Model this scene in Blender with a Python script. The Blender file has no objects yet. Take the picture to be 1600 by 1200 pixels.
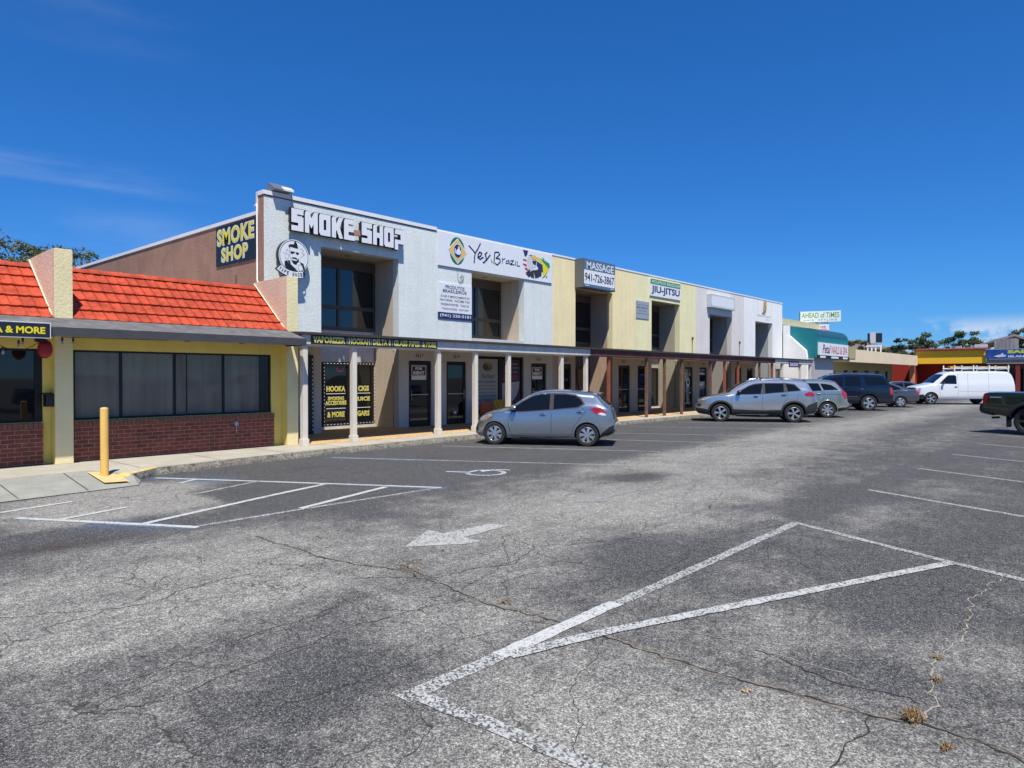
import bpy, bmesh, math, random
from mathutils import Vector, Matrix, noise
from mathutils.bvhtree import BVHTree
R = math.radians
SC = bpy.context.scene
COL = SC.collection

# ------------------------------------------------------------------ camera
FPX, TH, HC = 1085.0, math.atan2(957, 1085.0), 1.75
PITCH = math.atan(11 / FPX)
cd = bpy.data.cameras.new('camera')
cam = bpy.data.objects.new('camera', cd)
COL.objects.link(cam)
cd.sensor_fit = 'HORIZONTAL'
cd.sensor_width = 36.0
cd.lens = 36.0 * FPX / 1600.0
cd.clip_start = 0.05
cd.clip_end = 2000
cam.location = (0, 0, HC)
fw = Vector((math.cos(PITCH) * math.cos(TH), math.cos(PITCH) * math.sin(TH), -math.sin(PITCH)))
cam.rotation_euler = fw.to_track_quat('-Z', 'Y').to_euler()
SC.camera = cam

# ------------------------------------------------------------------ sun + sky
SUN_DIR = Vector((-0.30, -0.40, 1.0)).normalized()
sd = bpy.data.lights.new('sun', 'SUN')
sd.energy = 4.6
sd.angle = R(0.53)
sd.color = (1.0, 0.95, 0.865)
so = bpy.data.objects.new('sun', sd)
COL.objects.link(so)
so.rotation_euler = SUN_DIR.to_track_quat('Z', 'Y').to_euler()
so.location = (0, 0, 60)

W = bpy.data.worlds.new('World')
SC.world = W
W.use_nodes = True
nt = W.node_tree
nt.nodes.clear()
def N(t, ty, **kw):
    n = t.nodes.new(ty)
    for k, v in kw.items():
        setattr(n, k, v)
    return n
out = N(nt, 'ShaderNodeOutputWorld')
bg = N(nt, 'ShaderNodeBackground')
bg.inputs[1].default_value = 0.085
sky = N(nt, 'ShaderNodeTexSky', sky_type='NISHITA')
sky.sun_disc = False
sky.sun_elevation = math.asin(SUN_DIR.z)
sky.sun_rotation = math.atan2(SUN_DIR.x, SUN_DIR.y)
sky.air_density = 1.0
sky.dust_density = 0.0
sky.ozone_density = 3.0
sky.altitude = 0
# the camera's deep, polarised rendering of the same sky: one power curve per channel
EXPO = 0.40
sp_ = N(nt, 'ShaderNodeSeparateColor'); nt.links.new(sky.outputs[0], sp_.inputs[0])
hs = N(nt, 'ShaderNodeCombineColor')
for ch, (a_, g_) in enumerate(((.34, 1.20), (.70, .91), (1.36, .885))):
    m1_ = N(nt, 'ShaderNodeMath', operation='MULTIPLY'); nt.links.new(sp_.outputs[ch], m1_.inputs[0]); m1_.inputs[1].default_value = .085
    m2_ = N(nt, 'ShaderNodeMath', operation='POWER'); nt.links.new(m1_.outputs[0], m2_.inputs[0]); m2_.inputs[1].default_value = g_
    m3_ = N(nt, 'ShaderNodeMath', operation='MULTIPLY'); nt.links.new(m2_.outputs[0], m3_.inputs[0]); m3_.inputs[1].default_value = a_ / .085 / 2 ** EXPO
    nt.links.new(m3_.outputs[0], hs.inputs[ch])
# thin cirrus on the left, small cumulus low on the right
tc = N(nt, 'ShaderNodeTexCoord')
def cloud(center_az, width_az, z0, z1, scale, thr, soft, stretch, amount):
    """soft cloud cover from noise on the sky direction; az in radians, z = sine of height"""
    sep = N(nt, 'ShaderNodeSeparateXYZ'); nt.links.new(tc.outputs['Generated'], sep.inputs[0])
    at = N(nt, 'ShaderNodeMath', operation='ARCTAN2'); nt.links.new(sep.outputs[1], at.inputs[0]); nt.links.new(sep.outputs[0], at.inputs[1])
    d = N(nt, 'ShaderNodeMath', operation='SUBTRACT'); nt.links.new(at.outputs[0], d.inputs[0]); d.inputs[1].default_value = center_az
    a = N(nt, 'ShaderNodeMath', operation='ABSOLUTE'); nt.links.new(d.outputs[0], a.inputs[0])
    m1 = N(nt, 'ShaderNodeMapRange', interpolation_type='SMOOTHSTEP'); nt.links.new(a.outputs[0], m1.inputs[0])
    m1.inputs[1].default_value = width_az * .4; m1.inputs[2].default_value = width_az; m1.inputs[3].default_value = 1; m1.inputs[4].default_value = 0
    zc, zh = (z0 + z1) / 2, (z1 - z0) / 2
    dz = N(nt, 'ShaderNodeMath', operation='SUBTRACT'); nt.links.new(sep.outputs[2], dz.inputs[0]); dz.inputs[1].default_value = zc
    az = N(nt, 'ShaderNodeMath', operation='ABSOLUTE'); nt.links.new(dz.outputs[0], az.inputs[0])
    m2 = N(nt, 'ShaderNodeMapRange', interpolation_type='SMOOTHSTEP'); nt.links.new(az.outputs[0], m2.inputs[0])
    m2.inputs[1].default_value = zh * .3; m2.inputs[2].default_value = zh; m2.inputs[3].default_value = 1; m2.inputs[4].default_value = 0
    mp = N(nt, 'ShaderNodeMapping'); nt.links.new(tc.outputs['Generated'], mp.inputs[0]); mp.inputs['Scale'].default_value = (1, 1, stretch)
    nz = N(nt, 'ShaderNodeTexNoise'); nt.links.new(mp.outputs[0], nz.inputs[0])
    nz.inputs['Scale'].default_value = scale; nz.inputs['Detail'].default_value = 7; nz.inputs['Roughness'].default_value = .55
    m3 = N(nt, 'ShaderNodeMapRange', interpolation_type='SMOOTHSTEP'); nt.links.new(nz.outputs[0], m3.inputs[0])
    m3.inputs[1].default_value = thr; m3.inputs[2].default_value = thr + soft
    p = N(nt, 'ShaderNodeMath', operation='MULTIPLY'); nt.links.new(m1.outputs[0], p.inputs[0]); nt.links.new(m2.outputs[0], p.inputs[1])
    q = N(nt, 'ShaderNodeMath', operation='MULTIPLY'); nt.links.new(p.outputs[0], q.inputs[0]); nt.links.new(m3.outputs[0], q.inputs[1])
    r = N(nt, 'ShaderNodeMath', operation='MULTIPLY'); nt.links.new(q.outputs[0], r.inputs[0]); r.inputs[1].default_value = amount
    return r.outputs[0]
cov = [cloud(R(5.5), .13, .008, .078, 24, .44, .16, 1.5, .62),
       cloud(R(12), .09, -.01, .045, 26, .46, .2, 1.5, .4),
       cloud(R(76), .24, .215, .262, 3.2, .42, .3, 9, .14),
       cloud(R(74), .20, .36, .44, 3.0, .45, .35, 6, .05),
       cloud(R(77), .3, .08, .22, 3.0, .35, .4, 4, .20)]
cur = hs.outputs[0]
for c in cov:
    mx = N(nt, 'ShaderNodeMixRGB'); nt.links.new(c, mx.inputs[0]); nt.links.new(cur, mx.inputs[1])
    mx.inputs[2].default_value = (6.6, 7.2, 8.0, 1)
    cur = mx.outputs[0]
nt.links.new(cur, bg.inputs[0])
nt.links.new(bg.outputs[0], out.inputs[0])

vs = SC.view_settings
vs.view_transform = 'Standard'
vs.look = 'None'
vs.exposure = EXPO
vs.gamma = 1.0
vs.use_curve_mapping = False
SC.render.engine = 'CYCLES'

# ------------------------------------------------------------------ materials
def mat(name, col, rough=.7, metal=0, spec=.5, var=0, vscale=3, bump=0, bscale=60, coat=0, emis=None, bdetail=4, speck=0, sscale=120, streak=0, dirt=None):
    m = bpy.data.materials.new(name); m.use_nodes = True
    t = m.node_tree; b = t.nodes['Principled BSDF']
    col = tuple(col)[:3] + (1,)
    b.inputs['Base Color'].default_value = col
    b.inputs['Roughness'].default_value = rough
    b.inputs['Metallic'].default_value = metal
    b.inputs['Specular IOR Level'].default_value = spec
    if coat:
        b.inputs['Coat Weight'].default_value = coat; b.inputs['Coat Roughness'].default_value = .04
    if emis:
        b.inputs['Emission Color'].default_value = tuple(emis[:3]) + (1,); b.inputs['Emission Strength'].default_value = emis[3]
    tcn = N(t, 'ShaderNodeTexCoord')
    geo = N(t, 'ShaderNodeNewGeometry')
    cur = None
    def mul(fac_out, lo, hi, mode='MULTIPLY'):
        nonlocal cur
        mr = N(t, 'ShaderNodeMapRange'); t.links.new(fac_out, mr.inputs[0])
        mr.inputs[1].default_value = .3; mr.inputs[2].default_value = .7; mr.inputs[3].default_value = lo; mr.inputs[4].default_value = hi
        mx = N(t, 'ShaderNodeMixRGB', blend_type='MULTIPLY'); mx.inputs[0].default_value = 1
        if cur is None: mx.inputs[1].default_value = col
        else: t.links.new(cur, mx.inputs[1])
        t.links.new(mr.outputs[0], mx.inputs[2]); cur = mx.outputs[0]
    if var:
        nz = N(t, 'ShaderNodeTexNoise'); t.links.new(geo.outputs['Position'], nz.inputs[0])
        nz.inputs['Scale'].default_value = vscale; nz.inputs['Detail'].default_value = 6; nz.inputs['Roughness'].default_value = .6
        mul(nz.outputs[0], 1 - var, 1 + var)
    if streak:
        mp = N(t, 'ShaderNodeMapping'); t.links.new(geo.outputs['Position'], mp.inputs[0]); mp.inputs['Scale'].default_value = (5, 5, .35)
        nz = N(t, 'ShaderNodeTexNoise'); t.links.new(mp.outputs[0], nz.inputs[0]); nz.inputs['Scale'].default_value = 1.2; nz.inputs['Detail'].default_value = 5
        mul(nz.outputs[0], 1 - streak, 1 + streak * .5)
    if speck:
        vz = N(t, 'ShaderNodeTexVoronoi'); t.links.new(geo.outputs['Position'], vz.inputs[0]); vz.inputs['Scale'].default_value = sscale
        bw = N(t, 'ShaderNodeRGBToBW'); t.links.new(vz.outputs['Color'], bw.inputs[0])
        mul(bw.outputs[0], 1 - speck, 1 + speck)
    if dirt:
        nz = N(t, 'ShaderNodeTexNoise'); t.links.new(geo.outputs['Position'], nz.inputs[0]); nz.inputs['Scale'].default_value = dirt[1]; nz.inputs['Detail'].default_value = 8; nz.inputs['Roughness'].default_value = .7
        mr = N(t, 'ShaderNodeMapRange'); t.links.new(nz.outputs[0], mr.inputs[0]); mr.inputs[1].default_value = dirt[2]; mr.inputs[2].default_value = dirt[2] + .12
        mx = N(t, 'ShaderNodeMixRGB'); t.links.new(mr.outputs[0], mx.inputs[0])
        if cur is None: mx.inputs[1].default_value = col
        else: t.links.new(cur, mx.inputs[1])
        mx.inputs[2].default_value = tuple(dirt[0]) + (1,); cur = mx.outputs[0]
    if cur is not None: t.links.new(cur, b.inputs['Base Color'])
    if bump:
        nz = N(t, 'ShaderNodeTexNoise'); t.links.new(geo.outputs['Position'], nz.inputs[0])
        nz.inputs['Scale'].default_value = bscale; nz.inputs['Detail'].default_value = bdetail; nz.inputs['Roughness'].default_value = .6
        bp = N(t, 'ShaderNodeBump'); bp.inputs['Strength'].default_value = bump; bp.inputs['Distance'].default_value = .02
        t.links.new(nz.outputs[0], bp.inputs['Height']); t.links.new(bp.outputs[0], b.inputs['Normal'])
    return m

def stucco(name, col, var=.05, bump=.5):
    return mat(name, col, .92, spec=.2, var=var, vscale=1.3, bump=bump, bscale=24, bdetail=5, streak=.055, speck=.05, sscale=40)

# ------------------------------------------------------------------ mesh builder
class MB:
    def __init__(s): s.v = []; s.f = []; s.m = []; s.mi = 0
    def add(s, vs, fs):
        k = len(s.v); s.v += [tuple(p) for p in vs]
        for f in fs: s.f.append([k + i for i in f]); s.m.append(s.mi)
        return s
    def box(s, x0, x1, y0, y1, z0, z1):
        if x0 > x1: x0, x1 = x1, x0
        if y0 > y1: y0, y1 = y1, y0
        if z0 > z1: z0, z1 = z1, z0
        v = [(x0, y0, z0), (x1, y0, z0), (x1, y1, z0), (x0, y1, z0), (x0, y0, z1), (x1, y0, z1), (x1, y1, z1), (x0, y1, z1)]
        return s.add(v, [(3, 2, 1, 0), (4, 5, 6, 7), (0, 1, 5, 4), (1, 2, 6, 5), (2, 3, 7, 6), (3, 0, 4, 7)])
    def prism(s, pts, axis, a, b):
        """polygon in a plane extruded along axis ('x': pts=(y,z), 'y': pts=(x,z), 'z': pts=(x,y))"""
        def P(p, c): return {'x': (c, p[0], p[1]), 'y': (p[0], c, p[1]), 'z': (p[0], p[1], c)}[axis]
        n = len(pts); v = [P(p, a) for p in pts] + [P(p, b) for p in pts]
        f = [list(range(n)), list(range(2 * n - 1, n - 1, -1))] + [(i, (i + 1) % n, n + (i + 1) % n, n + i) for i in range(n)]
        return s.add(v, f)
    def poly(s, pts): return s.add(pts, [list(range(len(pts)))])
    def tube(s, path, rad, n=8, cap=True):
        path = [Vector(p) for p in path]
        if not isinstance(rad, (list, tuple)): rad = [rad] * len(path)
        k = len(s.v); up = Vector((0, 0, 1)); prev = None
        for i, p in enumerate(path):
            d = (path[min(i + 1, len(path) - 1)] - path[max(i - 1, 0)]).normalized()
            a = d.cross(up if abs(d.z) < .95 else Vector((1, 0, 0))) if prev is None else (prev - d * prev.dot(d))
            if a.length < 1e-6: a = d.cross(Vector((1, 0, 0)))
            a.normalize(); prev = a; b = d.cross(a)
            for j in range(n):
                t = 2 * math.pi * j / n
                s.v.append(tuple(p + (a * math.cos(t) + b * math.sin(t)) * rad[i]))
        for i in range(len(path) - 1):
            for j in range(n):
                s.f.append([k + i * n + j, k + i * n + (j + 1) % n, k + (i + 1) * n + (j + 1) % n, k + (i + 1) * n + j]); s.m.append(s.mi)
        if cap:
            s.f.append([k + j for j in range(n)][::-1]); s.m.append(s.mi)
            e = k + (len(path) - 1) * n; s.f.append([e + j for j in range(n)]); s.m.append(s.mi)
        return s
    def lathe(s, prof, n=24, c=(0, 0, 0), axis='z'):
        k = len(s.v)
        for r, h in prof:
            for j in range(n):
                t = 2 * math.pi * j / n; a, b = r * math.cos(t), r * math.sin(t)
                p = {'z': (a, b, h), 'y': (a, h, b), 'x': (h, a, b)}[axis]
                s.v.append((p[0] + c[0], p[1] + c[1], p[2] + c[2]))
        for i in range(len(prof) - 1):
            for j in range(n):
                s.f.append([k + i * n + j, k + i * n + (j + 1) % n, k + (i + 1) * n + (j + 1) % n, k + (i + 1) * n + j]); s.m.append(s.mi)
        return s
    def build(s, name, mats, parent=None, loc=None, smooth=False, bevel=0, recalc=True):
        me = bpy.data.meshes.new(name)
        if parent is not None: o0 = Vector(parent.get('_w', (0, 0, 0)))
        else: o0 = Vector(loc) if loc else Vector((0, 0, 0))
        me.from_pydata([tuple(Vector(p) - o0) for p in s.v], [], s.f)
        if not isinstance(mats, (list, tuple)): mats = [mats]
        for m in mats: me.materials.append(m)
        me.polygons.foreach_set('material_index', s.m)
        if recalc:
            bm = bmesh.new(); bm.from_mesh(me)
            bmesh.ops.recalc_face_normals(bm, faces=bm.faces)
            if bevel:
                es = [e for e in bm.edges if len(e.link_faces) == 2 and e.calc_face_angle(0) > .6]
                bmesh.ops.bevel(bm, geom=es, offset=bevel, segments=2, affect='EDGES', profile=.6)
            bm.to_mesh(me); bm.free()
        if smooth:
            me.polygons.foreach_set('use_smooth', [True] * len(me.polygons))
            try: me.set_sharp_from_angle(angle=R(38))
            except Exception: pass
        ob = bpy.data.objects.new(name, me); COL.objects.link(ob)
        if parent is not None:
            ob.parent = parent
        elif loc: ob.location = loc
        return ob

def tag(o, label=None, cat=None, group=None, kind=None):
    if label: o['label'] = label
    if cat: o['category'] = cat
    if group: o['group'] = group
    if kind: o['kind'] = kind
    return o
def thing(name, loc, label, cat, group=None, rz=0):
    """an Empty at the base of a thing; parts built with parent=it are given in world space unless rz is used"""
    o = bpy.data.objects.new(name, None); COL.objects.link(o)
    o.location = loc; o.rotation_euler = (0, 0, rz); o.empty_display_size = .2
    o['_w'] = tuple(loc) if not rz else (0, 0, 0)
    return tag(o, label, cat, group)
def copy_tree(o, parent=None):
    c = o.copy(); COL.objects.link(c); c.parent = parent
    for ch in list(o.children): copy_tree(ch, c)
    return c

# ------------------------------------------------------------------ lettering
def tmesh(s, bold=.0, sx=1.0, shear=0, extrude=0, align='CENTER', space=1.0, res=3):
    cu = bpy.data.curves.new('t', 'FONT'); cu.body = s; cu.size = 1; cu.offset = bold; cu.shear = shear
    cu.extrude = extrude; cu.align_x = align; cu.resolution_u = res; cu.space_character = space
    ob = bpy.data.objects.new('t', cu); COL.objects.link(ob)
    dg = bpy.context.evaluated_depsgraph_get(); dg.update()
    me = bpy.data.meshes.new_from_object(ob.evaluated_get(dg))
    bpy.data.objects.remove(ob); bpy.data.curves.remove(cu)
    vs = [Vector(v.co) for v in me.vertices]; fs = [list(p.vertices) for p in me.polygons]
    bpy.data.meshes.remove(me)
    return vs, fs
def fit(vf, x0, x1, z0, z1):
    """scale lettering to a box (u from x0 to x1, v from z0 to z1)"""
    vs, fs = vf
    a0, a1 = min(v.x for v in vs), max(v.x for v in vs); b0, b1 = min(v.y for v in vs), max(v.y for v in vs)
    return [Vector((x0 + (v.x - a0) / (a1 - a0) * (x1 - x0), z0 + (v.y - b0) / (b1 - b0) * (z1 - z0), v.z)) for v in vs], fs
class Face:
    """a flat sign face: maps (u, v) to the world; kind 'f' = facade facing -Y, 's' = facing -X"""
    def __init__(s, kind, c, o=None, du=None): s.kind = kind; s.c = c; s.o = o; s.du = du
    def p(s, u, v, off=0):
        if s.kind == 'f': return (u, s.c - off, v)
        if s.kind == 's': return (s.c - off, -u, v)
        n = Vector((s.du[1], -s.du[0], 0))
        q = Vector(s.o) + Vector(s.du) * u + n * off
        return (q.x, q.y, q.z + v)
    def text(s, mb, txt, x0, x1, z0, z1, off=.004, bold=.02, shear=0, space=1.0):
        vs, fs = fit(tmesh(txt, bold, shear=shear, space=space), x0, x1, z0, z1)
        mb.add([s.p(v.x, v.y, off) for v in vs], fs)
    def poly(s, mb, pts, off=.003):
        mb.add([s.p(a, b, off) for a, b in pts], [list(range(len(pts)))])
    def rect(s, mb, x0, x1, z0, z1, off=.003): s.poly(mb, [(x0, z0), (x1, z0), (x1, z1), (x0, z1)], off)
    def ell(s, mb, cx, cz, rx, rz, off=.003, n=32, a0=0, a1=360):
        s.poly(mb, [(cx + rx * math.cos(R(a0 + (a1 - a0) * i / n)), cz + rz * math.sin(R(a0 + (a1 - a0) * i / n))) for i in range(n + (0 if a1 - a0 == 360 else 1))], off)
    def stroke(s, mb, pts, w, off=.004):
        """thick polyline"""
        for (a, b), (c, d) in zip(pts, pts[1:]):
            L = math.hypot(c - a, d - b) or 1; nx, nz = -(d - b) / L * w / 2, (c - a) / L * w / 2
            s.poly(mb, [(a - nx, b - nz), (c - nx, d - nz), (c + nx, d + nz), (a + nx, b + nz)], off)
        for a, b in pts: s.ell(mb, a, b, w / 2, w / 2, off, 8)
# ================================================================== GROUND
def asphalt_mat():
    m = bpy.data.materials.new('asphalt'); m.use_nodes = True; t = m.node_tree; b = t.nodes['Principled BSDF']
    L = t.links.new
    geo = N(t, 'ShaderNodeNewGeometry'); P = geo.outputs['Position']
    at = N(t, 'ShaderNodeAttribute'); at.attribute_name = 'wear'
    def noise_(scale, det=6, rough=.6, vec=None):
        n = N(t, 'ShaderNodeTexNoise'); L(vec or P, n.inputs[0]); n.inputs['Scale'].default_value = scale; n.inputs['Detail'].default_value = det; n.inputs['Roughness'].default_value = rough; return n.outputs[0]
    def mr(x, a, b_, c=0, d=1, smooth=False):
        n = N(t, 'ShaderNodeMapRange', interpolation_type='SMOOTHSTEP' if smooth else 'LINEAR'); L(x, n.inputs[0])
        for i, v in enumerate((a, b_, c, d)): n.inputs[i + 1].default_value = v
        return n.outputs[0]
    def ma(op, x, y):
        n = N(t, 'ShaderNodeMath', operation=op)
        for i, q in enumerate((x, y)):
            if isinstance(q, (int, float)): n.inputs[i].default_value = q
            else: L(q, n.inputs[i])
        return n.outputs[0]
    def mix(f, a, c, mode='MIX'):
        n = N(t, 'ShaderNodeMixRGB', blend_type=mode)
        for i, q in enumerate((f, a, c)):
            if isinstance(q, (int, float)): n.inputs[i].default_value = q
            elif isinstance(q, tuple): n.inputs[i].default_value = q + (1,)
            else: L(q, n.inputs[i])
        return n.outputs[0]
    big = noise_(.42, 6, .62); mid = noise_(1.9, 7, .68); fine = noise_(14, 5, .7)
    # ragged edge of worn areas: mask + noise
    w = ma('ADD', at.outputs['Fac'], ma('MULTIPLY', ma('SUBTRACT', mid, .5), 1.0))
    w = ma('ADD', w, ma('MULTIPLY', ma('SUBTRACT', fine, .5), .35))
    w = ma('ADD', w, ma('MULTIPLY', ma('SUBTRACT', big, .5), .75))
    wear = mr(w, .22, .95, 0, 1, True)
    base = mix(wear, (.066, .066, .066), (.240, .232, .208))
    mpn = N(t, 'ShaderNodeMapping'); L(P, mpn.inputs[0]); mpn.inputs['Scale'].default_value = (.22, 2.4, 1)
    base = mix(1.0, base, mr(noise_(1.3, 5, .6, mpn.outputs[0]), .3, .7, .90, 1.10), 'MULTIPLY')
    # aggregate: stones of two sizes
    v1 = N(t, 'ShaderNodeTexVoronoi', voronoi_dimensions='2D'); L(P, v1.inputs['Vector']); v1.inputs['Scale'].default_value = 95
    v2 = N(t, 'ShaderNodeTexVoronoi', voronoi_dimensions='2D'); L(P, v2.inputs['Vector']); v2.inputs['Scale'].default_value = 210
    bw1 = N(t, 'ShaderNodeRGBToBW'); L(v1.outputs['Color'], bw1.inputs[0])
    bw2 = N(t, 'ShaderNodeRGBToBW'); L(v2.outputs['Color'], bw2.inputs[0])
    s1 = mr(bw1.outputs[0], .25, .8, .62, 1.45); s2 = mr(bw2.outputs[0], .25, .8, .62, 1.42)
    edge = mr(v1.outputs['Distance'], .35, .75, 1.06, .70)
    base = mix(1.0, base, s1, 'MULTIPLY'); base = mix(1.0, base, s2, 'MULTIPLY'); base = mix(1.0, base, edge, 'MULTIPLY')
    # rare very pale stones
    pale = mr(bw2.outputs[0], .78, .84); base = mix(ma('MULTIPLY', pale, .5), base, (.44, .43, .40))
    base = mix(1.0, base, mr(fine, .3, .7, .80, 1.22), 'MULTIPLY')
    base = mix(1.0, base, mr(noise_(55, 4, .75), .32, .68, .60, 1.42), 'MULTIPLY')
    base = mix(1.0, base, mr(noise_(7.5, 9, .82), .34, .66, .82, 1.20), 'MULTIPLY')
    base = mix(1.0, base, mr(noise_(26, 3, .8), .32, .68, .74, 1.30), 'MULTIPLY')
    # fine crazing, only in patches
    wv = N(t, 'ShaderNodeVectorMath', operation='ADD'); nz = N(t, 'ShaderNodeTexNoise'); L(P, nz.inputs[0]); nz.inputs['Scale'].default_value = 2.3; nz.inputs['Detail'].default_value = 6
    sc = N(t, 'ShaderNodeVectorMath', operation='SCALE'); L(nz.outputs['Color'], sc.inputs[0]); sc.inputs['Scale'].default_value = .55
    L(P, wv.inputs[0]); L(sc.outputs[0], wv.inputs[1])
    for scale, wd, n0, amt in ((.62, .012, .42, .85), (1.5, .009, .46, .8), (4.2, .010, .53, .6)):
        vc = N(t, 'ShaderNodeTexVoronoi', feature='DISTANCE_TO_EDGE', voronoi_dimensions='2D'); L(wv.outputs[0], vc.inputs['Vector']); vc.inputs['Scale'].default_value = scale
        cr = mr(vc.outputs['Distance'], 0, wd * scale, 1, 0, True)
        msk = mr(noise_(.33 * scale, 3, .5), n0, n0 + .08, 0, amt)
        base = mix(ma('MULTIPLY', cr, msk), base, (.03, .028, .026))
    # stains and old repairs
    st = N(t, 'ShaderNodeAttribute'); st.attribute_name = 'stain'
    base = mix(ma('MULTIPLY', st.outputs['Fac'], mr(mid, .25, .6)), base, (.045, .036, .03))
    bl = N(t, 'ShaderNodeAttribute'); bl.attribute_name = 'blue'
    base = mix(ma('MULTIPLY', bl.outputs['Fac'], mr(fine, .35, .6)), base, (.07, .12, .21))
    L(base, b.inputs['Base Color'])
    b.inputs['Roughness'].default_value = .9; b.inputs['Specular IOR Level'].default_value = .25
    h = ma('ADD', ma('MULTIPLY', mr(v1.outputs['Distance'], 0, .8, 1, 0), .7), ma('MULTIPLY', bw2.outputs[0], .4))
    bp = N(t, 'ShaderNodeBump'); bp.inputs['Strength'].default_value = .5; bp.inputs['Distance'].default_value = .005
    L(h, bp.inputs['Height']); L(bp.outputs[0], b.inputs['Normal'])
    return m
M_ASPH = asphalt_mat()

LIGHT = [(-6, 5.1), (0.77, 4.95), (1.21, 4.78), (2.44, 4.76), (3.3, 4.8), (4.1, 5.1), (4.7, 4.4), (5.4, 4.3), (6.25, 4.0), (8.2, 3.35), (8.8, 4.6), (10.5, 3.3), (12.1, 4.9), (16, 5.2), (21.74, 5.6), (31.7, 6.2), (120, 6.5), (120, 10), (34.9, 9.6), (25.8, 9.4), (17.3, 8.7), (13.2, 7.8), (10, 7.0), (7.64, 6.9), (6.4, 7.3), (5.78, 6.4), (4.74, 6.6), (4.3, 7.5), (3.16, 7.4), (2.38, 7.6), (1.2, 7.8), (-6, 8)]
def sdist(x, y, poly):
    ins = False; d = 1e9; n = len(poly)
    for i in range(n):
        ax, ay = poly[i]; bx, by = poly[(i + 1) % n]
        if (ay > y) != (by > y) and x < (bx - ax) * (y - ay) / (by - ay) + ax: ins = not ins
        vx, vy = bx - ax, by - ay; L2 = vx * vx + vy * vy or 1e-9
        t = max(0, min(1, ((x - ax) * vx + (y - ay) * vy) / L2)); q = (ax + t * vx - x) ** 2 + (ay + t * vy - y) ** 2
        if q < d: d = q
    d = math.sqrt(d); return d if ins else -d
# (x, y, rx, ry, amount) blobs: positive = paler wear, negative = darker
BLOBS = [(2.9, 2.0, .9, .7, .35), (2.2, 3.4, .8, .5, -.25), (3.4, 10.9, 1.1, 1.0, 1.0), (4.6, 11.5, .9, .7, .8), (3.0, 9.7, .9, .6, .55), (4.2, 9.9, .6, .7, .5), (3.4, 3.6, .5, .7, .3), (4.9, 1.5, .5, .5, .35), (6.3, 2.6, .8, .5, .2),
         (5.2, .5, .4, .3, .25), (7.6, .4, .9, .4, .3), (9.5, 2.4, 1.2, .5, .3), (12.5, 2.2, 1.4, .6, .2), (8.5, 5.2, 1.6, .8, .25), (12, 7.5, 2.5, .8, .2), (3.0, 8.6, .8, .35, -.4), (6.0, 3.7, .9, .5, -.3), (5.6, 3.2, .6, .4, -.35),
         (10.6, 3.4, 1.2, .5, -.3), (6.3, 1.3, 1.2, .35, -.25), (4.5, 1.1, .35, .5, -.3), (10, 9.2, 1.2, 1, -.15), (10.6, 6.4, .75, .45, -.75), (3.2, 1.2, .5, .6, .3), (3.1, .2, .6, .5, .3), (1.3, 2.6, .5, .6, -.15), (14, 11.3, 2, .6, .1)]
STAINS = [(10.2, 11.2, .25, .35, .5), (13.4, 11.6, .3, .3, .5), (17.2, 11.4, .35, .35, .5), (9.9, 10.1, .12, .18, .5), (14.3, 1.3, .3, .2, .5), (12.6, 1.6, .15, .12, .5), (17.6, 1.6, .4, .2, .5), (7.1, 9.7, .1, .08, .6), (5.5, 10.2, .08, .12, .5), (4.6, 6.0, .05, .04, .7), (6.9, 4.3, .06, .04, .6), (3.2, 4.2, .03, .04, .8), (2.3, 8.15, .75, .2, .8), (1.6, 8.3, .8, .16, .6), (10.6, 6.4, .7, .4, .35), (12.5, 11.2, .9, .3, .6), (7.4, 11.8, .5, .2, .6), (18.5, 11.3, 1.2, .3, .5), (30, 10.5, 2, .4, .5), (5.65, .46, .1, .08, .6), (1.75, 5.45, .07, .05, 1), (1.62, 5.5, .04, .03, 1), (1.9, 5.42, .06, .02, .8), (1.55, 6.2, .08, .03, .8), (2.15, 6.45, .09, .03, .6), (1.05, 5.35, .06, .04, .8), (3.0, 5.95, .12, .03, .7), (2.3, 2.1, .03, .02, 1)]
BLUES = [(5.4, 11.7, .35, .5, .8), (4.98, 12.5, .25, .2, .9), (3.0, 9.05, .25, .35, .8), (3.3, 8.55, .22, .25, .9), (2.5, 10.0, .12, .25, .6), (7.4, 8.25, .25, .2, .8), (8.75, 12.7, .2, .35, .7), (9.15, 8.95, .5, .35, .5), (9.4, 11.5, .25, .8, .35), (6.9, 9.2, .2, .6, .3)]
def blob(L, x, y):
    s = 0
    for bx, by, rx, ry, a in L:
        dx, dy = (x - bx) / rx, (y - by) / ry; q = dx * dx + dy * dy
        if q < 4: s += a * math.exp(-q * 1.1)
    return s
def ax(spec):
    o = []
    for a, b, st in spec:
        n = max(1, round((b - a) / st)); o += [a + (b - a) * i / n for i in range(n)]
    return o + [spec[-1][1]]
gx = ax([(-700, -60, 160), (-60, -6, 9), (-6, 0, 1), (0, 13, .13), (13, 30, .5), (30, 60, 1.5), (60, 130, 7), (130, 900, 130)])
gy = ax([(-700, -60, 160), (-60, -6, 9), (-6, 0, .6), (0, 13.9, .13), (13.9, 30, 2), (30, 900, 120)])
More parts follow.
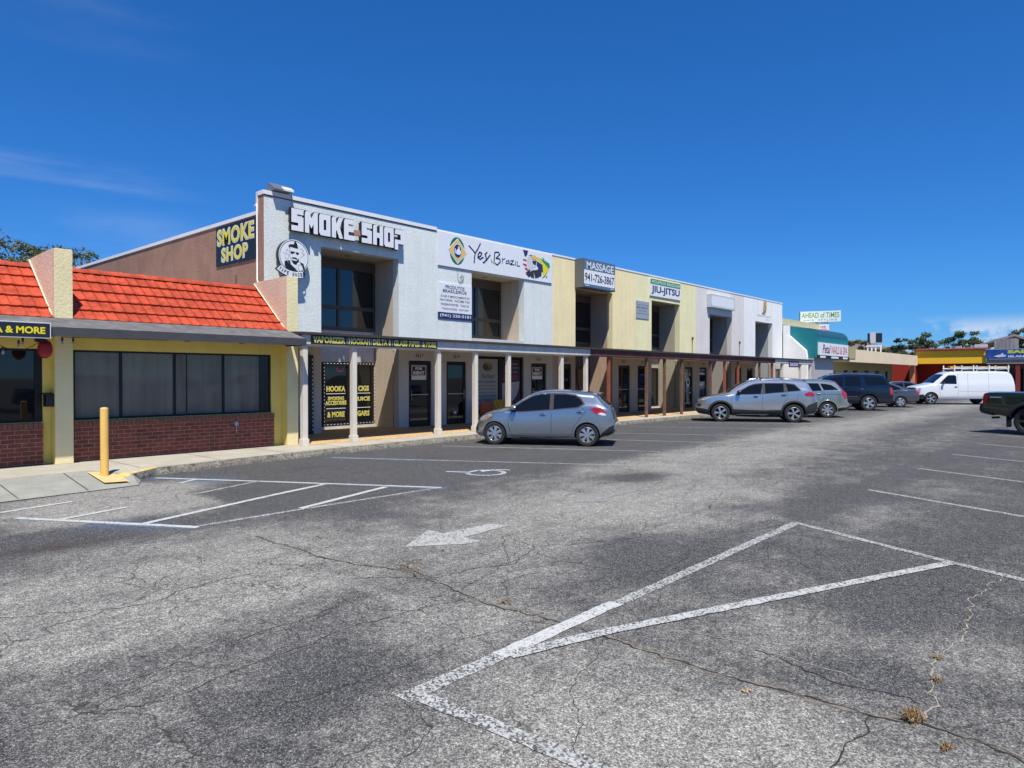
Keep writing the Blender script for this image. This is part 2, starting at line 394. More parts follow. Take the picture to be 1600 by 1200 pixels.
def ground():
    vs = []; wr = []; stn = []; blu = []
    for y in gy:
        for x in gx:
            vs.append((x, y, 0))
            if -8 < x < 125 and -2 < y < 14:
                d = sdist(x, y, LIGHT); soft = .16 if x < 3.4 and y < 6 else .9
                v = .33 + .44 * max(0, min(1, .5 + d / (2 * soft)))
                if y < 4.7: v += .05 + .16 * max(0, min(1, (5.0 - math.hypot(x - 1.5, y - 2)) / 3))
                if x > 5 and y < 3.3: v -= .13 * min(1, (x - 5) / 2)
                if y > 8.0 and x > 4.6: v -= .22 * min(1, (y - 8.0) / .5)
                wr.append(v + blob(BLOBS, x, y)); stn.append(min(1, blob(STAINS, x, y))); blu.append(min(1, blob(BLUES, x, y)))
            else: wr.append(.3); stn.append(0); blu.append(0)
    nx = len(gx); fs = [(j * nx + i, j * nx + i + 1, (j + 1) * nx + i + 1, (j + 1) * nx + i) for j in range(len(gy) - 1) for i in range(nx - 1)]
    me = bpy.data.meshes.new('parking_lot'); me.from_pydata(vs, [], fs); me.materials.append(M_ASPH)
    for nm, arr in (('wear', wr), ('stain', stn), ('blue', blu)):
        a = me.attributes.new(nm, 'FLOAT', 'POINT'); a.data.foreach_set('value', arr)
    ob = bpy.data.objects.new('parking_lot', me); COL.objects.link(ob); tag(ob, 'worn grey asphalt parking lot', kind='structure')
ground()

# ------------------------------------------------------------------ painted markings
def paint_mat(name, cover, col=(.50, .51, .485), under=(.13, .128, .122)):
    m = bpy.data.materials.new(name); m.use_nodes = True; t = m.node_tree; b = t.nodes['Principled BSDF']; L = t.links.new
    geo = N(t, 'ShaderNodeNewGeometry'); P = geo.outputs['Position']
    v = N(t, 'ShaderNodeTexVoronoi', voronoi_dimensions='2D'); L(P, v.inputs['Vector']); v.inputs['Scale'].default_value = 85
    bw = N(t, 'ShaderNodeRGBToBW'); L(v.outputs['Color'], bw.inputs[0])
    n = N(t, 'ShaderNodeTexNoise'); L(P, n.inputs[0]); n.inputs['Scale'].default_value = 5.5; n.inputs['Detail'].default_value = 7; n.inputs['Roughness'].default_value = .7
    n2 = N(t, 'ShaderNodeTexNoise'); L(P, n2.inputs[0]); n2.inputs['Scale'].default_value = 40; n2.inputs['Detail'].default_value = 4
    a = N(t, 'ShaderNodeMath', operation='MULTIPLY_ADD'); L(bw.outputs[0], a.inputs[0]); a.inputs[1].default_value = .42; nn_ = N(t, 'ShaderNodeMath', operation='MULTIPLY'); L(n.outputs[0], nn_.inputs[0]); nn_.inputs[1].default_value = .55; L(nn_.outputs[0], a.inputs[2])
    a2 = N(t, 'ShaderNodeMath', operation='MULTIPLY_ADD'); L(n2.outputs[0], a2.inputs[0]); a2.inputs[1].default_value = .45; L(a.outputs[0], a2.inputs[2])
    mr = N(t, 'ShaderNodeMapRange'); L(a2.outputs[0], mr.inputs[0]); mr.inputs[1].default_value = cover; mr.inputs[2].default_value = cover + .16
    s = N(t, 'ShaderNodeMapRange'); L(bw.outputs[0], s.inputs[0]); s.inputs[1].default_value = .2; s.inputs[2].default_value = .8; s.inputs[3].default_value = .55; s.inputs[4].default_value = 1.6
    u = N(t, 'ShaderNodeMixRGB', blend_type='MULTIPLY'); u.inputs[0].default_value = 1; u.inputs[1].default_value = under + (1,); L(s.outputs[0], u.inputs[2])
    s2 = N(t, 'ShaderNodeMapRange'); L(n2.outputs[0], s2.inputs[0]); s2.inputs[3].default_value = .66; s2.inputs[4].default_value = 1.22
    w = N(t, 'ShaderNodeMixRGB', blend_type='MULTIPLY'); w.inputs[0].default_value = 1; w.inputs[1].default_value = col + (1,); L(s2.outputs[0], w.inputs[2])
    mx = N(t, 'ShaderNodeMixRGB'); L(mr.outputs[0], mx.inputs[0]); L(u.outputs[0], mx.inputs[1]); L(w.outputs[0], mx.inputs[2]); L(mx.outputs[0], b.inputs['Base Color'])
    b.inputs['Roughness'].default_value = .8; b.inputs['Specular IOR Level'].default_value = .3
    bp = N(t, 'ShaderNodeBump'); bp.inputs['Strength'].default_value = .5; bp.inputs['Distance'].default_value = .004; L(v.outputs['Distance'], bp.inputs['Height']); L(bp.outputs[0], b.inputs['Normal'])
    return m
P_NEW = paint_mat('paint_fresh', .47); P_OLD = paint_mat('paint_worn', .63, (.44, .45, .43)); P_GONE = paint_mat('paint_faint', .72, (.36, .36, .34), (.21, .205, .19))
P_BLUE = paint_mat('paint_blue', .78, (.10, .22, .42), (.1, .11, .13))
rng = random.Random(5)
def strip(mb, pts, w, z=.004):
    for (a, b), (c, d) in zip(pts, pts[1:]):
        L = math.hypot(c - a, d - b); n = max(1, int(L / .07)); nx, ny = -(d - b) / L, (c - a) / L
        rows = []
        for i in range(n + 1):
            t = i / n; x, y = a + (c - a) * t, b + (d - b) * t; j1, j2 = rng.uniform(-.006, .006), rng.uniform(-.006, .006)
            rows += [(x + nx * (w / 2 + j1), y + ny * (w / 2 + j1), z), (x - nx * (w / 2 + j2), y - ny * (w / 2 + j2), z)]
        mb.add(rows, [(2 * i, 2 * i + 2, 2 * i + 3, 2 * i + 1) for i in range(n)])
def lines(label, items, m, name='painted_line', z=.004):
    mb = MB()
    for pts, w in items: strip(mb, pts, w, z)
    tag(mb.build(name, m), label, kind='structure')
lines('white outline of the hatched island in the foreground', [([(2.42, 2.93), (3.21, 2.925)], .12)], P_OLD)
lines('bright white arm of the foreground island', [([(3.2, 2.93), (4.54, 2.937)], .12)], P_NEW, z=.006)
lines('worn white line continuing up the lane side of the island', [([(4.54, 2.925), (8.49, 2.94)], .105)], P_OLD)
lines('slanted white hatch stripe across the island', [([(3.24, 2.88), (3.96, 2.66), (4.8, 2.33), (7.58, 1.22)], .105)], paint_mat('paint_mid', .56, (.47, .48, .46)), z=.008)
lines('worn white near edge of the island', [([(2.50, 2.98), (2.58, 1.5)], .11)], P_OLD, z=.005)
lines('white far edge of the island', [([(8.49, 2.97), (7.62, 1.2), (7.3, 0.45)], .10)], P_OLD, z=.005)
lines('white lines of the angled bays across the lane', [([(11.71, 2.96), (10.3, 0.0)], .10), ([(15.08, 2.95), (13.7, 0)], .10), ([(18.34, 2.91), (17.0, 0)], .10), ([(21.7, 2.9), (20.4, 0)], .10), ([(25.3, 2.9), (24, 0)], .1), ([(28.6, 2.9), (27.3, 0)], .1), ([(32, 2.9), (30.7, 0)], .1)], P_OLD)
lines('faded white lines of the angled bays by the shops', [([(12.0, 12.95), (14.49, 8.16)], .09), ([(16.1, 11.2), (17.6, 7.8)], .09), ([(18.2, 12.1), (20.35, 7.93)], .09), ([(21.16, 13.03), (23.82, 8.14)], .09), ([(24.4, 13), (27, 8)], .09), ([(27.6, 13), (30.2, 8)], .09), ([(30.8, 13), (33.4, 8)], .09), ([(34, 13), (36.6, 8)], .09), ([(37.2, 13), (39.8, 8)], .09)], P_OLD)
lines('white bay line beside the wheelchair symbol', [([(8.71, 12.88), (9.63, 11.19), (11.39, 8.1), (11.9, 7.3)], .09)], P_OLD)
lines('blue bay line beside the wheelchair symbol', [([(8.66, 12.93), (9.6, 11.2)], .16)], P_BLUE, z=.0025)
lines('blue lines of the hatched access aisle', [([(4.88, 12.6), (5.6, 11.3)], .16), ([(7.0, 8.85), (7.46, 8.0)], .18), ([(2.9, 9.3), (3.62, 8.02)], .2)], P_BLUE, z=.0025)
lines('white outline of the hatched access aisle', [([(4.93, 12.56), (5.88, 10.92), (7.48, 8.08)], .09), ([(2.38, 10.28), (3.63, 8.07)], .10)], P_NEW)
lines('white hatching of the access aisle', [([(2.2, 10.80), (3.21, 11.05)], .09), ([(2.71, 9.77), (3.55, 10.03)], .09), ([(3.27, 8.74), (5.26, 9.4), (6.44, 9.76)], .10), ([(5.05, 8.2), (6.94, 8.79)], .10), ([(4.95, 11.66), (5.32, 11.88)], .09)], P_NEW, z=.006)
lines('worn white hatching of the access aisle', [([(4.56, 10.36), (5.91, 10.88)], .08), ([(3.65, 8.12), (5.03, 8.14), (7.4, 8.1)], .085)], P_OLD, z=.0055)
mb = MB(); mb.poly([(x, y, .004) for x, y in [(4.61, 5.54), (5.12, 5.16), (5.31, 5.12), (5.32, 5.39), (6.09, 5.42), (6.02, 5.66), (5.31, 5.70), (5.30, 5.95)]])
tag(mb.build('painted_arrow', paint_mat('paint_arrow', .54, (.42, .42, .395)), recalc=True), 'worn white arrow painted in the drive lane', kind='structure')
mb = MB(); mb.poly([(x, y, .004) for x, y in [(7.85, 5.70), (8.2, 5.42), (8.3, 5.6), (9.3, 5.62), (9.3, 5.78), (8.3, 5.8), (8.22, 5.95)]])
tag(mb.build('painted_arrow', P_GONE), 'almost vanished white arrow further up the lane', kind='structure')
# wheelchair symbol, lying along the bay
def symbol():
    mb = MB(); u = Vector((.5, -.866, 0)); v = Vector((.866, .5, 0)); c = Vector((9.12, 8.82, .005))
    def S(pts, w=.05):
        for p, q in zip(pts, pts[1:]):
            d = Vector((q[0] - p[0], q[1] - p[1])); n = Vector((-d.y, d.x)).normalized() * w / 2; d = d.normalized() * w * .12
            mb.poly([c + u * a + v * b for a, b in ((p[0] - d.x - n.x, p[1] - d.y - n.y), (q[0] + d.x - n.x, q[1] + d.y - n.y), (q[0] + d.x + n.x, q[1] + d.y + n.y), (p[0] - d.x + n.x, p[1] - d.y + n.y))])
    S([(.1 + .34 * math.cos(R(a)), .34 * math.sin(R(a))) for a in range(-150, 141, 15)], .095)
    c.z += .0012; S([(-.64, .0), (-.18, -.02)], .085); c.z += .001; S([(-.2, .06), (-.1, .26), (.12, .24)], .085); c.z += .001; S([(.0, .12), (.18, .42), (.46, .42)], .08)
    return mb
tag(symbol().build('wheelchair_symbol', paint_mat('paint_sym', .42), recalc=True), 'white wheelchair symbol painted in the bay', kind='structure')

# ------------------------------------------------------------------ long cracks
def crack_pts(pts, rg, step=.035, amp=.006):
    o = []; wx = wy = 0
    for (a, b), (c, d) in zip(pts, pts[1:]):
        L = math.hypot(c - a, d - b); n = max(1, int(L / step))
        for i in range(n):
            t = i / n; wx = wx * .82 + rg.gauss(0, .011); wy = wy * .82 + rg.gauss(0, .011); o.append((a + (c - a) * t + wx + rg.uniform(-amp, amp), b + (d - b) * t + wy + rg.uniform(-amp, amp)))
    return o + [pts[-1]]
CR = [([(3.85, 7.14), (3.83, 6.63), (3.81, 6.06), (3.83, 5.7), (3.88, 5.37), (4.04, 4.84), (3.98, 4.4), (3.9, 3.85), (3.89, 3.52), (3.93, 2.96), (3.91, 2.61), (3.89, 2.25), (3.85, 1.87), (3.9, 1.39), (3.88, 1.17), (3.89, .97), (3.98, .77), (3.97, .61), (3.9, .33), (3.92, -.4)], .018),
      ([(.6, 6.6), (1.14, 6.42), (1.37, 6.04), (1.57, 5.97), (1.77, 5.77), (1.99, 5.69), (2.23, 5.65), (2.53, 5.82), (2.96, 5.85), (3.29, 5.69), (3.66, 5.62), (3.83, 5.6)], .009),
      ([(4.36, 1.77), (4.23, 1.44), (4.2, 1.22), (4.2, 1.03), (4.21, .92), (4.22, .81)], .012),
      ([(3.91, .96), (3.72, .92), (3.57, .95), (3.32, .96), (3.0, .94)], .010),
      ([(5.59, 4.93), (5.55, 4.6), (5.8, 4.32), (6.07, 4.18), (6.58, 3.95)], .009), ([(4.0, 4.5), (4.29, 3.97), (4.73, 3.93), (4.92, 3.71), (5.23, 3.4)], .008),
      ([(4.13, 4.92), (4.06, 4.69), (4.09, 4.48), (4.33, 4.45), (4.88, 4.3), (5.55, 4.6)], .010), ([(1.0, 4.1), (1.6, 3.9), (2.2, 3.95), (2.9, 4.05), (3.9, 3.9)], .007), ([(1.2, 2.2), (1.8, 2.3), (2.3, 2.6), (2.42, 2.9)], .006),
      ([(3.6, 5.0), (3.9, 4.7), (4.05, 4.6)], .012), ([(2.2, 7.0), (2.9, 6.8), (3.8, 6.4)], .006), ([(3.81, 6.06), (4.6, 6.3), (5.6, 6.2), (6.6, 5.5), (7.4, 5.3)], .006), ([(6.58, 3.95), (7.4, 4.3), (8.6, 4.1), (10.2, 4.6)], .008), ([(5.23, 3.4), (5.6, 3.1), (6.2, 3.2), (6.9, 3.36), (8.4, 3.0)], .007), ([(2.1, .9), (2.5, 1.4), (2.6, 1.9), (3.2, 2.3), (3.9, 2.6)], .005), ([(5.0, 8.1), (5.6, 7.6), (6.4, 7.3), (7.8, 7.4), (9.6, 6.8), (12, 6.9)], .007), ([(4.88, 4.3), (5.6, 5.1), (6.9, 5.0), (8.2, 5.2)], .007), ([(1.3, 3.2), (1.9, 3.4), (2.6, 3.2), (3.2, 3.3), (3.89, 3.1)], .005), ([(1.6, 4.3), (2.3, 4.4), (3.1, 4.5), (3.9, 4.55)], .006)]
PALE = [([(7.45, .78), (6.94, .83), (6.53, .89), (6.05, .85), (5.56, .83), (5.21, .82), (4.97, .85), (4.64, .81), (4.25, .77), (4.03, .76)], .012), ([(4.98, 1.25), (5.2, 1.1), (5.1, .95), (4.97, .85)], .008), ([(4.36, 2.3), (4.4, 1.9), (4.36, 1.5), (4.3, 1.1)], .012)]
rg = random.Random(3)
def ribbons(items, m, label, z=.003):
    mb = MB()
    for pts, w in items:
        q = crack_pts(pts, rg); rows = []
        for i, (x, y) in enumerate(q):
            a = q[max(0, i - 1)]; b = q[min(len(q) - 1, i + 1)]; L = math.hypot(b[0] - a[0], b[1] - a[1]) or 1
            nx, ny = -(b[1] - a[1]) / L, (b[0] - a[0]) / L; ww = w * rg.uniform(.25, 1.1) / 2
            rows += [(x + nx * ww, y + ny * ww, z), (x - nx * ww, y - ny * ww, z)]
        mb.add(rows, [(2 * i, 2 * i + 2, 2 * i + 3, 2 * i + 1) for i in range(len(q) - 1)])
    tag(mb.build('asphalt_cracks', m), label, kind='structure')
ribbons(CR, mat('crack_dark', (.028, .026, .024), 1), 'dark cracks running through the asphalt')
ribbons(PALE, mat('crack_pale', (.30, .27, .22), 1, var=.3, vscale=30), 'pale sandy cracks running through the asphalt', z=.0035)
ribbons([([(x + .012, y) for x, y in CR[0][0]], .04)], mat('crack_sand', (.16, .135, .105), 1, var=.5, vscale=25), 'sandy edge of the long crack', z=.002)
mb = MB()
for cx, cy, r in ((4.25, 6.55, .07), (4.15, 5.0, .05), (4.3, 5.05, .06), (4.1, 4.85, .05), (3.98, 3.6, .04)):
    for k in range(22):
        a = rg.uniform(0, 6.28); q = rg.random() * r * 2; x, y = cx + q * math.cos(a), cy + q * math.sin(a); s = rg.uniform(.006, .016)
        mb.poly([(x - s, y - s, .0045), (x + s, y - s * .6, .0045), (x + s * .7, y + s, .0045), (x - s * .8, y + s * .7, .0045)])
tag(mb.build('rust_stains', mat('rust_spot', (.19, .135, .085), 1)), 'small rusty specks on the asphalt', kind='structure')

# dry weeds in the cracks
def weed(loc, r, n, label, seed, h=.09):
    g = random.Random(seed); mb = MB()
    for k in range(n):
        a = g.uniform(0, 6.28); q = r * math.sqrt(g.random()); x, y = loc[0] + q * math.cos(a), loc[1] + q * math.sin(a) * .7
        a2 = g.uniform(0, 6.28); hh = h * g.uniform(.2, 1); l = g.uniform(.012, .045); wd = g.uniform(.002, .004)
        dx, dy = math.cos(a2), math.sin(a2)
        p0 = Vector((x, y, .002)); p1 = p0 + Vector((dx * l * .5, dy * l * .5, hh)); p2 = p0 + Vector((dx * l * 1.3, dy * l * 1.3, hh * .75)); s = Vector((-dy, dx, 0)) * wd
        mb.mi = 0 if g.random() < .75 else 1
        mb.add([p0 - s, p0 + s, p1 + s, p1 - s, p2], [(0, 1, 2, 3), (3, 2, 4)])
    tag(mb.build('weed_tuft', [mat('dry_weed', (.20, .115, .05), .9), mat('pale_weed', (.27, .23, .10), .9)], loc=(loc[0], loc[1], 0), recalc=False), label, 'weed', 'dry weeds in the asphalt cracks')
weed((4.0, .80), .06, 130, 'largest dry brown weed tuft, where two cracks meet at lower right', 1, .05)
weed((4.60, .80), .022, 26, 'small dry weed clump on the pale crack, nearer of the two small ones', 2, .025)
weed((4.96, .86), .025, 26, 'small dry weed clump on the pale crack, farther of the two small ones', 3, .025)
weed((3.79, .62), .03, 30, 'thin dry weed trailing right of the largest tuft', 4, .02)
mb = MB(); g = random.Random(8)
for k in range(5):
    x, y = 3.73 + g.uniform(-.02, .02), 1.55 + g.uniform(-.02, .02)
    mb.poly([(x, y, .006), (x + .02, y + .006, .014), (x + .035, y + .02, .008), (x + .01, y + .02, .01)])
tag(mb.build('fallen_leaf', mat('dry_leaf', (.42, .30, .17), .9), loc=(3.73, 1.55, 0)), 'crumpled tan leaf lying on bare asphalt right of the island', 'leaf')

# ------------------------------------------------------------------ sidewalk
M_CONC = mat('concrete', (.42, .39, .315), .9, spec=.2, var=.14, vscale=1.6, bump=.35, bscale=70, speck=.10, sscale=110, dirt=((.27, .25, .22), 2.1, .60))
M_CONC2 = mat('concrete_grey', (.30, .30, .262), .9, spec=.2, var=.12, vscale=2.2, bump=.35, bscale=70, speck=.12, sscale=110, dirt=((.24, .23, .2), 2.7, .58))
M_KERB = mat('kerb_concrete', (.25, .23, .18), .95, var=.3, vscale=6, bump=.8, bscale=45, speck=.35, sscale=60, dirt=((.08, .075, .06), 7, .52))
M_JOINT = mat('joint', (.09, .085, .075), 1)
M_AGG = mat('pebble_walk', (.56, .38, .20), .9, spec=.2, var=.12, vscale=2, bump=.6, bscale=90, speck=.45, sscale=70)
front = [(4.5, 12.45), (5.1, 12.98), (6.6, 13.22), (8.74, 13.45), (12.7, 13.7), (16, 13.75), (60, 13.75)]
mb = MB(); top = [(x, y, .13) for x, y in front] + [(60, 15.3, .13), (4.2, 15.3, .13), (4.2, 13.4, .13)]
n = len(top); mb.add(top, [list(range(n))])
tag(mb.build('sidewalk', M_CONC), 'pale concrete sidewalk along the shops', kind='structure')
mb = MB()
fq = []
for (a, b), (c, d) in zip(front, front[1:]):
    k = max(1, int(math.hypot(c - a, d - b) / .25))
    fq += [(a + (c - a) * i / k, b + (d - b) * i / k) for i in range(k)]
fq.append(front[-1])
rows = []
for x, y in fq:
    j = rg.uniform(-.02, .02); rows += [(x, y + .06, .131), (x, y - .02 + j * .3, .125), (x, y - .05 + j, .05 + j), (x, y - .06 + j, -.01)]
mb.add(rows, [(4 * i + q, 4 * i + 4 + q, 4 * i + 5 + q, 4 * i + 1 + q) for i in range(len(fq) - 1) for q in range(3)])
tag(mb.build('kerb', M_KERB), 'chipped concrete kerb of the sidewalk', kind='structure')
# apron running down to the asphalt on the left
mb = MB(); mb.add([(-12, 10.2, .012), (2.51, 11.69, .012), (3.63, 11.8, .012), (4.4, 11.9, .012), (4.62, 12.4, .012), (4.5, 12.47, .128), (4.2, 13.4, .13), (-12, 12.2, .13)], [(0, 1, 2, 6, 7), (2, 3, 4, 5, 6)])
tag(mb.build('sidewalk_ramp', M_CONC2), 'grey concrete ramp down to the asphalt', kind='structure')
mb = MB(); mb.add([(-12, 12.2, .13), (4.2, 13.4, .13), (4.2, 15.6, .13), (-12, 15.6, .13)], [(0, 1, 2, 3)])
tag(mb.build('sidewalk', M_CONC), 'concrete sidewalk by the left shopfront', kind='structure')
mb = MB()
for a, b in [((2.77, 12.87), (2.75, 11.79)), ((3.75, 13.35), (3.66, 11.86)), ((1.6, 12.9), (1.55, 11.7)), ((.3, 12.8), (.3, 11.5))]:
    zz = lambda y: .0195 + max(0, min(1, (y - 11.8) / 1.45)) * .118
    mb.add([(a[0] - .008, a[1], zz(a[1])), (a[0] + .008, a[1], zz(a[1])), (b[0] + .008, b[1], zz(b[1])), (b[0] - .008, b[1], zz(b[1]))], [(0, 1, 2, 3)])
for x in [4.9 + 1.52 * k for k in range(30)]:
    yy = 13.2 + min(.5, max(0, (x - 5) * .07)); mb.add([(x, yy, .1335), (x + .012, yy, .1335), (x + .012, 15.2, .1335), (x, 15.2, .1335)], [(0, 1, 2, 3)])
mb.add([(-3, 13.05, .134), (4.2, 13.42, .134), (4.2, 13.43, .134), (-3, 13.06, .134)], [(0, 1, 2, 3)])
tag(mb.build('sidewalk_joints', M_JOINT), 'dark joints between the concrete slabs', kind='structure')
mb = MB(); mb.box(9.0, 46.8, 14.5, 18.5, .05, .138)
tag(mb.build('pebble_walkway', M_AGG), 'orange pebble walkway under the canopies', kind='structure')
mb = MB(); mb.box(46.8, 60, 15.1, 17.2, .05, .138)
tag(mb.build('walkway', M_CONC), 'concrete walkway past the last shops', kind='structure')

# ------------------------------------------------------------------ bollard and yellow kerb
M_YEL = mat('yellow_paint', (.80, .50, .13), .6, var=.12, vscale=5, bump=.15, bscale=40, dirt=((.35, .26, .12), 6, .66))
bo = thing('bollard', (4.18, 12.75, .09), 'tall yellow steel post standing in the sidewalk', 'bollard')
mb = MB(); mb.lathe([(.0, 1.245), (.045, 1.24), (.06, 1.225), (.0625, 1.2), (.0625, .05)], 24, (4.18, 12.75, 0)); mb.build('post', M_YEL, bo, smooth=True)
mb = MB(); mb.add([(4.06, 13.20, .135), (3.99, 12.18, .064), (4.33, 12.10, .062), (4.40, 13.0, .125)], [(0, 1, 2, 3)]); mb.add([(4.06, 13.20, .1), (3.99, 12.18, .03), (4.33, 12.10, .03), (4.40, 13.0, .1)], [(0, 3, 2, 1)]); mb.build('base_paint', mat('yellow_patch', (.66, .46, .20), .8, var=.15, vscale=8, dirt=((.4, .35, .22), 5, .62)), bo)
def kerbseg(pts, w, h, label, seed):
    g = random.Random(seed); mb = MB(); rows = []
    d = Vector((pts[-1][0] - pts[0][0], pts[-1][1] - pts[0][1])).normalized(); nx, ny = -d.y, d.x; K = 14
    for i in range(K + 1):
        t = i / K; x, y = pts[0][0] + (pts[-1][0] - pts[0][0]) * t, pts[0][1] + (pts[-1][1] - pts[0][1]) * t
        for a, z in ((-.5, 0.0), (-.46, .7), (-.3, .95), (0, 1.02), (.3, .97), (.5, .8), (.5, 0)):
            j = g.uniform(-.008, .008); rows.append((x + nx * a * w + j, y + ny * a * w + j, z * h + j + (.0 if z else -.01)))
    mb.add(rows, [(7 * i + q, 7 * i + 7 + q, 7 * i + 8 + q, 7 * i + 1 + q) for i in range(K) for q in range(6)] + [list(range(7)), [7 * K + q for q in range(7)][::-1]])
    tag(mb.build('yellow_kerb', M_YEL, loc=(pts[0][0], pts[0][1], 0), smooth=True), label, 'kerb', 'broken yellow kerb by the bollard')
kerbseg([(4.56, 12.60), (5.10, 13.04)], .15, .135, 'long piece of yellow painted kerb right of the bollard', 1)
kerbseg([(4.38, 12.62), (4.50, 12.47)], .15, .135, 'short broken chunk of yellow kerb between bollard and the long piece', 2)
# ================================================================== BUILDINGS
def wall_open(mb, x0, x1, z0, z1, y, t, opens):
    """wall in the plane Y=y (front), thickness t towards +Y, with rectangular openings (xa, xb, za, zb)"""
    xs = sorted({x0, x1, *[o[0] for o in opens], *[o[1] for o in opens]}); zs = sorted({z0, z1, *[o[2] for o in opens], *[o[3] for o in opens]})
    def solid(i, j):
        if i < 0 or j < 0 or i >= len(xs) - 1 or j >= len(zs) - 1: return False
        cx, cz = (xs[i] + xs[i + 1]) / 2, (zs[j] + zs[j + 1]) / 2
        return not any(a < cx < b and c < cz < d for a, b, c, d in opens)
    for i in range(len(xs) - 1):
        for j in range(len(zs) - 1):
            if not solid(i, j): continue
            a, b, c, d = xs[i], xs[i + 1], zs[j], zs[j + 1]; e = y + t
            mb.poly([(a, y, c), (b, y, c), (b, y, d), (a, y, d)]); mb.poly([(a, e, c), (a, e, d), (b, e, d), (b, e, c)])
            if not solid(i - 1, j): mb.poly([(a, y, c), (a, y, d), (a, e, d), (a, e, c)])
            if not solid(i + 1, j): mb.poly([(b, y, c), (b, e, c), (b, e, d), (b, y, d)])
            if not solid(i, j - 1): mb.poly([(a, y, c), (a, e, c), (b, e, c), (b, y, c)])
            if not solid(i, j + 1): mb.poly([(a, y, d), (b, y, d), (b, e, d), (a, e, d)])

def glass(name, col, rough=.03, spec=.6, coat=.0, var=0, vscale=1):
    return mat(name, col, rough, spec=spec, var=var, vscale=vscale, bump=.012, bscale=1.3, bdetail=1)
G_DARK = glass('window_glass_dark', (.010, .011, .012), spec=.62)
G_BLIND = mat('window_glass_blinds', (.185, .18, .155), .04, spec=.38, var=.15, vscale=.9, streak=.22)
G_UP = glass('window_glass_upper', (.012, .012, .012), spec=1.0)
M_BRONZE = mat('bronze_frame', (.018, .015, .013), .45, metal=.3)
M_BROWNF = mat('brown_frame', (.10, .070, .050), .55)
M_BROWNW = mat('brown_wood', (.085, .055, .040), .75, var=.2, vscale=5, streak=.2)

def framed(parent, x0, x1, z0, z1, y, panes, frame_m, glass_m, fw_=.05, depth=.06, name='window', sill=None):
    """a window in the plane Y=y facing -Y; panes = list of (x0,x1,z0,z1); frame fills the rest"""
    mb = MB(); wall_open(mb, x0, x1, z0, z1, y - depth * .4, depth, panes)
    w = mb.build(name, frame_m, parent, recalc=False)
    for a, b, c, d in panes:
        m = MB(); m.poly([(a - .004, y, c - .004), (b + .004, y, c - .004), (b + .004, y, d + .004), (a - .004, y, d + .004)])
        gm = glass_m if not isinstance(glass_m, list) else glass_m[panes.index((a, b, c, d)) % len(glass_m)]
        p = m.build('pane', gm, None, recalc=False)
        o = Vector(parent['_w']); p.data.transform(Matrix.Translation(-o)); p.parent = w
    return w
def door(parent, x0, x1, y, z1=2.27, z0=.14, name='door', hinge='l', glass_m=None):
    m = MB(); wall_open(m, x0, x1, z0, z1, y - .02, .07, [(x0 + .10, x1 - .10, z0 + .2, z1 - .12)])
    d = m.build(name, M_BRONZE, parent, recalc=False)
    def sub(mb, nm, mt):
        p = mb.build(nm, mt, None); p.data.transform(Matrix.Translation(-Vector(parent['_w']))); p.parent = d
    m = MB(); m.poly([(x0 + .09, y, z0 + .19), (x1 - .09, y, z0 + .19), (x1 - .09, y, z1 - .11), (x0 + .09, y, z1 - .11)]); sub(m, 'pane', glass_m or G_DARK)
    m = MB(); hx = x0 + .11 if hinge == 'l' else x1 - .11
    m.tube([(hx, y - .03, 1.0), (hx, y - .075, 1.0), (hx, y - .075, 1.32), (hx, y - .03, 1.32)], .012, 8)
    m.box(x0 + .1, x1 - .1, y - .04, y - .025, 1.16, 1.19); sub(m, 'handle', mat('door_steel', (.35, .34, .33), .35, metal=.9) if not bpy.data.materials.get('door_steel') else bpy.data.materials['door_steel'])
    return d

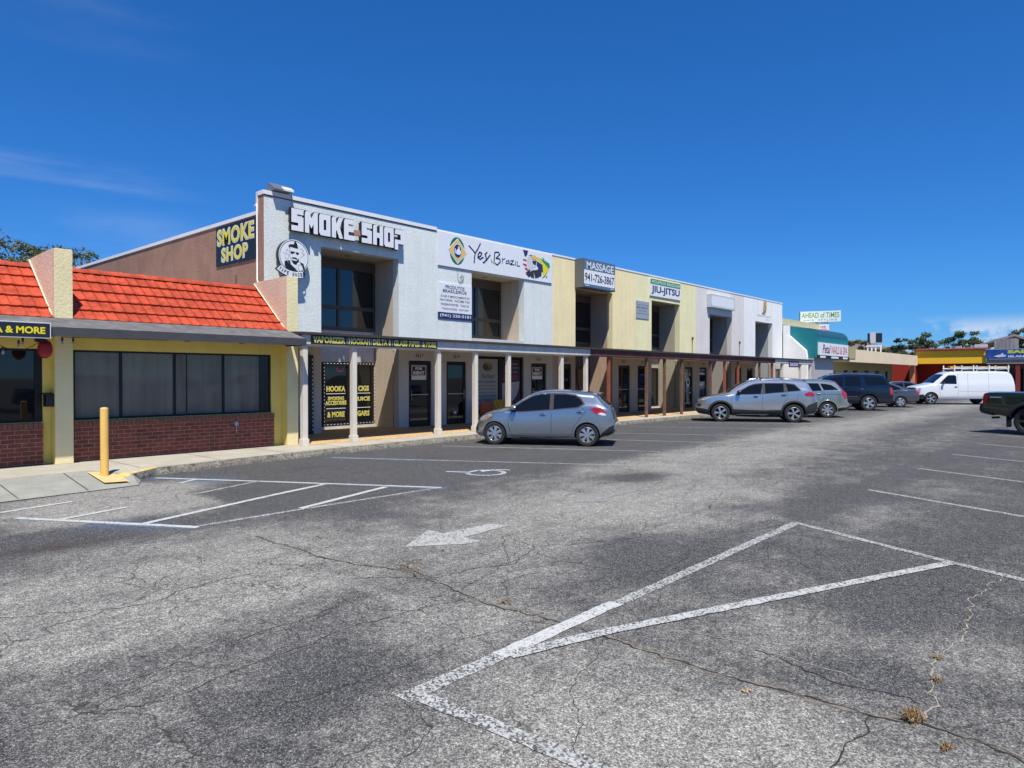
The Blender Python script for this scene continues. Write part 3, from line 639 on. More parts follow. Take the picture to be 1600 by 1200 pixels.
# ---------------------------------------------------------------- left shop: yellow walls, tiled roof
M_YW = mat('yellow_wall', (.92, .72, .20), .85, spec=.25, var=.07, vscale=1.6, bump=.25, bscale=30, streak=.05)
M_YC = mat('cream_wall', (.86, .75, .43), .88, spec=.2, var=.06, vscale=1.8, bump=.5, bscale=22, streak=.05)
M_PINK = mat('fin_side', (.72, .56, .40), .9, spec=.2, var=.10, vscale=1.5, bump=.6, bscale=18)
def brick_mat():
    m = bpy.data.materials.new('red_brick'); m.use_nodes = True; t = m.node_tree; b = t.nodes['Principled BSDF']; L = t.links.new
    geo = N(t, 'ShaderNodeNewGeometry'); sep = N(t, 'ShaderNodeSeparateXYZ'); L(geo.outputs['Position'], sep.inputs[0])
    cmb = N(t, 'ShaderNodeCombineXYZ'); L(sep.outputs[0], cmb.inputs[0]); L(sep.outputs[2], cmb.inputs[1])
    br = N(t, 'ShaderNodeTexBrick'); L(cmb.outputs[0], br.inputs['Vector'])
    br.inputs['Color1'].default_value = (.25, .060, .034, 1); br.inputs['Color2'].default_value = (.15, .042, .026, 1); br.inputs['Mortar'].default_value = (.30, .20, .155, 1)
    br.inputs['Scale'].default_value = 1; br.inputs['Mortar Size'].default_value = .006; br.inputs['Brick Width'].default_value = .215; br.inputs['Row Height'].default_value = .078
    nz = N(t, 'ShaderNodeTexNoise'); L(geo.outputs['Position'], nz.inputs[0]); nz.inputs['Scale'].default_value = 9; nz.inputs['Detail'].default_value = 5
    mr = N(t, 'ShaderNodeMapRange'); L(nz.outputs[0], mr.inputs[0]); mr.inputs[3].default_value = .55; mr.inputs[4].default_value = 1.5
    mx = N(t, 'ShaderNodeMixRGB', blend_type='MULTIPLY'); mx.inputs[0].default_value = 1; L(br.outputs[0], mx.inputs[1]); L(mr.outputs[0], mx.inputs[2]); L(mx.outputs[0], b.inputs['Base Color'])
    bp = N(t, 'ShaderNodeBump'); bp.invert = True; bp.inputs['Strength'].default_value = .6; bp.inputs['Distance'].default_value = .01; L(br.outputs['Fac'], bp.inputs['Height']); L(bp.outputs[0], b.inputs['Normal'])
    b.inputs['Roughness'].default_value = .85
    return m
M_BRICK = brick_mat()
SH = thing('tiled_roof_shop', (4.2, 15.0, .13), 'single-storey yellow shop with orange tiled roof and brick sills', 'building')
mb = MB(); wall_open(mb, -9, 8.85, .13, 2.95, 15.05, .25, [(4.40, 8.50, .92, 2.27), (-2.5, 3.90, .92, 2.27)])
mb.box(-9, 9.3, 24.8, 25, .13, 3.6); mb.box(-9, -8.75, 15.3, 24.8, .13, 3.6); mb.box(9.06, 9.3, 15.3, 24.8, .13, 3.6)
mb.build('wall', M_YW, SH)
for a, b in ((-2.5, 3.88), (4.38, 8.52)):
    mb = MB(); mb.box(a, b, 14.955, 15.046, .13, .80)
    k = a
    mb.build('brick_base', M_BRICK, SH)
    mb = MB(); kk = int((b - a) / .078)
    for i in range(kk):
        x = a + (b - a) * i / kk; mb.box(x + .003, x + (b - a) / kk - .004, 14.93, 15.044, .802, .905)
    mb.box(a, b, 14.95, 15.042, .80, .90)
    mb.build('brick_sill', mat('brick_sill', (.21, .085, .058), .85, var=.35, vscale=12, bump=.4, bscale=50), SH)
xs = [4.42, 5.25, 6.30, 7.36, 8.48]
framed(SH, 4.40, 8.50, .905, 2.285, 15.10, [(xs[0] + .02, xs[1] - .025, .96, 2.23), (xs[1] + .025, xs[2] - .025, .96, 2.23), (xs[2] + .025, xs[3] - .025, .96, 2.23), (xs[3] + .025, xs[4] - .03, .96, 2.23)], M_BRONZE, G_BLIND)
framed(SH, -2.5, 3.90, .905, 2.285, 15.10, [(-2.4, .3, .96, 2.23), (.36, 2.1, .96, 2.23), (2.16, 3.78, .96, 2.23)], M_BRONZE, G_DARK)
M_GAP = mat('blind_gap', (.012, .012, .012), .2)
mb = MB(); mb.box(6.545, 6.565, 15.085, 15.095, .96, 2.23); mb.build('blind_edge', M_GAP, SH); mb = MB(); mb.box(8.22, 8.44, 15.088, 15.096, .96, 2.23); mb.build('blind_edge', M_GAP, SH)
# fins / pillars
FINS = [(4.03, 4.33), (8.77, 9.06)]
for a, b in FINS:
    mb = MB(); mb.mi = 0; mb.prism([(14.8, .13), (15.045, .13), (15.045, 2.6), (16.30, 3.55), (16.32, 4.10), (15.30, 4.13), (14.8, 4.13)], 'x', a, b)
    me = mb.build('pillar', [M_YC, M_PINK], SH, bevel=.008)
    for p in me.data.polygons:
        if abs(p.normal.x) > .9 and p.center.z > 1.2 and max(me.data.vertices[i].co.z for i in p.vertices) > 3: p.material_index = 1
    # the side face below the awning is painted like the wall
    mb = MB(); mb.box(a - .003, a, 14.81, 15.044, .131, 2.70); mb.build('pillar_side', M_YW, SH)
    mb = MB(); mb.tube([(a - .02, 14.83, 2.86), (a - .02, 16.3, 4.07)], .014, 6); mb.build('flashing', mat('cream_flash', (.75, .70, .5), .6), SH)
# tiled roof: eave (14.82, 2.80) to ridge (16.27, 3.93)
M_TILE = mat('roof_tile', (.43, .060, .024), .72, spec=.3, var=.26, vscale=2.6, bump=.25, bscale=40, speck=.12, sscale=9, dirt=((.30, .085, .045), 4.0, .66))
def tile_roof(x0, x1):
    mb = MB(); y0, z0, y1, z1 = 14.80, 2.80, 16.27, 3.90; rows = 5; pitch = .20
    L = math.hypot(y1 - y0, z1 - z0); ty, tz = (y1 - y0) / L, (z1 - z0) / L; ny, nz = -tz, ty
    nseg = 7; k = int(round((x1 - x0) / pitch)); pitch = (x1 - x0) / k; g = random.Random(int(x0 * 7))
    for r in range(rows):
        s0, s1 = L * r / rows - (.03 if r else 0), L * (r + 1) / rows
        for i in range(k):
            off = g.uniform(-.002, .002); prof = []
            # one flat-pan S tile: low pan, raised roll at the right with a sharp step at the butt
            for q in range(nseg + 1):
                u = q / nseg; h = .010 + .014 * max(0, math.sin(math.pi * min(1, max(0, (u - .48) / .52)))) + .008 * (1 - u)
                prof.append((x0 + (i + u) * pitch, h))
            va = [];
            for x, h in prof:
                hb = h + .045 + off; ht = h + .004 + off
                va.append((x, y0 + ty * s0 + ny * hb, z0 + tz * s0 + nz * hb)); va.append((x, y0 + ty * s1 + ny * ht, z0 + tz * s1 + nz * ht)); va.append((x, y0 + ty * s0 + ny * (hb - .045), z0 + tz * s0 + nz * (hb - .045)))
            mb.add(va, [(3 * q, 3 * q + 3, 3 * q + 4, 3 * q + 1) for q in range(nseg)] + [(3 * q, 3 * q + 2, 3 * q + 5, 3 * q + 3) for q in range(nseg)])
    # ridge tiles
    n = int((x1 - x0) / .42)
    for i in range(n):
        a = x0 + (x1 - x0) * i / n; b = x0 + (x1 - x0) * (i + 1) / n + .03; v = []
        for x, rr in ((a, .085), (b, .105)):
            for q in range(7):
                t = math.pi * q / 6; v.append((x, y1 + .02 - rr * math.cos(t) * 1.1, z1 + .01 + rr * math.sin(t)))
        mb.add(v, [(q, q + 1, 8 + q, 7 + q) for q in range(6)])
    mb.add([(x0, y1 + .02, z1), (x1, y1 + .02, z1), (x1, 17.6, 3.2), (x0, 17.6, 3.2)], [(0, 1, 2, 3)])
    mb.build('tile_roof', M_TILE, SH, recalc=False, smooth=True)
tile_roof(4.34, 8.77); tile_roof(-6.5, 4.02)
mb = MB(); mb.box(-6.5, 4.03, 14.84, 14.95, 2.72, 2.84); mb.box(4.33, 8.77, 14.84, 14.95, 2.72, 2.84); mb.build('eave_board', mat('eave_dark', (.05, .02, .015), .8), SH)
mb = MB(); mb.box(-9, 9.3, 17.5, 25, 3.15, 3.25); mb.build('flat_roof', mat('flat_roof', (.3, .3, .3), .9), SH)
# grey canvas awning
M_CANV = mat('grey_canvas', (.15, .148, .145), .85, spec=.2, var=.22, vscale=3, streak=.22, bump=.15, bscale=90)
M_CANV2 = mat('grey_canvas_valance', (.070, .072, .078), .85, spec=.2, var=.1, vscale=3)
aw = thing('awning', (3, 14.8, 2.45), 'long grey canvas awning over the yellow shop windows', 'awning')
mb = MB(); K = 40; rows = []
for i in range(K + 1):
    x = -8 + (8.77 + 8) * i / K; s = -.012 * abs(math.sin(math.pi * i / 2))
    rows += [(x, 14.84, 2.86), (x, 14.4, 2.735 + s), (x, 13.99, 2.62)]
mb.add(rows, [(3 * i + q, 3 * i + 3 + q, 3 * i + 4 + q, 3 * i + 1 + q) for i in range(K) for q in range(2)])
mb.poly([(8.772, 14.84, 2.86), (8.772, 13.99, 2.62), (8.772, 14.84, 2.62)])
mb.build('canvas_top', M_CANV, aw, recalc=False)
mb = MB(); mb.box(-8, 8.775, 13.98, 13.992, 2.465, 2.625); mb.box(8.765, 8.777, 13.992, 14.82, 2.465, 2.622); mb.build('valance', M_CANV2, aw)
mb = MB()
for x in [-3.7, -1.2, 1.3, 3.98, 5.2, 6.4, 7.6, 8.7]:
    mb.tube([(x, 14.02, 2.50), (x, 14.8, 2.50)], .012, 6); mb.tube([(x, 14.02, 2.50), (x, 14.8, 2.80)], .012, 6)
mb.tube([(-8, 14.02, 2.48), (8.74, 14.02, 2.48)], .014, 6); mb.build('frame', M_BRONZE, aw)

# ---------------------------------------------------------------- two-storey strip of shops
X0, U, YF = 9.52, 6.217, 17.2
M_BLUE = stucco('wall_pale_blue', (.745, .79, .75)); M_CREAM = stucco('wall_cream', (.90, .77, .44)); M_CREAM2 = stucco('wall_cream_green', (.85, .79, .47))
M_LILAC = stucco('wall_lilac_grey', (.74, .70, .655)); M_WHITE = stucco('wall_white', (.86, .87, .84), .03)
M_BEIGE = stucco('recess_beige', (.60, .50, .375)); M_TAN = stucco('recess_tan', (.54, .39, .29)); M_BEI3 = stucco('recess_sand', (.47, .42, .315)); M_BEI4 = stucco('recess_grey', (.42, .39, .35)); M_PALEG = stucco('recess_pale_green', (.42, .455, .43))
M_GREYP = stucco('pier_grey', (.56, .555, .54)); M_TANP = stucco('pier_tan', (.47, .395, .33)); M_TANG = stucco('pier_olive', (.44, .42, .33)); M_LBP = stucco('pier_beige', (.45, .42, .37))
M_BRST = stucco('side_brown', (.36, .205, .145), .14); M_COPE = mat('coping_white', (.80, .80, .79), .6, var=.04, vscale=3)
BD = thing('shop_block', (X0, YF, .13), 'long two-storey stucco block of shops painted pale blue, cream and white', 'building')
TOP = 6.62
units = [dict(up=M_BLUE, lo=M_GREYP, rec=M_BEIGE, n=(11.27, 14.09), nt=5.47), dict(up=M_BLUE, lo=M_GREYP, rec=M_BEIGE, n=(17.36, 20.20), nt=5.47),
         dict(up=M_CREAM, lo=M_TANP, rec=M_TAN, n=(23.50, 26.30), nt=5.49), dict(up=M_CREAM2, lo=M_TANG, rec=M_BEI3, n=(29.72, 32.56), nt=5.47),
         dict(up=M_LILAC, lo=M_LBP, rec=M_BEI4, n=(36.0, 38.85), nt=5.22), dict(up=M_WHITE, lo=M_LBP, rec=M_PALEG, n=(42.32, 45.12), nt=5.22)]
DOORS = [(14.50, 15.47), (16.15, 17.09), (20.62, 21.56), (22.30, 23.22), (26.80, 27.77), (28.45, 29.33), (33.14, 34.02), (34.80, 35.68), (39.38, 40.25), (41.07, 41.98), (45.65, 46.55)]
ZS = 2.60    # line between the two wall paints, hidden behind the canopy
for i, u in enumerate(units):
    a, b = X0 + U * i, X0 + U * (i + 1); n0, n1 = u['n']; zt = u['nt']
    if i == 5: b = 46.82
    g = .0 if i == 0 else 0
    lowopen = i in (0, 2, 3, 4, 5)
    mb = MB()
    op = [(n0, n1, ZS, zt)]
    if i == 1: op = [(n0, n1, 3.02, zt)]
    wall_open(mb, a, b, ZS, TOP, YF, .28, op)
    mb.build('front_wall', u['up'], BD, recalc=False)
    mb = MB(); dd = [(p, q, .13, 2.28) for p, q in DOORS if a - .1 < p < b]
    if i == 1: dd.append((n0 + .02, n1 - .02, .45, 2.50))
    else: dd.append((n0, n1, .13, ZS))
    if i == 1:
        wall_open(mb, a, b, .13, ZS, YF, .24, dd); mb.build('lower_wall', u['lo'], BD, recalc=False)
    else:
        for p_, q_ in ((a, n0), (n1, b)):
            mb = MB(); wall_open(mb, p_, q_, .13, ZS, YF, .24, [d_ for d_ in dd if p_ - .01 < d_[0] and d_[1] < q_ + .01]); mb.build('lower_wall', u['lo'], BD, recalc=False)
    # two-storey recess
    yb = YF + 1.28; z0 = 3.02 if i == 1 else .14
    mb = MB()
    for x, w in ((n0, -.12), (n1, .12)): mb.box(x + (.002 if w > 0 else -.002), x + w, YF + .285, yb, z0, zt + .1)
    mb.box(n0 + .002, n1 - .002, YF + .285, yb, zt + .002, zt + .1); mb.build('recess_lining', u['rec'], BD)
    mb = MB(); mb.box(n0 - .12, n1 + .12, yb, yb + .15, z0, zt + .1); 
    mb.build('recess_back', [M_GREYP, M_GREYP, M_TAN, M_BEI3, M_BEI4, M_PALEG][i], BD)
    if i == 1:
        mb = MB(); mb.box(n0, n1, YF + .001, yb - .002, 2.94, 3.02); mb.box(n0, n1, YF + .02, YF + .16, 3.02, 3.12); mb.build('ledge', mat('ledge_white', (.6, .6, .56), .8, var=.1, vscale=4), BD)
    # recessed soffit lamp
    mb = MB(); mb.lathe([(.0, zt - .004), (.07, zt - .006), (.09, zt - .012), (.1, zt - .001)], 16, ((n0 + n1) / 2, YF + .7, 0)); mb.build('soffit_light', mat('lamp_grey', (.25, .22, .18), .6) if i == 0 else bpy.data.materials['lamp_grey'], BD)
# coping
mb = MB(); mb.box(X0 - .03, 15.70, YF - .03, YF + .30, TOP, TOP + .11); mb.box(15.70, 21.90, YF + .0, YF + .30, TOP, TOP + .06); mb.box(21.90, 46.85, YF - .02, YF + .30, TOP + .001, TOP + .07); mb.build('coping', M_COPE, BD)
# dark shadow gap board under the coping of the first unit
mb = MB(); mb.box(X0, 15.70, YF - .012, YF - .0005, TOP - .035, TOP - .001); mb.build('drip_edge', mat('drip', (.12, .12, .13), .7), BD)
# side wall
mb = MB(); mb.prism([(YF + .29, .13), (45, .13), (45, 6.12), (YF + .29, 6.12)], 'x', X0 + .0, X0 + .25); mb.box(X0 + .012, X0 + .25, YF + .282, YF + .29, 6.12, TOP); mb.build('side_wall', M_BRST, BD)
mb = MB(); mb.box(X0 - .03, X0 + .28, YF + .33, 45, 6.121, 6.22); mb.box(X0 - .03, X0 + .10, YF + .285, YF + .36, 6.12, TOP + .10)
mb.build('side_coping', M_COPE, BD)
mb = MB(); mb.box(X0 - .006, X0 - .001, YF + .003, YF + .284, 2.3, TOP - .005); mb.build('corner_strip', M_BRST, BD)
mb = MB(); mb.box(X0 + .25, 46.8, 17.5, 44.9, 5.9, 6.0); mb.build('flat_roof', bpy.data.materials['flat_roof'], BD)
mb = MB(); mb.box(46.6, 46.82, YF + .285, 45, .13, 6.12); mb.box(46.6, 46.82, YF + .285, YF + .4, 6.12, TOP); mb.build('end_wall', M_WHITE, BD)
mb = MB(); mb.box(X0 + .25, 46.6, 44.8, 45, .13, 5.9); mb.build('rear_wall', M_BRST, BD)
# doors
for k, (p, q) in enumerate(DOORS): door(BD, p, q, YF + .07, hinge='lr'[k % 2])
# recess windows
def recess_window(n0, n1, y, upper=True, w=None):
    a, b = (n0 + .86 if w is None else w[0]), (n1 - .02 if w is None else w[1])
    m1 = (a + b) / 2
    top = 5.42 if n0 < 33 else 5.18
    # tall brown header, then two columns with a low transom row
    ps = [(a + .06, m1 - .05, 3.98, 5.12), (m1 + .05, b - .07, 3.98, 5.12), (a + .06, m1 - .05, 3.32, 3.86), (m1 + .05, b - .07, 3.32, 3.86)]
    return framed(BD, a, b, 3.22, top, y - .07, ps, M_BROWNF, G_UP, depth=.10)
for i, u in enumerate(units):
    n0, n1 = u['n']; y = YF + 1.28
    w = recess_window(n0, n1, y, w=(n0 + .02, n1 - .02))
    if i != 1:
        # shopfront at the back of the recess, under a pale panel
        mb = MB(); mb.box(n0 + .02, n1 - .02, y - .05, y - .002, 2.22, 3.2); mb.build('spandrel', [M_GREYP, 0, M_BROWNW, M_BEI3, M_BEI4, M_PALEG][i], BD)
        a, b = n0 + .80, n1 - .06; m1 = (a + b) / 2
        framed(BD, a, b, .20, 2.20, y - .05, [(a + .12, m1 - .06, .32, 2.10), (m1 + .06, b - .1, .32, 2.10)], M_BRONZE, G_DARK, depth=.09)
        mb = MB(); mb.box(a - .1, b + .03, y - .13, y - .10, .14, .22); mb.build('window_sill', bpy.data.materials['ledge_white'] if bpy.data.materials.get('ledge_white') else M_COPE, BD)
n0, n1 = units[1]['n']
framed(BD, n0 + .02, n1 - .02, .45, 2.50, YF + .09, [(n0 + .08, 18.84, .52, 2.44), (19.0, n1 - .1, .52, 2.44)], M_BRONZE, G_DARK, depth=.08)
# cables and small fixtures on the facade
mb = MB(); mb.tube([(X0 - .04, YF + .42, 6.36), (X0 - .05, YF + .30, 6.38), (X0 - .05, YF + .27, 6.30), (X0 - .05, YF + .27, 4.35), (X0 - .04, YF + .1, 4.1), (X0 - .03, YF - .04, 4.02)], .022, 8)
tag(mb.build('conduit', M_COPE, loc=(X0 - .05, YF + .3, 4.0), smooth=True), 'thin white conduit running down the brown side wall', 'pipe')
mb = MB(); mb.tube([(X0 - .3, 16.6, 4.0), (X0 - .1, 17.6, 4.02), (X0 - .1, 18.2, 4.0)], .035, 8); mb.tube([(X0 - .12, 17.5, 4.02), (X0 - .12, 17.5, 4.12)], .05, 8)
tag(mb.build('roof_pipe', M_COPE, loc=(X0 - .1, 17.6, 3.9), smooth=True), 'white pipe lying along the foot of the brown wall above the tiles', 'pipe')
mb = MB(); mb.box(X0 - .08, X0 - .001, 18.6, 18.75, 4.05, 4.2); mb.box(X0 - .05, X0 - .001, 18.15, 18.22, 4.0, 4.25); mb.tube([(X0 - .03, 18.68, 4.2), (X0 - .03, 18.68, 4.6)], .012, 6)
tag(mb.build('junction_box', mat('jbox', (.10, .055, .04), .8), loc=(X0, 18.7, 4.05)), 'small brown junction box on the brown wall just above the tiles', 'box')

# ---------------------------------------------------------------- canopies
M_POSTW = mat('post_white', (.70, .65, .56), .75, var=.06, vscale=4, bump=.1, bscale=30, dirt=((.42, .37, .32), 3, .66)); M_POSTR = mat('post_rust', (.30, .085, .040), .8, var=.3, vscale=7, bump=.2, bscale=30); M_POSTB = mat('post_brown', (.17, .085, .055), .8, var=.35, vscale=6)
M_FASW = mat('fascia_white', (.66, .62, .565), .8, var=.10, vscale=2, streak=.12); M_FASB = mat('fascia_brown', (.125, .048, .038), .8, var=.35, vscale=1.4, streak=.3); M_FASR = mat('fascia_rust', (.33, .085, .05), .8, var=.35, vscale=1.8)
M_SHING = mat('shingle_edge', (.05, .042, .042), .95, var=.2, vscale=5, bump=.4, bscale=40); M_SOFF = mat('canopy_soffit', (.24, .19, .14), .9, var=.1)
def canopy(x0, x1, posts, fm, label, group, bottom=2.49):
    c = thing('walkway_canopy', ((x0 + x1) / 2, 14.4, .13), label, 'canopy', group)
    mb = MB(); mb.box(x0, x1, 14.29, 14.36, bottom + .03, 2.735); mb.build('fascia', fm, c)
    mb = MB(); mb.prism([(14.22, 2.74), (14.22, 2.80), (YF - .01, 2.93), (YF - .01, 2.80), (14.3, 2.74)], 'x', x0 - .02, x1 + .0); mb.build('roof', M_SHING, c)
    mb = MB(); mb.box(x0 + .02, x1 - .02, 14.37, YF - .02, 2.70, 2.735); mb.build('soffit', M_SOFF, c)
    mb = MB(); mb.box(x0, x1, 14.345, 14.46, bottom, bottom + .10); mb.build('beam', fm if fm is M_FASW else M_FASR, c)
    for x, m, base in posts:
        mb = MB(); w = .05 if m is M_POSTR or m is M_POSTB else .064
        mb.box(x - w, x + w, 14.405 - w, 14.405 + w, .13, bottom)
        if base:
            mb.box(x - w - .02, x + w + .02, 14.405 - w - .02, 14.405 + w + .02, .131, .30)
            mb.box(x - w + .035, x - w + .045, 14.405 - w - .008, 14.405 - w - .0005, .33, bottom - .01); mb.box(x + w - .045, x + w - .035, 14.405 - w - .008, 14.405 - w - .0005, .33, bottom - .01)
        mb.build('post', m, c, bevel=.005)
    return c
canopy(8.87, 20.42, [(x, M_POSTW, 1) for x in (8.97, 10.36, 13.2, 14.68, 16.15, 18.86, 20.30)], M_FASW, 'white canopy on white posts in front of the pale blue shops', 'canopies along the shops')
canopy(20.425, 37.9, [(21.76, M_POSTR, 0), (24.5, M_POSTB, 0), (25.95, M_POSTB, 0), (27.45, M_POSTB, 0), (30.25, M_POSTB, 0), (31.75, M_POSTR, 0), (33.3, M_POSTR, 0), (36.0, M_POSTB, 0), (37.75, M_POSTR, 0)], M_FASB, 'rusty brown canopy on thin posts in front of the cream shops', 'canopies along the shops')
canopy(37.905, 44.0, [(39.2, M_POSTW, 0), (42.1, M_POSTW, 0), (43.8, M_POSTW, 0)], M_FASW, 'pale far canopy past the brown one, in front of the white shop', 'canopies along the shops')

# ---------------------------------------------------------------- beyond the block
M_TEAL = mat('teal_metal', (.006, .19, .22), .5, var=.08, vscale=2); M_NAVYM = mat('barrel_roof', (.035, .045, .105), .45, var=.2, vscale=3)
M_CRM = stucco('far_cream', (.80, .66, .45)); M_OLV = stucco('far_olive', (.42, .38, .22)); M_WGR = stucco('far_grey', (.40, .395, .42))
NB = thing('nail_shop', (50, 15.1, .13), 'white wing wall and teal barrel awning shop past the two-storey block', 'building')
mb = MB(); mb.prism([(YF, .13), (15.65, .13), (15.65, 3.05), (15.72, 3.5), (16.84, 4.55), (16.84, 5.2), (YF, 5.2)], 'x', 46.95, 47.28); mb.build('wing_wall', M_WHITE, NB)
mb = MB(); mb.box(47.3, 55.5, 17.2, 17.45, .13, 5.3); mb.box(47.3, 51.4, 15.3, 17.19, .13, 3.0); mb.build('wall', M_WGR, NB)
prof = [(16.84, 5.15)] + [(15.72 + .0 - .62 * math.sin(R(a)), 4.42 + .55 * math.cos(R(a))) for a in range(0, 91, 10)] + [(15.1, 3.02), (15.7, 3.02), (16.84, 4.55)]
mb = MB(); mb.prism(prof, 'x', 47.3, 54.1); mb.build('barrel_awning', M_TEAL, NB)
mb = MB()
for i in range(26):
    x = 47.35 + 6.7 * i / 26
    if i % 2 == 0:
        pp = [(15.72 - .635 * math.sin(R(a)), 4.42 + .565 * math.cos(R(a))) for a in range(-6, 91, 8)]; v = []
        for y, z in pp: v += [(x, y, z), (x + .26, y, z)]
        mb.add(v, [(2 * q, 2 * q + 1, 2 * q + 3, 2 * q + 2) for q in range(len(pp) - 1)])
mb.build('awning_ribs', M_NAVYM, NB)
mb = MB(); mb.box(46.9, 55.6, 17.46, 32, 5.2, 5.75); mb.prism([(17.46, 5.75), (32, 5.75), (32, 7.7), (24, 7.0)], 'x', 54.0, 58.5); mb.build('parapet', stucco('parapet_yellow', (.62, .56, .34)), NB)
mb = MB(); mb.box(47.0, 60.5, 24.0, 24.4, 4, 7.6); mb.build('upper_wall', bpy.data.materials['parapet_yellow'], NB)
# low cream strip
LB = thing('cream_strip_building', (65, 17.2, .13), 'low cream strip of shops with a deep plain fascia', 'building')
mb = MB(); mb.box(54.2, 76.2, 15.0, 15.25, 2.86, 3.80); mb.box(54.2, 76.2, 15.25, 17.3, 2.95, 3.05); mb.build('fascia', M_CRM, LB)
mb = MB(); mb.box(54.0, 55.5, 14.96, 15.2, 3.1, 3.95); mb.build('fascia_panel', M_OLV, LB)
mb = MB(); ops = [(60.5, 61.6, 1.0, 2.3), (63, 64.4, 1.0, 2.3), (66.5, 68, 1.0, 2.3), (70, 71.4, .13, 2.3), (56.5, 58.2, .13, 2.3), (73.6, 74.6, .13, 2.3)]
wall_open(mb, 51.4, 76.2, .13, 2.95, 17.2, .25, ops); mb.build('wall', M_OLV, LB, recalc=False)
for a, b, c, d in ops: framed(LB, a, b, c, d, 17.3, [(a + .08, (a + b) / 2 - .04, c + .08, d - .08), ((a + b) / 2 + .04, b - .08, c + .08, d - .08)], M_BRONZE, G_DARK)
mb = MB(); mb.box(54, 76.2, 17.46, 30, 3.4, 3.5); mb.build('flat_roof', bpy.data.materials['flat_roof'], LB)
# red and yellow building across the end, facing us
RB = thing('red_shop_building', (77, 10, .0), 'red walled building with bright yellow fascia across the end of the lot', 'building')
M_RED = stucco('red_wall', (.36, .035, .022)); M_AMB = mat('amber_fascia', (.95, .52, .02), .7, var=.04); M_REDR = mat('red_roof_edge', (.17, .03, .02), .8, var=.35, vscale=.8)
mb = MB(); mb.box(77.0, 77.3, 9.6, 15.3, 3.02, 4.25); mb.box(77.3, 79, 9.6, 15.3, 3.06, 3.16); mb.build('yellow_fascia', M_AMB, RB)
mb = MB(); mb.prism([(76.8, 4.26), (76.8, 4.38), (78.9, 4.56), (80, 4.55), (80, 4.26)], 'y', 9.6, 15.5)
mb.build('red_roof', M_REDR, RB)
mb = MB(); mb.box(79, 79.3, 12.2, 19, .0, 3.1); mb.box(76.4, 79, 15.32, 15.6, 0, 3.1); mb.build('wall', M_RED, RB)
mb = MB(); mb.box(79.05, 79.25, 9.0, 12.2, 0, 3.1); mb.build('shopfront', mat('dim_front', (.05, .045, .04), .5), RB)
mb = MB(); mb.box(76.3, 76.5, 15.28, 15.7, 0, 2.9); mb.build('lit_wall_edge', mat('lit_edge_orange', (.75, .30, .14), .8), RB)  # sunlit left edge of the red wall, put in as a brighter strip
framed_mb = MB(); framed_mb.box(79.0, 79.04, 9.6, 12.0, .2, 2.6); framed_mb.build('window', G_DARK, RB)
SB = thing('brown_shop_building', (77, 4, 0), 'dark fronted shop building at the right end under the blue banner', 'building')
mb = MB(); mb.box(79, 79.3, -30, 9.6, .0, 3.4); mb.build('wall', stucco('brown_front', (.15, .105, .085)), SB)
mb = MB(); mb.box(76.9, 77.2, -30, 9.55, 2.95, 3.35); mb.box(77.2, 79, -30, 9.55, 3.0, 3.1); mb.build('fascia', mat('fascia_taupe', (.32, .27, .22), .8, var=.2), SB)
M_COL = mat('maroon_col', (.20, .02, .02), .7)
for y in (7.2, 3.4, -1, -6):
    mb = MB(); mb.box(76.95, 77.25, y - .16, y + .16, 0, 2.95); mb.build('column', M_COL, SB)
mb = MB()
for k in range(9): mb.box(78.94, 78.99, 8.6 - k * 2.1, 7.0 - k * 2.1, .3, 2.5)
mb.build('window', G_DARK, SB)
mb = MB(); mb.box(79.3, 92, -30, 9.6, 3.4, 3.55); mb.build('flat_roof', bpy.data.materials['flat_roof'], SB)
# house gable with grey siding behind, right
GH = thing('grey_gabled_house', (96, 6, 0), 'grey gabled house roof rising behind the blue banner', 'building')
mb = MB(); mb.prism([(9.2, 0), (9.2, 6.1), (11.2, 6.1), (11.2, 0)], 'x', 96, 99); mb.build('wall', mat('grey_siding', (.30, .27, .27), .85, streak=.35), GH)
mb = MB(); mb.prism([(8.4, 6.2), (9.6, 6.75), (14.6, 5.2), (14.6, 5.0), (9.6, 6.5), (8.4, 5.95)], 'x', 99.1, 108); mb.build('roof', mat('grey_roof', (.30, .26, .25), .9, var=.15), GH)
mb = MB(); mb.box(95.4, 96, 11.8, 13.0, 4.8, 5.5); mb.build('porch', mat('porch_white', (.62, .62, .60), .8), GH)
BH = thing('brown_roofed_house', (120, 38, 0), 'brown hipped house roof beyond the cream strip', 'building')
mb = MB(); mb.box(118, 136, 26, 44, 0, 5); mb.build('wall', mat('house_wall', (.4, .35, .28), .9), BH)
mb = MB(); v = [(116, 24, 5), (138, 24, 5), (138, 46, 5), (116, 46, 5), (124, 34, 7.9), (131, 34, 7.9)]
mb.add(v, [(0, 1, 5, 4), (1, 2, 5), (2, 3, 4, 5), (3, 0, 4), (3, 2, 1, 0)]); mb.build('roof', mat('brown_roof', (.16, .12, .115), .95, var=.2), BH)
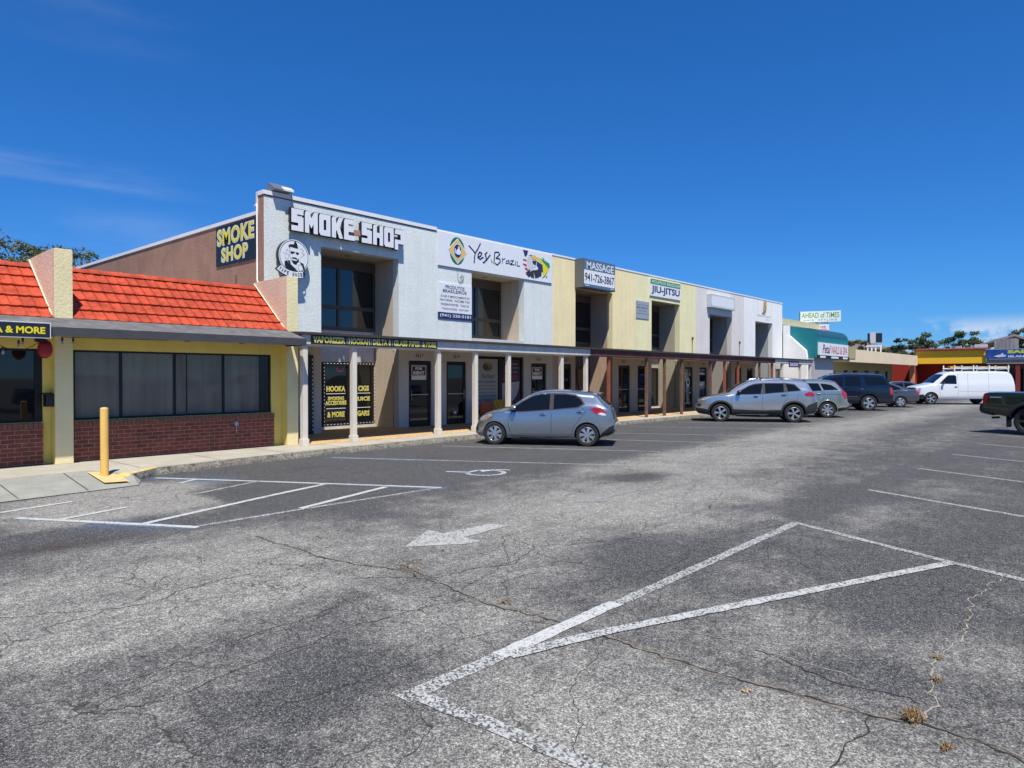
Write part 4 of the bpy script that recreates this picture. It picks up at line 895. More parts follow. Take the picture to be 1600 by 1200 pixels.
# electrical gear on the flat roof
EB = thing('rooftop_unit', (75.0, 18.6, 3.9), 'pair of black rooftop cabinets on white legs above the cream strip', 'rooftop unit')
D = Vector((75.0, 18.6, 0)).normalized(); S_ = Vector((D.y, -D.x, 0))
def obox(mb, c, w, dpt, z0, z1):
    c = Vector(c); v = []
    for z in (z0, z1):
        for a, b in ((-1, -1), (1, -1), (1, 1), (-1, 1)):
            p = c + S_ * a * w / 2 + D * b * dpt / 2; v.append((p.x, p.y, z))
    mb.add(v, [(3, 2, 1, 0), (4, 5, 6, 7), (0, 1, 5, 4), (1, 2, 6, 5), (2, 3, 7, 6), (3, 0, 4, 7)])
c0 = Vector((75.0, 18.6, 0))
mb = MB(); obox(mb, c0 - S_ * .42, .22, .5, 5.15, 6.05); obox(mb, c0 + S_ * .48, .55, .5, 5.15, 6.05); mb.build('cabinet', mat('black_box', (.01, .012, .02), .5), EB)
mb = MB(); obox(mb, c0 - S_ * .05, .45, .45, 5.1, 6.15); mb.build('centre_panel', mat('box_grey', (.5, .5, .5), .6), EB)
mb = MB()
for a in (-.5, -.15, .2, .65): obox(mb, c0 + S_ * a, .12, .2, 3.9, 5.15)
obox(mb, c0, 1.3, .3, 4.75, 4.85); mb.build('leg', M_COPE, EB)
# ================================================================== SIGNS
S_WHITE = mat('sign_white', (.78, .80, .82), .45, spec=.4, var=.02); S_BLACK = mat('sign_black', (.012, .012, .016), .45); S_NAVY = mat('sign_navy', (.018, .03, .13), .5)
S_YELL = mat('sign_yellow', (.80, .68, .02), .5); S_RED = mat('sign_red', (.55, .03, .03), .5); S_GREEN = mat('sign_green', (.03, .28, .10), .5); S_STEEL = mat('sign_blue_grey', (.10, .17, .26), .5)
S_GREY = mat('sign_grey', (.33, .37, .43), .5); S_DKGRN = mat('flag_green', (.01, .17, .10), .5); S_GOLD = mat('flag_gold', (.78, .52, .12), .5); S_DK = mat('letter_dark', (.03, .035, .05), .5)
def shape(splines, extrude=0, res=2):
    cu = bpy.data.curves.new('s', 'CURVE'); cu.dimensions = '2D'; cu.fill_mode = 'BOTH'; cu.extrude = extrude
    for pts in splines:
        sp = cu.splines.new('POLY'); sp.points.add(len(pts) - 1); sp.use_cyclic_u = True
        for i, p in enumerate(pts): sp.points[i].co = (p[0], p[1], 0, 1)
    ob = bpy.data.objects.new('s', cu); COL.objects.link(ob); dg = bpy.context.evaluated_depsgraph_get(); dg.update()
    me = bpy.data.meshes.new_from_object(ob.evaluated_get(dg)); bpy.data.objects.remove(ob); bpy.data.curves.remove(cu)
    r = [Vector(v.co) for v in me.vertices], [list(p.vertices) for p in me.polygons]; bpy.data.meshes.remove(me); return r
def sign(name, loc, label, cat='sign', group=None): return thing(name, loc, label, cat, group)
def slab(f, mb, x0, x1, z0, z1, t):
    """board standing t proud of the face plane"""
    v = [f.p(a, b, o) for o in (.002, t) for a, b in ((x0, z0), (x1, z0), (x1, z1), (x0, z1))]
    mb.add(v, [(3, 2, 1, 0), (4, 5, 6, 7), (0, 1, 5, 4), (1, 2, 6, 5), (2, 3, 7, 6), (3, 0, 4, 7)])
def words(f, root, txt, x0, x1, z0, z1, m, off, bold=.02, shear=0, name='lettering', space=1.0):
    mb = MB(); f.text(mb, txt, x0, x1, z0, z1, off, bold, shear, space); return mb.build(name, m, root, recalc=False)

# -- white channel letters
GL = {'S': [[(0, 1.35), (.22, 1.35), (1, 1.35), (1, 1.02), (.48, 1.02), (.48, .88), (1, .88), (1, 0), (0, 0), (0, .32), (.56, .32), (.56, .5), (0, .5), (0, 1.15)]],
      'M': [[(0, 0), (0, 1.2), (.1, 1.35), (.3, 1.35), (.55, .95), (.8, 1.35), (1.1, 1.35), (1.1, 0), (.74, 0), (.74, .6), (.55, .3), (.36, .6), (.36, 0)]],
      'O': [[(.14, 0), (1, 0), (1, 1.35), (.1, 1.35), (0, 1.2), (0, .16)], [(.4, .36), (.4, 1.0), (.62, 1.0), (.62, .36)]],
      'K': [[(0, 0), (0, 1.2), (.1, 1.35), (.36, 1.35), (.4, .9), (.66, 1.35), (1.04, 1.35), (.72, .74), (1.02, 0), (.68, 0), (.44, .5), (.38, .42), (.38, 0)]],
      'E': [[(0, 0), (0, 1.2), (.12, 1.35), (1, 1.35), (1, 1.04), (.42, 1.04), (.42, .88), (.92, .88), (.92, .54), (.42, .54), (.42, .32), (1, .32), (1, 0)]],
      'H': [[(0, 0), (0, 1.2), (.1, 1.35), (.38, 1.35), (.38, .84), (.66, .84), (.66, 1.35), (1.02, 1.35), (1.02, 0), (.66, 0), (.66, .5), (.38, .5), (.38, 0)]],
      'P': [[(0, -.08), (0, .62), (.62, .62), (.62, 1.0), (0, 1.0), (0, 1.2), (.1, 1.35), (1, 1.35), (1, .34), (.36, .34), (.36, -.08)]]}
sg = sign('channel_letter_sign', (12.1, 17.0, 5.75), 'big white block letters SMOKE SHOP on the pale blue wall')
f = Face('f', 17.19)
xx = 10.20; hs_ = .60 / 1.35; adv = {'M': 1.22, 'gap': .56}
kx = 3.56 / (8 * 1.12 + .10 + .56)
for ch in 'SMOKE SHOP':
    if ch == ' ':
        mb = MB(); mb.box(xx - .07 * kx, xx + .56 * kx, 17.02, 17.1, 5.93, 6.08); mb.build('raceway', mat('pink_box', (.42, .22, .20), .7), sg); xx += .56 * kx; continue
    vs, fs = shape([[(a * kx, b * hs_) for a, b in sp] for sp in GL[ch]], extrude=.075)
    mb = MB(); mb.add([(xx + v.x, 17.05 - v.z, 5.74 + v.y) for v in vs], fs)
    ob = mb.build('letter', [S_BLACK, S_WHITE], sg)
    for p in ob.data.polygons:
        if p.normal.y < -.9: p.material_index = 1
    # black outline sheet just behind the face, a little larger
    vs, fs = shape([[(a * kx, b * hs_) for a, b in GL[ch][0]]], extrude=.02)
    cx, cz = .5 * kx, .675 * hs_
    mb = MB(); mb.add([(xx + cx + (v.x - cx) * 1.09 , 17.03 - v.z, 5.74 + cz + (v.y - cz) * 1.07) for v in vs], fs); mb.build('outline', S_BLACK, ob_root := sg)
    xx += adv.get(ch, 1.12) * kx
mb = MB()
for x in (10.6, 11.6, 12.7, 13.6): mb.box(x, x + .04, 17.10, 17.197, 6.0, 6.05)
mb.build('standoff', S_GREY, sg)

# -- yellow smoke shop sign on the brown side wall
f = Face('s', X0); sg = sign('wall_sign', (X0, 18.7, 4.95), 'black board with chunky yellow SMOKE SHOP letters on the brown side wall')
mb = MB(); slab(f, mb, -19.86, -17.60, 4.95, 6.07, .03); mb.build('board', S_BLACK, sg)
def outlined(f, root, txt, x0, x1, z0, z1, off, mi=None, mo=None, b=.035):
    k = .035
    words(f, root, txt, x0 - k, x1 + k, z0 - k * .8, z1 + k * .8, mo or S_WHITE, off, bold=b + .028, name='outline', space=1.10)
    words(f, root, txt, x0, x1, z0, z1, mi or S_YELL, off + .004, bold=b * .6, name='lettering', space=1.10)
outlined(f, sg, 'SMOKE', -19.76, -17.68, 5.53, 5.98, .034, b=.03); outlined(f, sg, 'SHOP', -19.5, -18.02, 5.05, 5.43, .034, b=.03)

# -- round sign with bearded man and banner
f = Face('f', 17.0); sg = sign('round_sign', (10.28, 17.1, 4.5), 'round white sign with a bearded man above a curled banner at the block corner')
cx, cz, rr = 10.29, 5.03, .47
mb = MB()
v, fs = shape([[(cx + rr * math.cos(R(a)), cz + rr * math.sin(R(a))) for a in range(0, 360, 8)]], .06); mb.add([(p.x, 17.065 - p.z, p.y) for p in v], fs); mb.build('disc', S_BLACK, sg)
mb = MB(); f.ell(mb, cx, cz, rr * .985, rr * .985, -.001 + .008); mb.build('face', S_WHITE, sg, recalc=False)
mb = MB(); v, fs = shape([[(cx + rr * .93 * math.cos(R(a)), cz + rr * .93 * math.sin(R(a))) for a in range(0, 360, 8)], [(cx + rr * .90 * math.cos(R(a)), cz + rr * .90 * math.sin(R(a))) for a in range(0, 360, 8)]]); mb.add([f.p(p.x, p.y, .010) for p in v], fs); mb.build('ring', S_BLACK, sg, recalc=False)
def G(pts): return [(cx + (x - 540) / 820 * .94, cz - (y - 490) / 860 * .94) for x, y in pts]
mb = MB()
for pts in ([(395, 215), (450, 195), (535, 185), (550, 110), (570, 90), (620, 170), (640, 240), (655, 270), (600, 282), (520, 270), (430, 255), (410, 300), (398, 280)],
            [(440, 370), (500, 365), (560, 372), (560, 395), (535, 400), (510, 430), (480, 435), (445, 410)], [(580, 372), (665, 378), (665, 410), (640, 440), (605, 430), (580, 395)],
            [(470, 535), (510, 505), (560, 510), (600, 515), (635, 545), (600, 560), (550, 545), (500, 545)], [(470, 580), (540, 590), (600, 590), (650, 545), (668, 500), (668, 600), (620, 640), (600, 690), (540, 680), (500, 650)],
            [(290, 640), (330, 600), (430, 700), (620, 830), (740, 920), (600, 940), (440, 900), (340, 830), (290, 740)], [(350, 600), (430, 600), (450, 690), (540, 760), (620, 800), (520, 770), (430, 700)],
            [(680, 600), (790, 640), (830, 790), (840, 900), (800, 960), (760, 920), (820, 850), (760, 700)]):
    f.poly(mb, G(pts), .010)
mb.build('man_drawing', S_BLACK, sg, recalc=False)
mb = MB()
for pts, w in (([(430, 270), (415, 420), (450, 560), (470, 600)], .008), ([(300, 470), (340, 430), (400, 470), (390, 560), (310, 560), (290, 500)], .006), ([(690, 300), (740, 260), (790, 320), (740, 380), (820, 400), (700, 500)], .006), ([(320, 400), (360, 330), (390, 380)], .006), ([(640, 700), (720, 660), (800, 800), (760, 900), (680, 830), (640, 740)], .008), ([(340, 650), (410, 740)], .0), ([(300, 430), (240, 430), (240, 450)], .005)):
    if w: f.stroke(mb, G(pts), w, .0125)
mb.build('line_drawing', S_DK, sg, recalc=False)
# curled banner
def arcband(r0, r1, a0, a1, c=(cx, cz + .34)): 
    o = [(c[0] + r0 * math.cos(R(a)), c[1] + r0 * math.sin(R(a))) for a in range(a0, a1 + 1, 4)]; i = [(c[0] + r1 * math.cos(R(a)), c[1] + r1 * math.sin(R(a))) for a in range(a1, a0 - 1, -4)]; return o + i
v, fs = shape([arcband(.93, .75, 232, 288)], .03); mb = MB(); mb.add([(p.x, 16.97 - p.z, p.y) for p in v], fs); mb.build('banner_back', S_BLACK, sg)
mb = MB(); f2 = Face('f', 16.935); 
v, fs = shape([arcband(.92, .76, 233, 287)]); mb.add([f2.p(p.x, p.y, .003) for p in v], fs); mb.build('banner', S_WHITE, sg, recalc=False)
mb = MB(); word = 'VAPE SNOB'
for k, ch in enumerate(word):
    if ch == ' ': continue
    a = R(237.5 + 45 * k / 8); px, pz = cx + .84 * math.cos(a), cz + .34 + .84 * math.sin(a); rot = a + math.pi / 2
    vs, fs = tmesh(ch, .02); vs, fs = fit((vs, fs), -.028, .028, -.05, .05)
    mb.add([f2.p(px + v.x * math.cos(rot) - v.y * math.sin(rot), pz + v.x * math.sin(rot) + v.y * math.cos(rot), .006) for v in vs], fs)
mb.build('lettering', S_BLACK, sg, recalc=False)

# -- floodlight on the parapet
fl = thing('floodlight', (9.95, 17.2, 6.73), 'small metal floodlight clamped on the corner of the roof edge', 'floodlight')
mb = MB(); mb.prism([(17.0, 6.75), (17.0, 6.80), (17.30, 6.99), (17.42, 6.93), (17.40, 6.76)], 'x', 9.72, 10.3); mb.build('housing', mat('flood_metal', (.28, .29, .30), .4, metal=.6), fl, bevel=.01)
mb = MB(); mb.prism([(16.97, 6.76), (16.97, 6.81), (17.10, 6.895), (17.11, 6.875), (16.99, 6.80), (16.99, 6.76)], 'x', 9.98, 10.28); mb.build('reflector', mat('flood_face', (.75, .77, .78), .25), fl)
mb = MB(); mb.tube([(10.0, 17.4, 6.73), (10.0, 17.4, 6.85)], .03); mb.tube([(10.29, 17.15, 6.85), (10.33, 17.14, 6.6), (10.33, 17.165, 6.3), (10.22, 17.165, 6.1)], .012, 6); mb.build('bracket', S_GREY, fl)

# -- YES BRAZIL banner
f = Face('f', 17.19); sg = sign('banner_sign', (18.8, 17.2, 5.49), 'long white banner with blue handwriting, a round flag emblem and an eagle')
mb = MB(); slab(f, mb, 15.74, 21.86, 5.485, 6.615, .03); mb.build('board', S_WHITE, sg)
mb = MB(); f.rect(mb, 15.76, 21.84, 5.474, 5.484, .032); mb.build('edge', S_DK, sg, recalc=False)
def B(x, y):
    d0 = 440 + 0; px, py = 680 + x / 8.42, 350 + y / 8.42
    a = (px - 800) / FPX; b = -(py - 600) / FPX
    v_ = Vector((math.cos(TH), math.sin(TH), 0)); r_ = Vector((math.sin(TH), -math.cos(TH), 0)); up = Vector((math.sin(PITCH) * v_.x, math.sin(PITCH) * v_.y, math.cos(PITCH)))
    d = fw + r_ * a + up * b; t = 17.16 / d.y; return (d.x * t, HC + d.z * t)
ec, er = B(240, 325), 0
mb = MB(); f.ell(mb, 16.62, 6.06, .36, .47, .033); mb.build('flag_oval', S_DKGRN, sg, recalc=False)
mb = MB(); f.poly(mb, [(16.17, 6.07), (16.63, 5.62), (17.10, 6.03), (16.63, 6.50)], .036); mb.build('flag_border', S_WHITE, sg, recalc=False)
mb = MB(); f.poly(mb, [(16.21, 6.07), (16.63, 5.67), (17.06, 6.035), (16.63, 6.455)], .039); mb.build('flag_diamond', S_GOLD, sg, recalc=False)
mb = MB(); f.ell(mb, 16.63, 6.06, .20, .245, .042); mb.build('flag_ring', S_WHITE, sg, recalc=False)
mb = MB(); f.ell(mb, 16.63, 6.06, .18, .225, .045); mb.build('flag_disc', S_NAVY, sg, recalc=False)
mb = MB(); f.poly(mb, [(16.55, 5.98), (16.60, 5.94), (16.72, 5.94), (16.78, 5.99), (16.79, 6.07), (16.73, 6.12), (16.71, 6.22), (16.66, 6.24), (16.64, 6.13), (16.56, 6.08)], .048); f.poly(mb, [(16.48, 5.97), (16.53, 5.97), (16.535, 6.13), (16.49, 6.14)], .048); mb.build('thumb', S_WHITE, sg, recalc=False)
def arc(c, rx, rz, a0, a1, n=8): return [(c[0] + rx * math.cos(R(a0 + (a1 - a0) * i / n)), c[1] + rz * math.sin(R(a0 + (a1 - a0) * i / n))) for i in range(n + 1)]
def hand(strokes, w):
    mb = MB()
    for s_ in strokes:
        k = .0
        f.stroke(mb, s_, w, .033 + .0008 * strokes.index(s_))
    return mb
def BS(*p): return [B(x, y) for x, y in p]
W_ = [BS((445, 288), (500, 350), (520, 380)), BS((592, 262), (560, 330), (525, 385), (518, 440), (512, 508)),
      BS((560, 440), (600, 420), (612, 385), (585, 370), (565, 400), (562, 440), (590, 465), (630, 440)), BS((680, 375), (655, 400), (668, 435), (672, 470), (640, 510), (630, 505)), BS((670, 480), (720, 410))]
hand(W_, .055).build('handwriting', S_NAVY, sg, recalc=False)
W2 = [BS((782, 375), (778, 450), (772, 520)), BS((745, 500), (748, 503)), BS((782, 375), (830, 370), (850, 400), (800, 450), (850, 460), (855, 500), (815, 540), (790, 520))]
hand(W2, .05).build('handwriting', S_NAVY, sg, recalc=False)
W3 = [BS((885, 450), (882, 515)), BS((884, 475), (920, 455)), BS((965, 480), (935, 490), (930, 520), (960, 520), (970, 480)), BS((968, 490), (980, 530), (1000, 515)), BS((990, 485), (1030, 480), (995, 535), (1040, 535)), BS((1058, 490), (1055, 545)), BS((1080, 495), (1075, 548), (1110, 555))]
hand(W3, .035).build('handwriting', S_NAVY, sg, recalc=False)
mb = MB(); f.ell(mb, *B(738, 475), .04, .05, .032 + .0004); mb.build('dot', S_GOLD, sg, recalc=False)
# eagle and flags, in small brush-like patches
def patch_art(name, m, polys, off):
    mb = MB()
    for i, p in enumerate(polys): f.poly(mb, BS(*p), off + .0009 * i)
    return mb.build(name, m, sg, recalc=False)
patch_art('flag_green_patch', S_GREEN, [[(1385, 450), (1440, 480), (1500, 520), (1510, 560), (1490, 610), (1440, 700), (1400, 720), (1480, 600), (1440, 540)], [(1405, 440), (1440, 462), (1425, 470)], [(1450, 690), (1475, 680), (1468, 720)]], .033)
patch_art('flag_yellow_patch', S_YELL, [[(1380, 460), (1500, 600), (1420, 700), (1410, 600)], [(1330, 430), (1385, 450), (1400, 520), (1360, 480)]], .036)
patch_art('flag_red_patch', S_RED, [[(1150, 455), (1200, 470), (1205, 490), (1160, 480)], [(1150, 515), (1200, 530), (1210, 560), (1160, 540)], [(1170, 570), (1210, 580), (1225, 625), (1190, 600)], [(1185, 630), (1230, 640), (1225, 670), (1195, 650)]], .036)
patch_art('flag_blue_patch', S_NAVY, [[(1150, 340), (1220, 350), (1215, 385), (1195, 430), (1175, 420), (1165, 370)], [(1340, 490), (1410, 540), (1418, 640), (1370, 600), (1330, 540)]], .036)
patch_art('feathers', S_DK, [[(1190, 650), (1240, 590), (1260, 680), (1230, 700)], [(1235, 640), (1290, 600), (1300, 715), (1262, 700)], [(1290, 610), (1350, 600), (1360, 700), (1315, 712)], [(1350, 580), (1400, 610), (1395, 680), (1355, 700)], [(1275, 480), (1330, 490), (1320, 540), (1285, 520)], [(1225, 415), (1270, 405), (1260, 420)]], .0395)
patch_art('head', mat('eagle_white', (.62, .62, .64), .6), [[(1215, 440), (1260, 400), (1320, 420), (1290, 470), (1280, 540), (1330, 560), (1260, 590), (1300, 640), (1240, 610), (1200, 620), (1225, 540), (1205, 500)]], .036)
patch_art('beak', S_GOLD, [[(1260, 425), (1300, 405), (1345, 450), (1340, 500), (1310, 470), (1270, 460)]], .040)

# -- produtos brasileiros
f = Face('f', 17.195); sg = sign('wall_sign', (16.5, 17.2, 3.72), 'white Portuguese sign listing services over a navy phone number strip')
mb = MB(); slab(f, mb, 15.75, 17.34, 3.93, 4.92, .02); mb.build('board', S_WHITE, sg)
mb = MB(); slab(f, mb, 15.75, 17.36, 3.71, 3.925, .022); mb.build('number_strip', S_NAVY, sg)
for t, a, b, z0, z1 in (('PRODUTOS', 16.08, 16.98, 4.735, 4.85), ('BRASILEIROS', 15.96, 17.08, 4.60, 4.71)): words(f, sg, t, a, b, z0, z1, S_NAVY, .024, .015)
for t, a, b, z0, z1 in (('CHÁS E MEDICAMENTOS', 15.86, 17.22, 4.44, 4.53), ('NATURAIS · INCOME TAX', 15.83, 17.24, 4.31, 4.385), ('PASSAPORTES · TAX ID', 15.88, 17.2, 4.165, 4.24), ('TRADUÇÕES · NOTARY', 15.92, 17.2, 4.01, 4.10)): words(f, sg, t, a, b, z0, z1, S_DK, .024, .004)
words(f, sg, '(941) 220-5181', 15.83, 17.29, 3.755, 3.88, S_WHITE, .026, .015)
# loose cable drawn above it
mb = MB(); mb.tube([(16.68, 17.19, 5.42), (16.68, 17.18, 5.1), (16.76, 17.18, 4.98), (16.92, 17.18, 5.06), (16.95, 17.18, 5.22), (16.86, 17.18, 5.28), (16.78, 17.18, 5.2), (16.94, 17.18, 5.12), (16.72, 17.18, 5.03)], .006, 6)
tag(mb.build('loose_cable', S_DK, loc=(16.7, 17.19, 5.0)), 'thin looped cable hanging on the wall below the white banner', 'cable')

# -- vaporizer banner on the canopy
f = Face('f', 14.289); sg = sign('canopy_sign', (11, 14.28, 2.53), 'narrow black strip with yellow words listing smoking goods on the white canopy')
mb = MB(); slab(f, mb, 9.08, 13.06, 2.525, 2.732, .015); mb.build('board', S_BLACK, sg)
px_ = [('VAPORIZER', 9.14, 10.02), ('HOOKAH', 10.14, 10.76), ('DELTA 8', 10.88, 11.42), ('GLASS PIPES', 11.54, 12.40), ('& MORE', 12.52, 13.0)]
for t, a, b in px_:
    words(f, sg, t, a - .012, b + .012, 2.552, 2.71, mat('outline_cream', (.75, .75, .6), .5) if not bpy.data.materials.get('outline_cream') else bpy.data.materials['outline_cream'], .017, .05, name='outline', space=1.06); words(f, sg, t, a, b, 2.562, 2.70, S_YELL, .020, .02, space=1.06)
mb = MB()
for x in (10.08, 10.82, 11.48, 12.46): f.rect(mb, x - .006, x + .006, 2.56, 2.70, .018)
mb.build('divider', S_WHITE, sg, recalc=False)

# -- massage light box
f = Face('f', 16.76); sg = sign('box_sign', (24.6, 17, 5.47), 'deep box sign reading MASSAGE with a phone number below')
mb = MB(); mb.box(23.44, 25.84, 16.77, 17.195, 5.47, 6.66); mb.build('box', mat('box_bronze', (.13, .135, .135), .5), sg)
mb = MB(); f.rect(mb, 23.50, 25.80, 6.20, 6.62, .0); mb.build('header', S_STEEL, sg, recalc=False)
mb = MB(); f.rect(mb, 23.50, 25.80, 5.62, 6.20, .0); mb.build('panel', S_WHITE, sg, recalc=False)
mb = MB(); f.rect(mb, 23.50, 25.80, 5.50, 5.62, .0); mb.build('footer', S_STEEL, sg, recalc=False)
words(f, sg, 'MASSAGE', 23.68, 25.70, 6.25, 6.56, S_WHITE, .005, .015); words(f, sg, '941-726-3867', 23.56, 25.74, 5.74, 6.08, S_DK, .005, .015)
mb = MB(); f.rect(mb, 23.58, 23.84, 5.545, 5.575, .005); f.rect(mb, 25.45, 25.70, 5.55, 5.575, .005); mb.build('small_print', S_WHITE, sg, recalc=False)

# -- small grey plate
f = Face('f', 17.19); sg = sign('wall_plate', (28.85, 17.2, 4.5), 'small grey name plate with faint dark writing on the cream wall')
mb = MB(); slab(f, mb, 28.27, 29.43, 4.52, 5.34, .02); mb.build('board', S_GREY, sg)
mb = MB(); f.rect(mb, 28.28, 29.42, 5.16, 5.175, .022); f.rect(mb, 28.28, 29.42, 4.74, 4.755, .022); mb.build('rule', S_DK, sg, recalc=False)
words(f, sg, 'Mark J. Phillips, P.A.', 28.33, 29.37, 4.97, 5.08, S_DK, .023, .01); words(f, sg, 'Attorney At Law', 28.5, 29.2, 4.84, 4.91, S_DK, .023, .01)

# -- jiu-jitsu
sg = sign('wall_sign', (31, 17.2, 5.68), 'white board reading JIU-JITSU under a green strip')
mb = MB(); slab(f, mb, 29.50, 32.55, 5.68, 6.52, .04); mb.build('board', S_WHITE, sg)
mb = MB(); f.rect(mb, 29.53, 32.52, 6.25, 6.50, .042); mb.build('green_strip', S_GREEN, sg, recalc=False)
words(f, sg, 'WOLFPACK BRAZILIAN', 29.62, 32.44, 6.30, 6.455, S_WHITE, .046, .01, space=1.12); words(f, sg, 'JIU-JITSU', 29.62, 32.45, 5.76, 6.19, S_NAVY, .044, .03)

# -- blank box sign
sg = sign('box_sign', (37.2, 17.1, 5.58), 'blank white box sign over the lilac grey recess')
mb = MB(); mb.box(35.62, 38.74, 16.96, 17.195, 5.57, 6.31); mb.build('box', mat('box_pale', (.48, .54, .58), .5), sg, bevel=.02)
f = Face('f', 16.96); mb = MB(); c_ = .1
f.poly(mb, [(35.72 + c_, 5.66), (38.64 - c_, 5.66), (38.64, 5.66 + c_), (38.64, 6.22 - c_), (38.64 - c_, 6.22), (35.72 + c_, 6.22), (35.72, 6.22 - c_), (35.72, 5.66 + c_)], .004); mb.build('face', S_WHITE, sg, recalc=False)

# -- house of luxury sign
f = Face('f', 17.195); sg = sign('wall_sign', (43.7, 17.2, 5.45), 'gold feather emblem over thin grey writing on the white wall')
mb = MB(); f.poly(mb, [(43.55, 5.95), (43.6, 6.5), (43.75, 6.56), (44.05, 6.60), (44.1, 6.1), (43.95, 6.02), (44.02, 5.90), (43.85, 5.72), (43.5, 5.70), (43.35, 5.78), (43.6, 5.88)], .01); mb.build('emblem', mat('gold_paint', (.50, .34, .13), .5, var=.4, vscale=6), sg, recalc=False)
mb = MB(); f.stroke(mb, [(43.35, 5.77), (43.7, 5.86), (43.98, 6.02)], .05, .014); mb.build('emblem_shadow', S_DK, sg, recalc=False)
words(f, sg, 'House of Luxury', 42.6, 44.85, 5.52, 5.70, mat('pale_script', (.36, .38, .42), .6), .008, .0, shear=.3); words(f, sg, 'salon', 43.95, 44.5, 5.38, 5.47, bpy.data.materials['pale_script'], .008, .0, shear=.3)

# -- A & MORE sign above the left shop
f = Face('f', 13.955); sg = sign('awning_sign', (2.8, 13.95, 2.42), 'black sign with yellow letters ending & MORE on the awning edge')
mb = MB(); slab(f, mb, .6, 3.74, 2.415, 2.685, .02); mb.build('frame', S_WHITE, sg)
mb = MB(); slab(f, mb, .62, 3.725, 2.43, 2.67, .024); mb.build('board', mat('sign_blueblack', (.012, .018, .03), .5), sg)
words(f, sg, 'PIZZA & MORE'[4:], 2.93, 3.655, 2.487, 2.607, S_YELL, .028, .035)

# -- house numbers
NUM = mat('number_black', (.03, .03, .03), .6)
for k, (t, x, nm) in enumerate((('3617', 14.95, 'above the FOR RENT door left of the posts'), ('3619', 16.62, 'above the glass door left of the Brazil window'), ('3621', 21.09, 'above the FOR RENT door behind the hatchback'), ('3623', 22.78, 'on the tan pier left of the rusty canopy'), ('3625', 27.25, 'above the first door under the rusty canopy'), ('3627', 28.9, 'above the second door under the rusty canopy'), ('3629', 33.55, 'above the door with the round poster'), ('3631', 35.25, 'above the door right of the poster door'))):
    f = Face('f', YF - .002); mb = MB(); f.text(mb, t, x - .17, x + .17, 2.39, 2.51, .004, .01)
    tag(mb.build('house_number', NUM, loc=(x, YF, 2.39), recalc=False), 'black house number %s %s' % (t, nm), 'house number', 'house numbers over the doors')

# -- FOR RENT signs
for x, w in ((14.96, 'in the door under number 3617'), (21.04, 'in the door under number 3621, behind the hatchback roof')):
    f = Face('f', YF + .045); sg = sign('for_rent_sign', (x, YF + .04, 1.66), 'white and maroon FOR RENT sign ' + w, 'sign', 'FOR RENT signs in the doors')
    mb = MB(); slab(f, mb, x - .31, x + .31, 1.66, 2.12, .004); mb.build('board', S_WHITE, sg)
    mb = MB(); f.rect(mb, x - .285, x + .285, 1.80, 2.095, .007); mb.build('field', mat('maroon', (.10, .015, .035), .5) if not bpy.data.materials.get('maroon') else bpy.data.materials['maroon'], sg, recalc=False)
    words(f, sg, 'FOR', x - .15, x + .15, 1.975, 2.07, S_WHITE, .010, .05); words(f, sg, 'RENT', x - .24, x + .24, 1.825, 1.94, S_WHITE, .010, .05)

# -- smoke shop window lettering (on the glass at the back of the first recess)
yb = YF + 1.28 - .055; f = Face('f', yb)
sg = sign('window_lettering', (12.6, yb, .3), 'yellow hookah, cigar and juice words on the black recess windows'); 
a0, a1, b0, b1 = 12.19, 13.0, 13.14, 13.96
for t, a, b, z0, z1 in (('HOOKA', a0 + .07, a1 - .07, 1.30, 1.46), ('SMOKING', a0 + .12, a1 - .12, 1.03, 1.13), ('ACCESORIES', a0 + .03, a1 - .03, .88, 1.0), ('& MORE', a0 + .1, a1 - .1, .50, .66), ('CIGS', b0 + .3, b1 - .12, 1.30, 1.46), ('JUICE', b0 + .2, b1 - .08, .95, 1.11), ('CIGARS', b0 + .08, b1 - .1, .50, .66)):
    words(f, sg, t, a - .01, b + .01, z0 - .01, z1 + .01, bpy.data.materials['outline_cream'], .004, .05, name='outline', space=1.06); words(f, sg, t, a, b, z0, z1, S_YELL, .008, .02, space=1.06)
mb = MB()
for a, b in ((a0, a1), (b0, b1)):
    for z in (1.22, .76): f.rect(mb, a + .05, b - .05, z, z + .02, .004)
mb.build('divider', S_WHITE, sg, recalc=False)
# dashed light strip round the window and the black panel left of it
ls = thing('light_strip', (11.9, yb, .2), 'dashed white light strip framing the black recess windows', 'light strip')
mb = MB()
for x in (12.12, 13.07, 14.02):
    for k in range(16): mb.box(x, x + .018, yb - .08, yb - .07, .36 + k * .11, .41 + k * .11)
for z in (.27, 2.16):
    for k in range(16): mb.box(12.1 + k * .122, 12.15 + k * .122, yb - .08, yb - .07, z, z + .018)
mb.build('dashes', S_WHITE, ls)
bp_ = thing('marquee_board', (10.85, 17.1, .13), 'tall narrow black panel with a column of white dashes by the first post', 'panel')
mb = MB(); mb.box(10.70, 10.95, 17.1, 17.197, .14, 2.36); mb.build('board', S_BLACK, bp_)
mb = MB()
for k in range(18): mb.box(10.905, 10.93, 17.09, 17.099, .25 + k * .115, .30 + k * .115)
mb.build('dashes', S_WHITE, bp_)
mb = MB(); v, fs = shape([arc((12.75, 2.0), .14, .09, 0, 330, 14) + arc((12.75, 2.0), .10, .06, 330, 0, 14)]); mb.add([f.p(p.x, p.y, .006) for p in v], fs)
tag(mb.build('open_ring', mat('dim_pink', (.25, .03, .08), .5), loc=(12.75, yb, 1.9), recalc=False), 'dim pink oval neon tube high in the HOOKA window', 'neon sign')

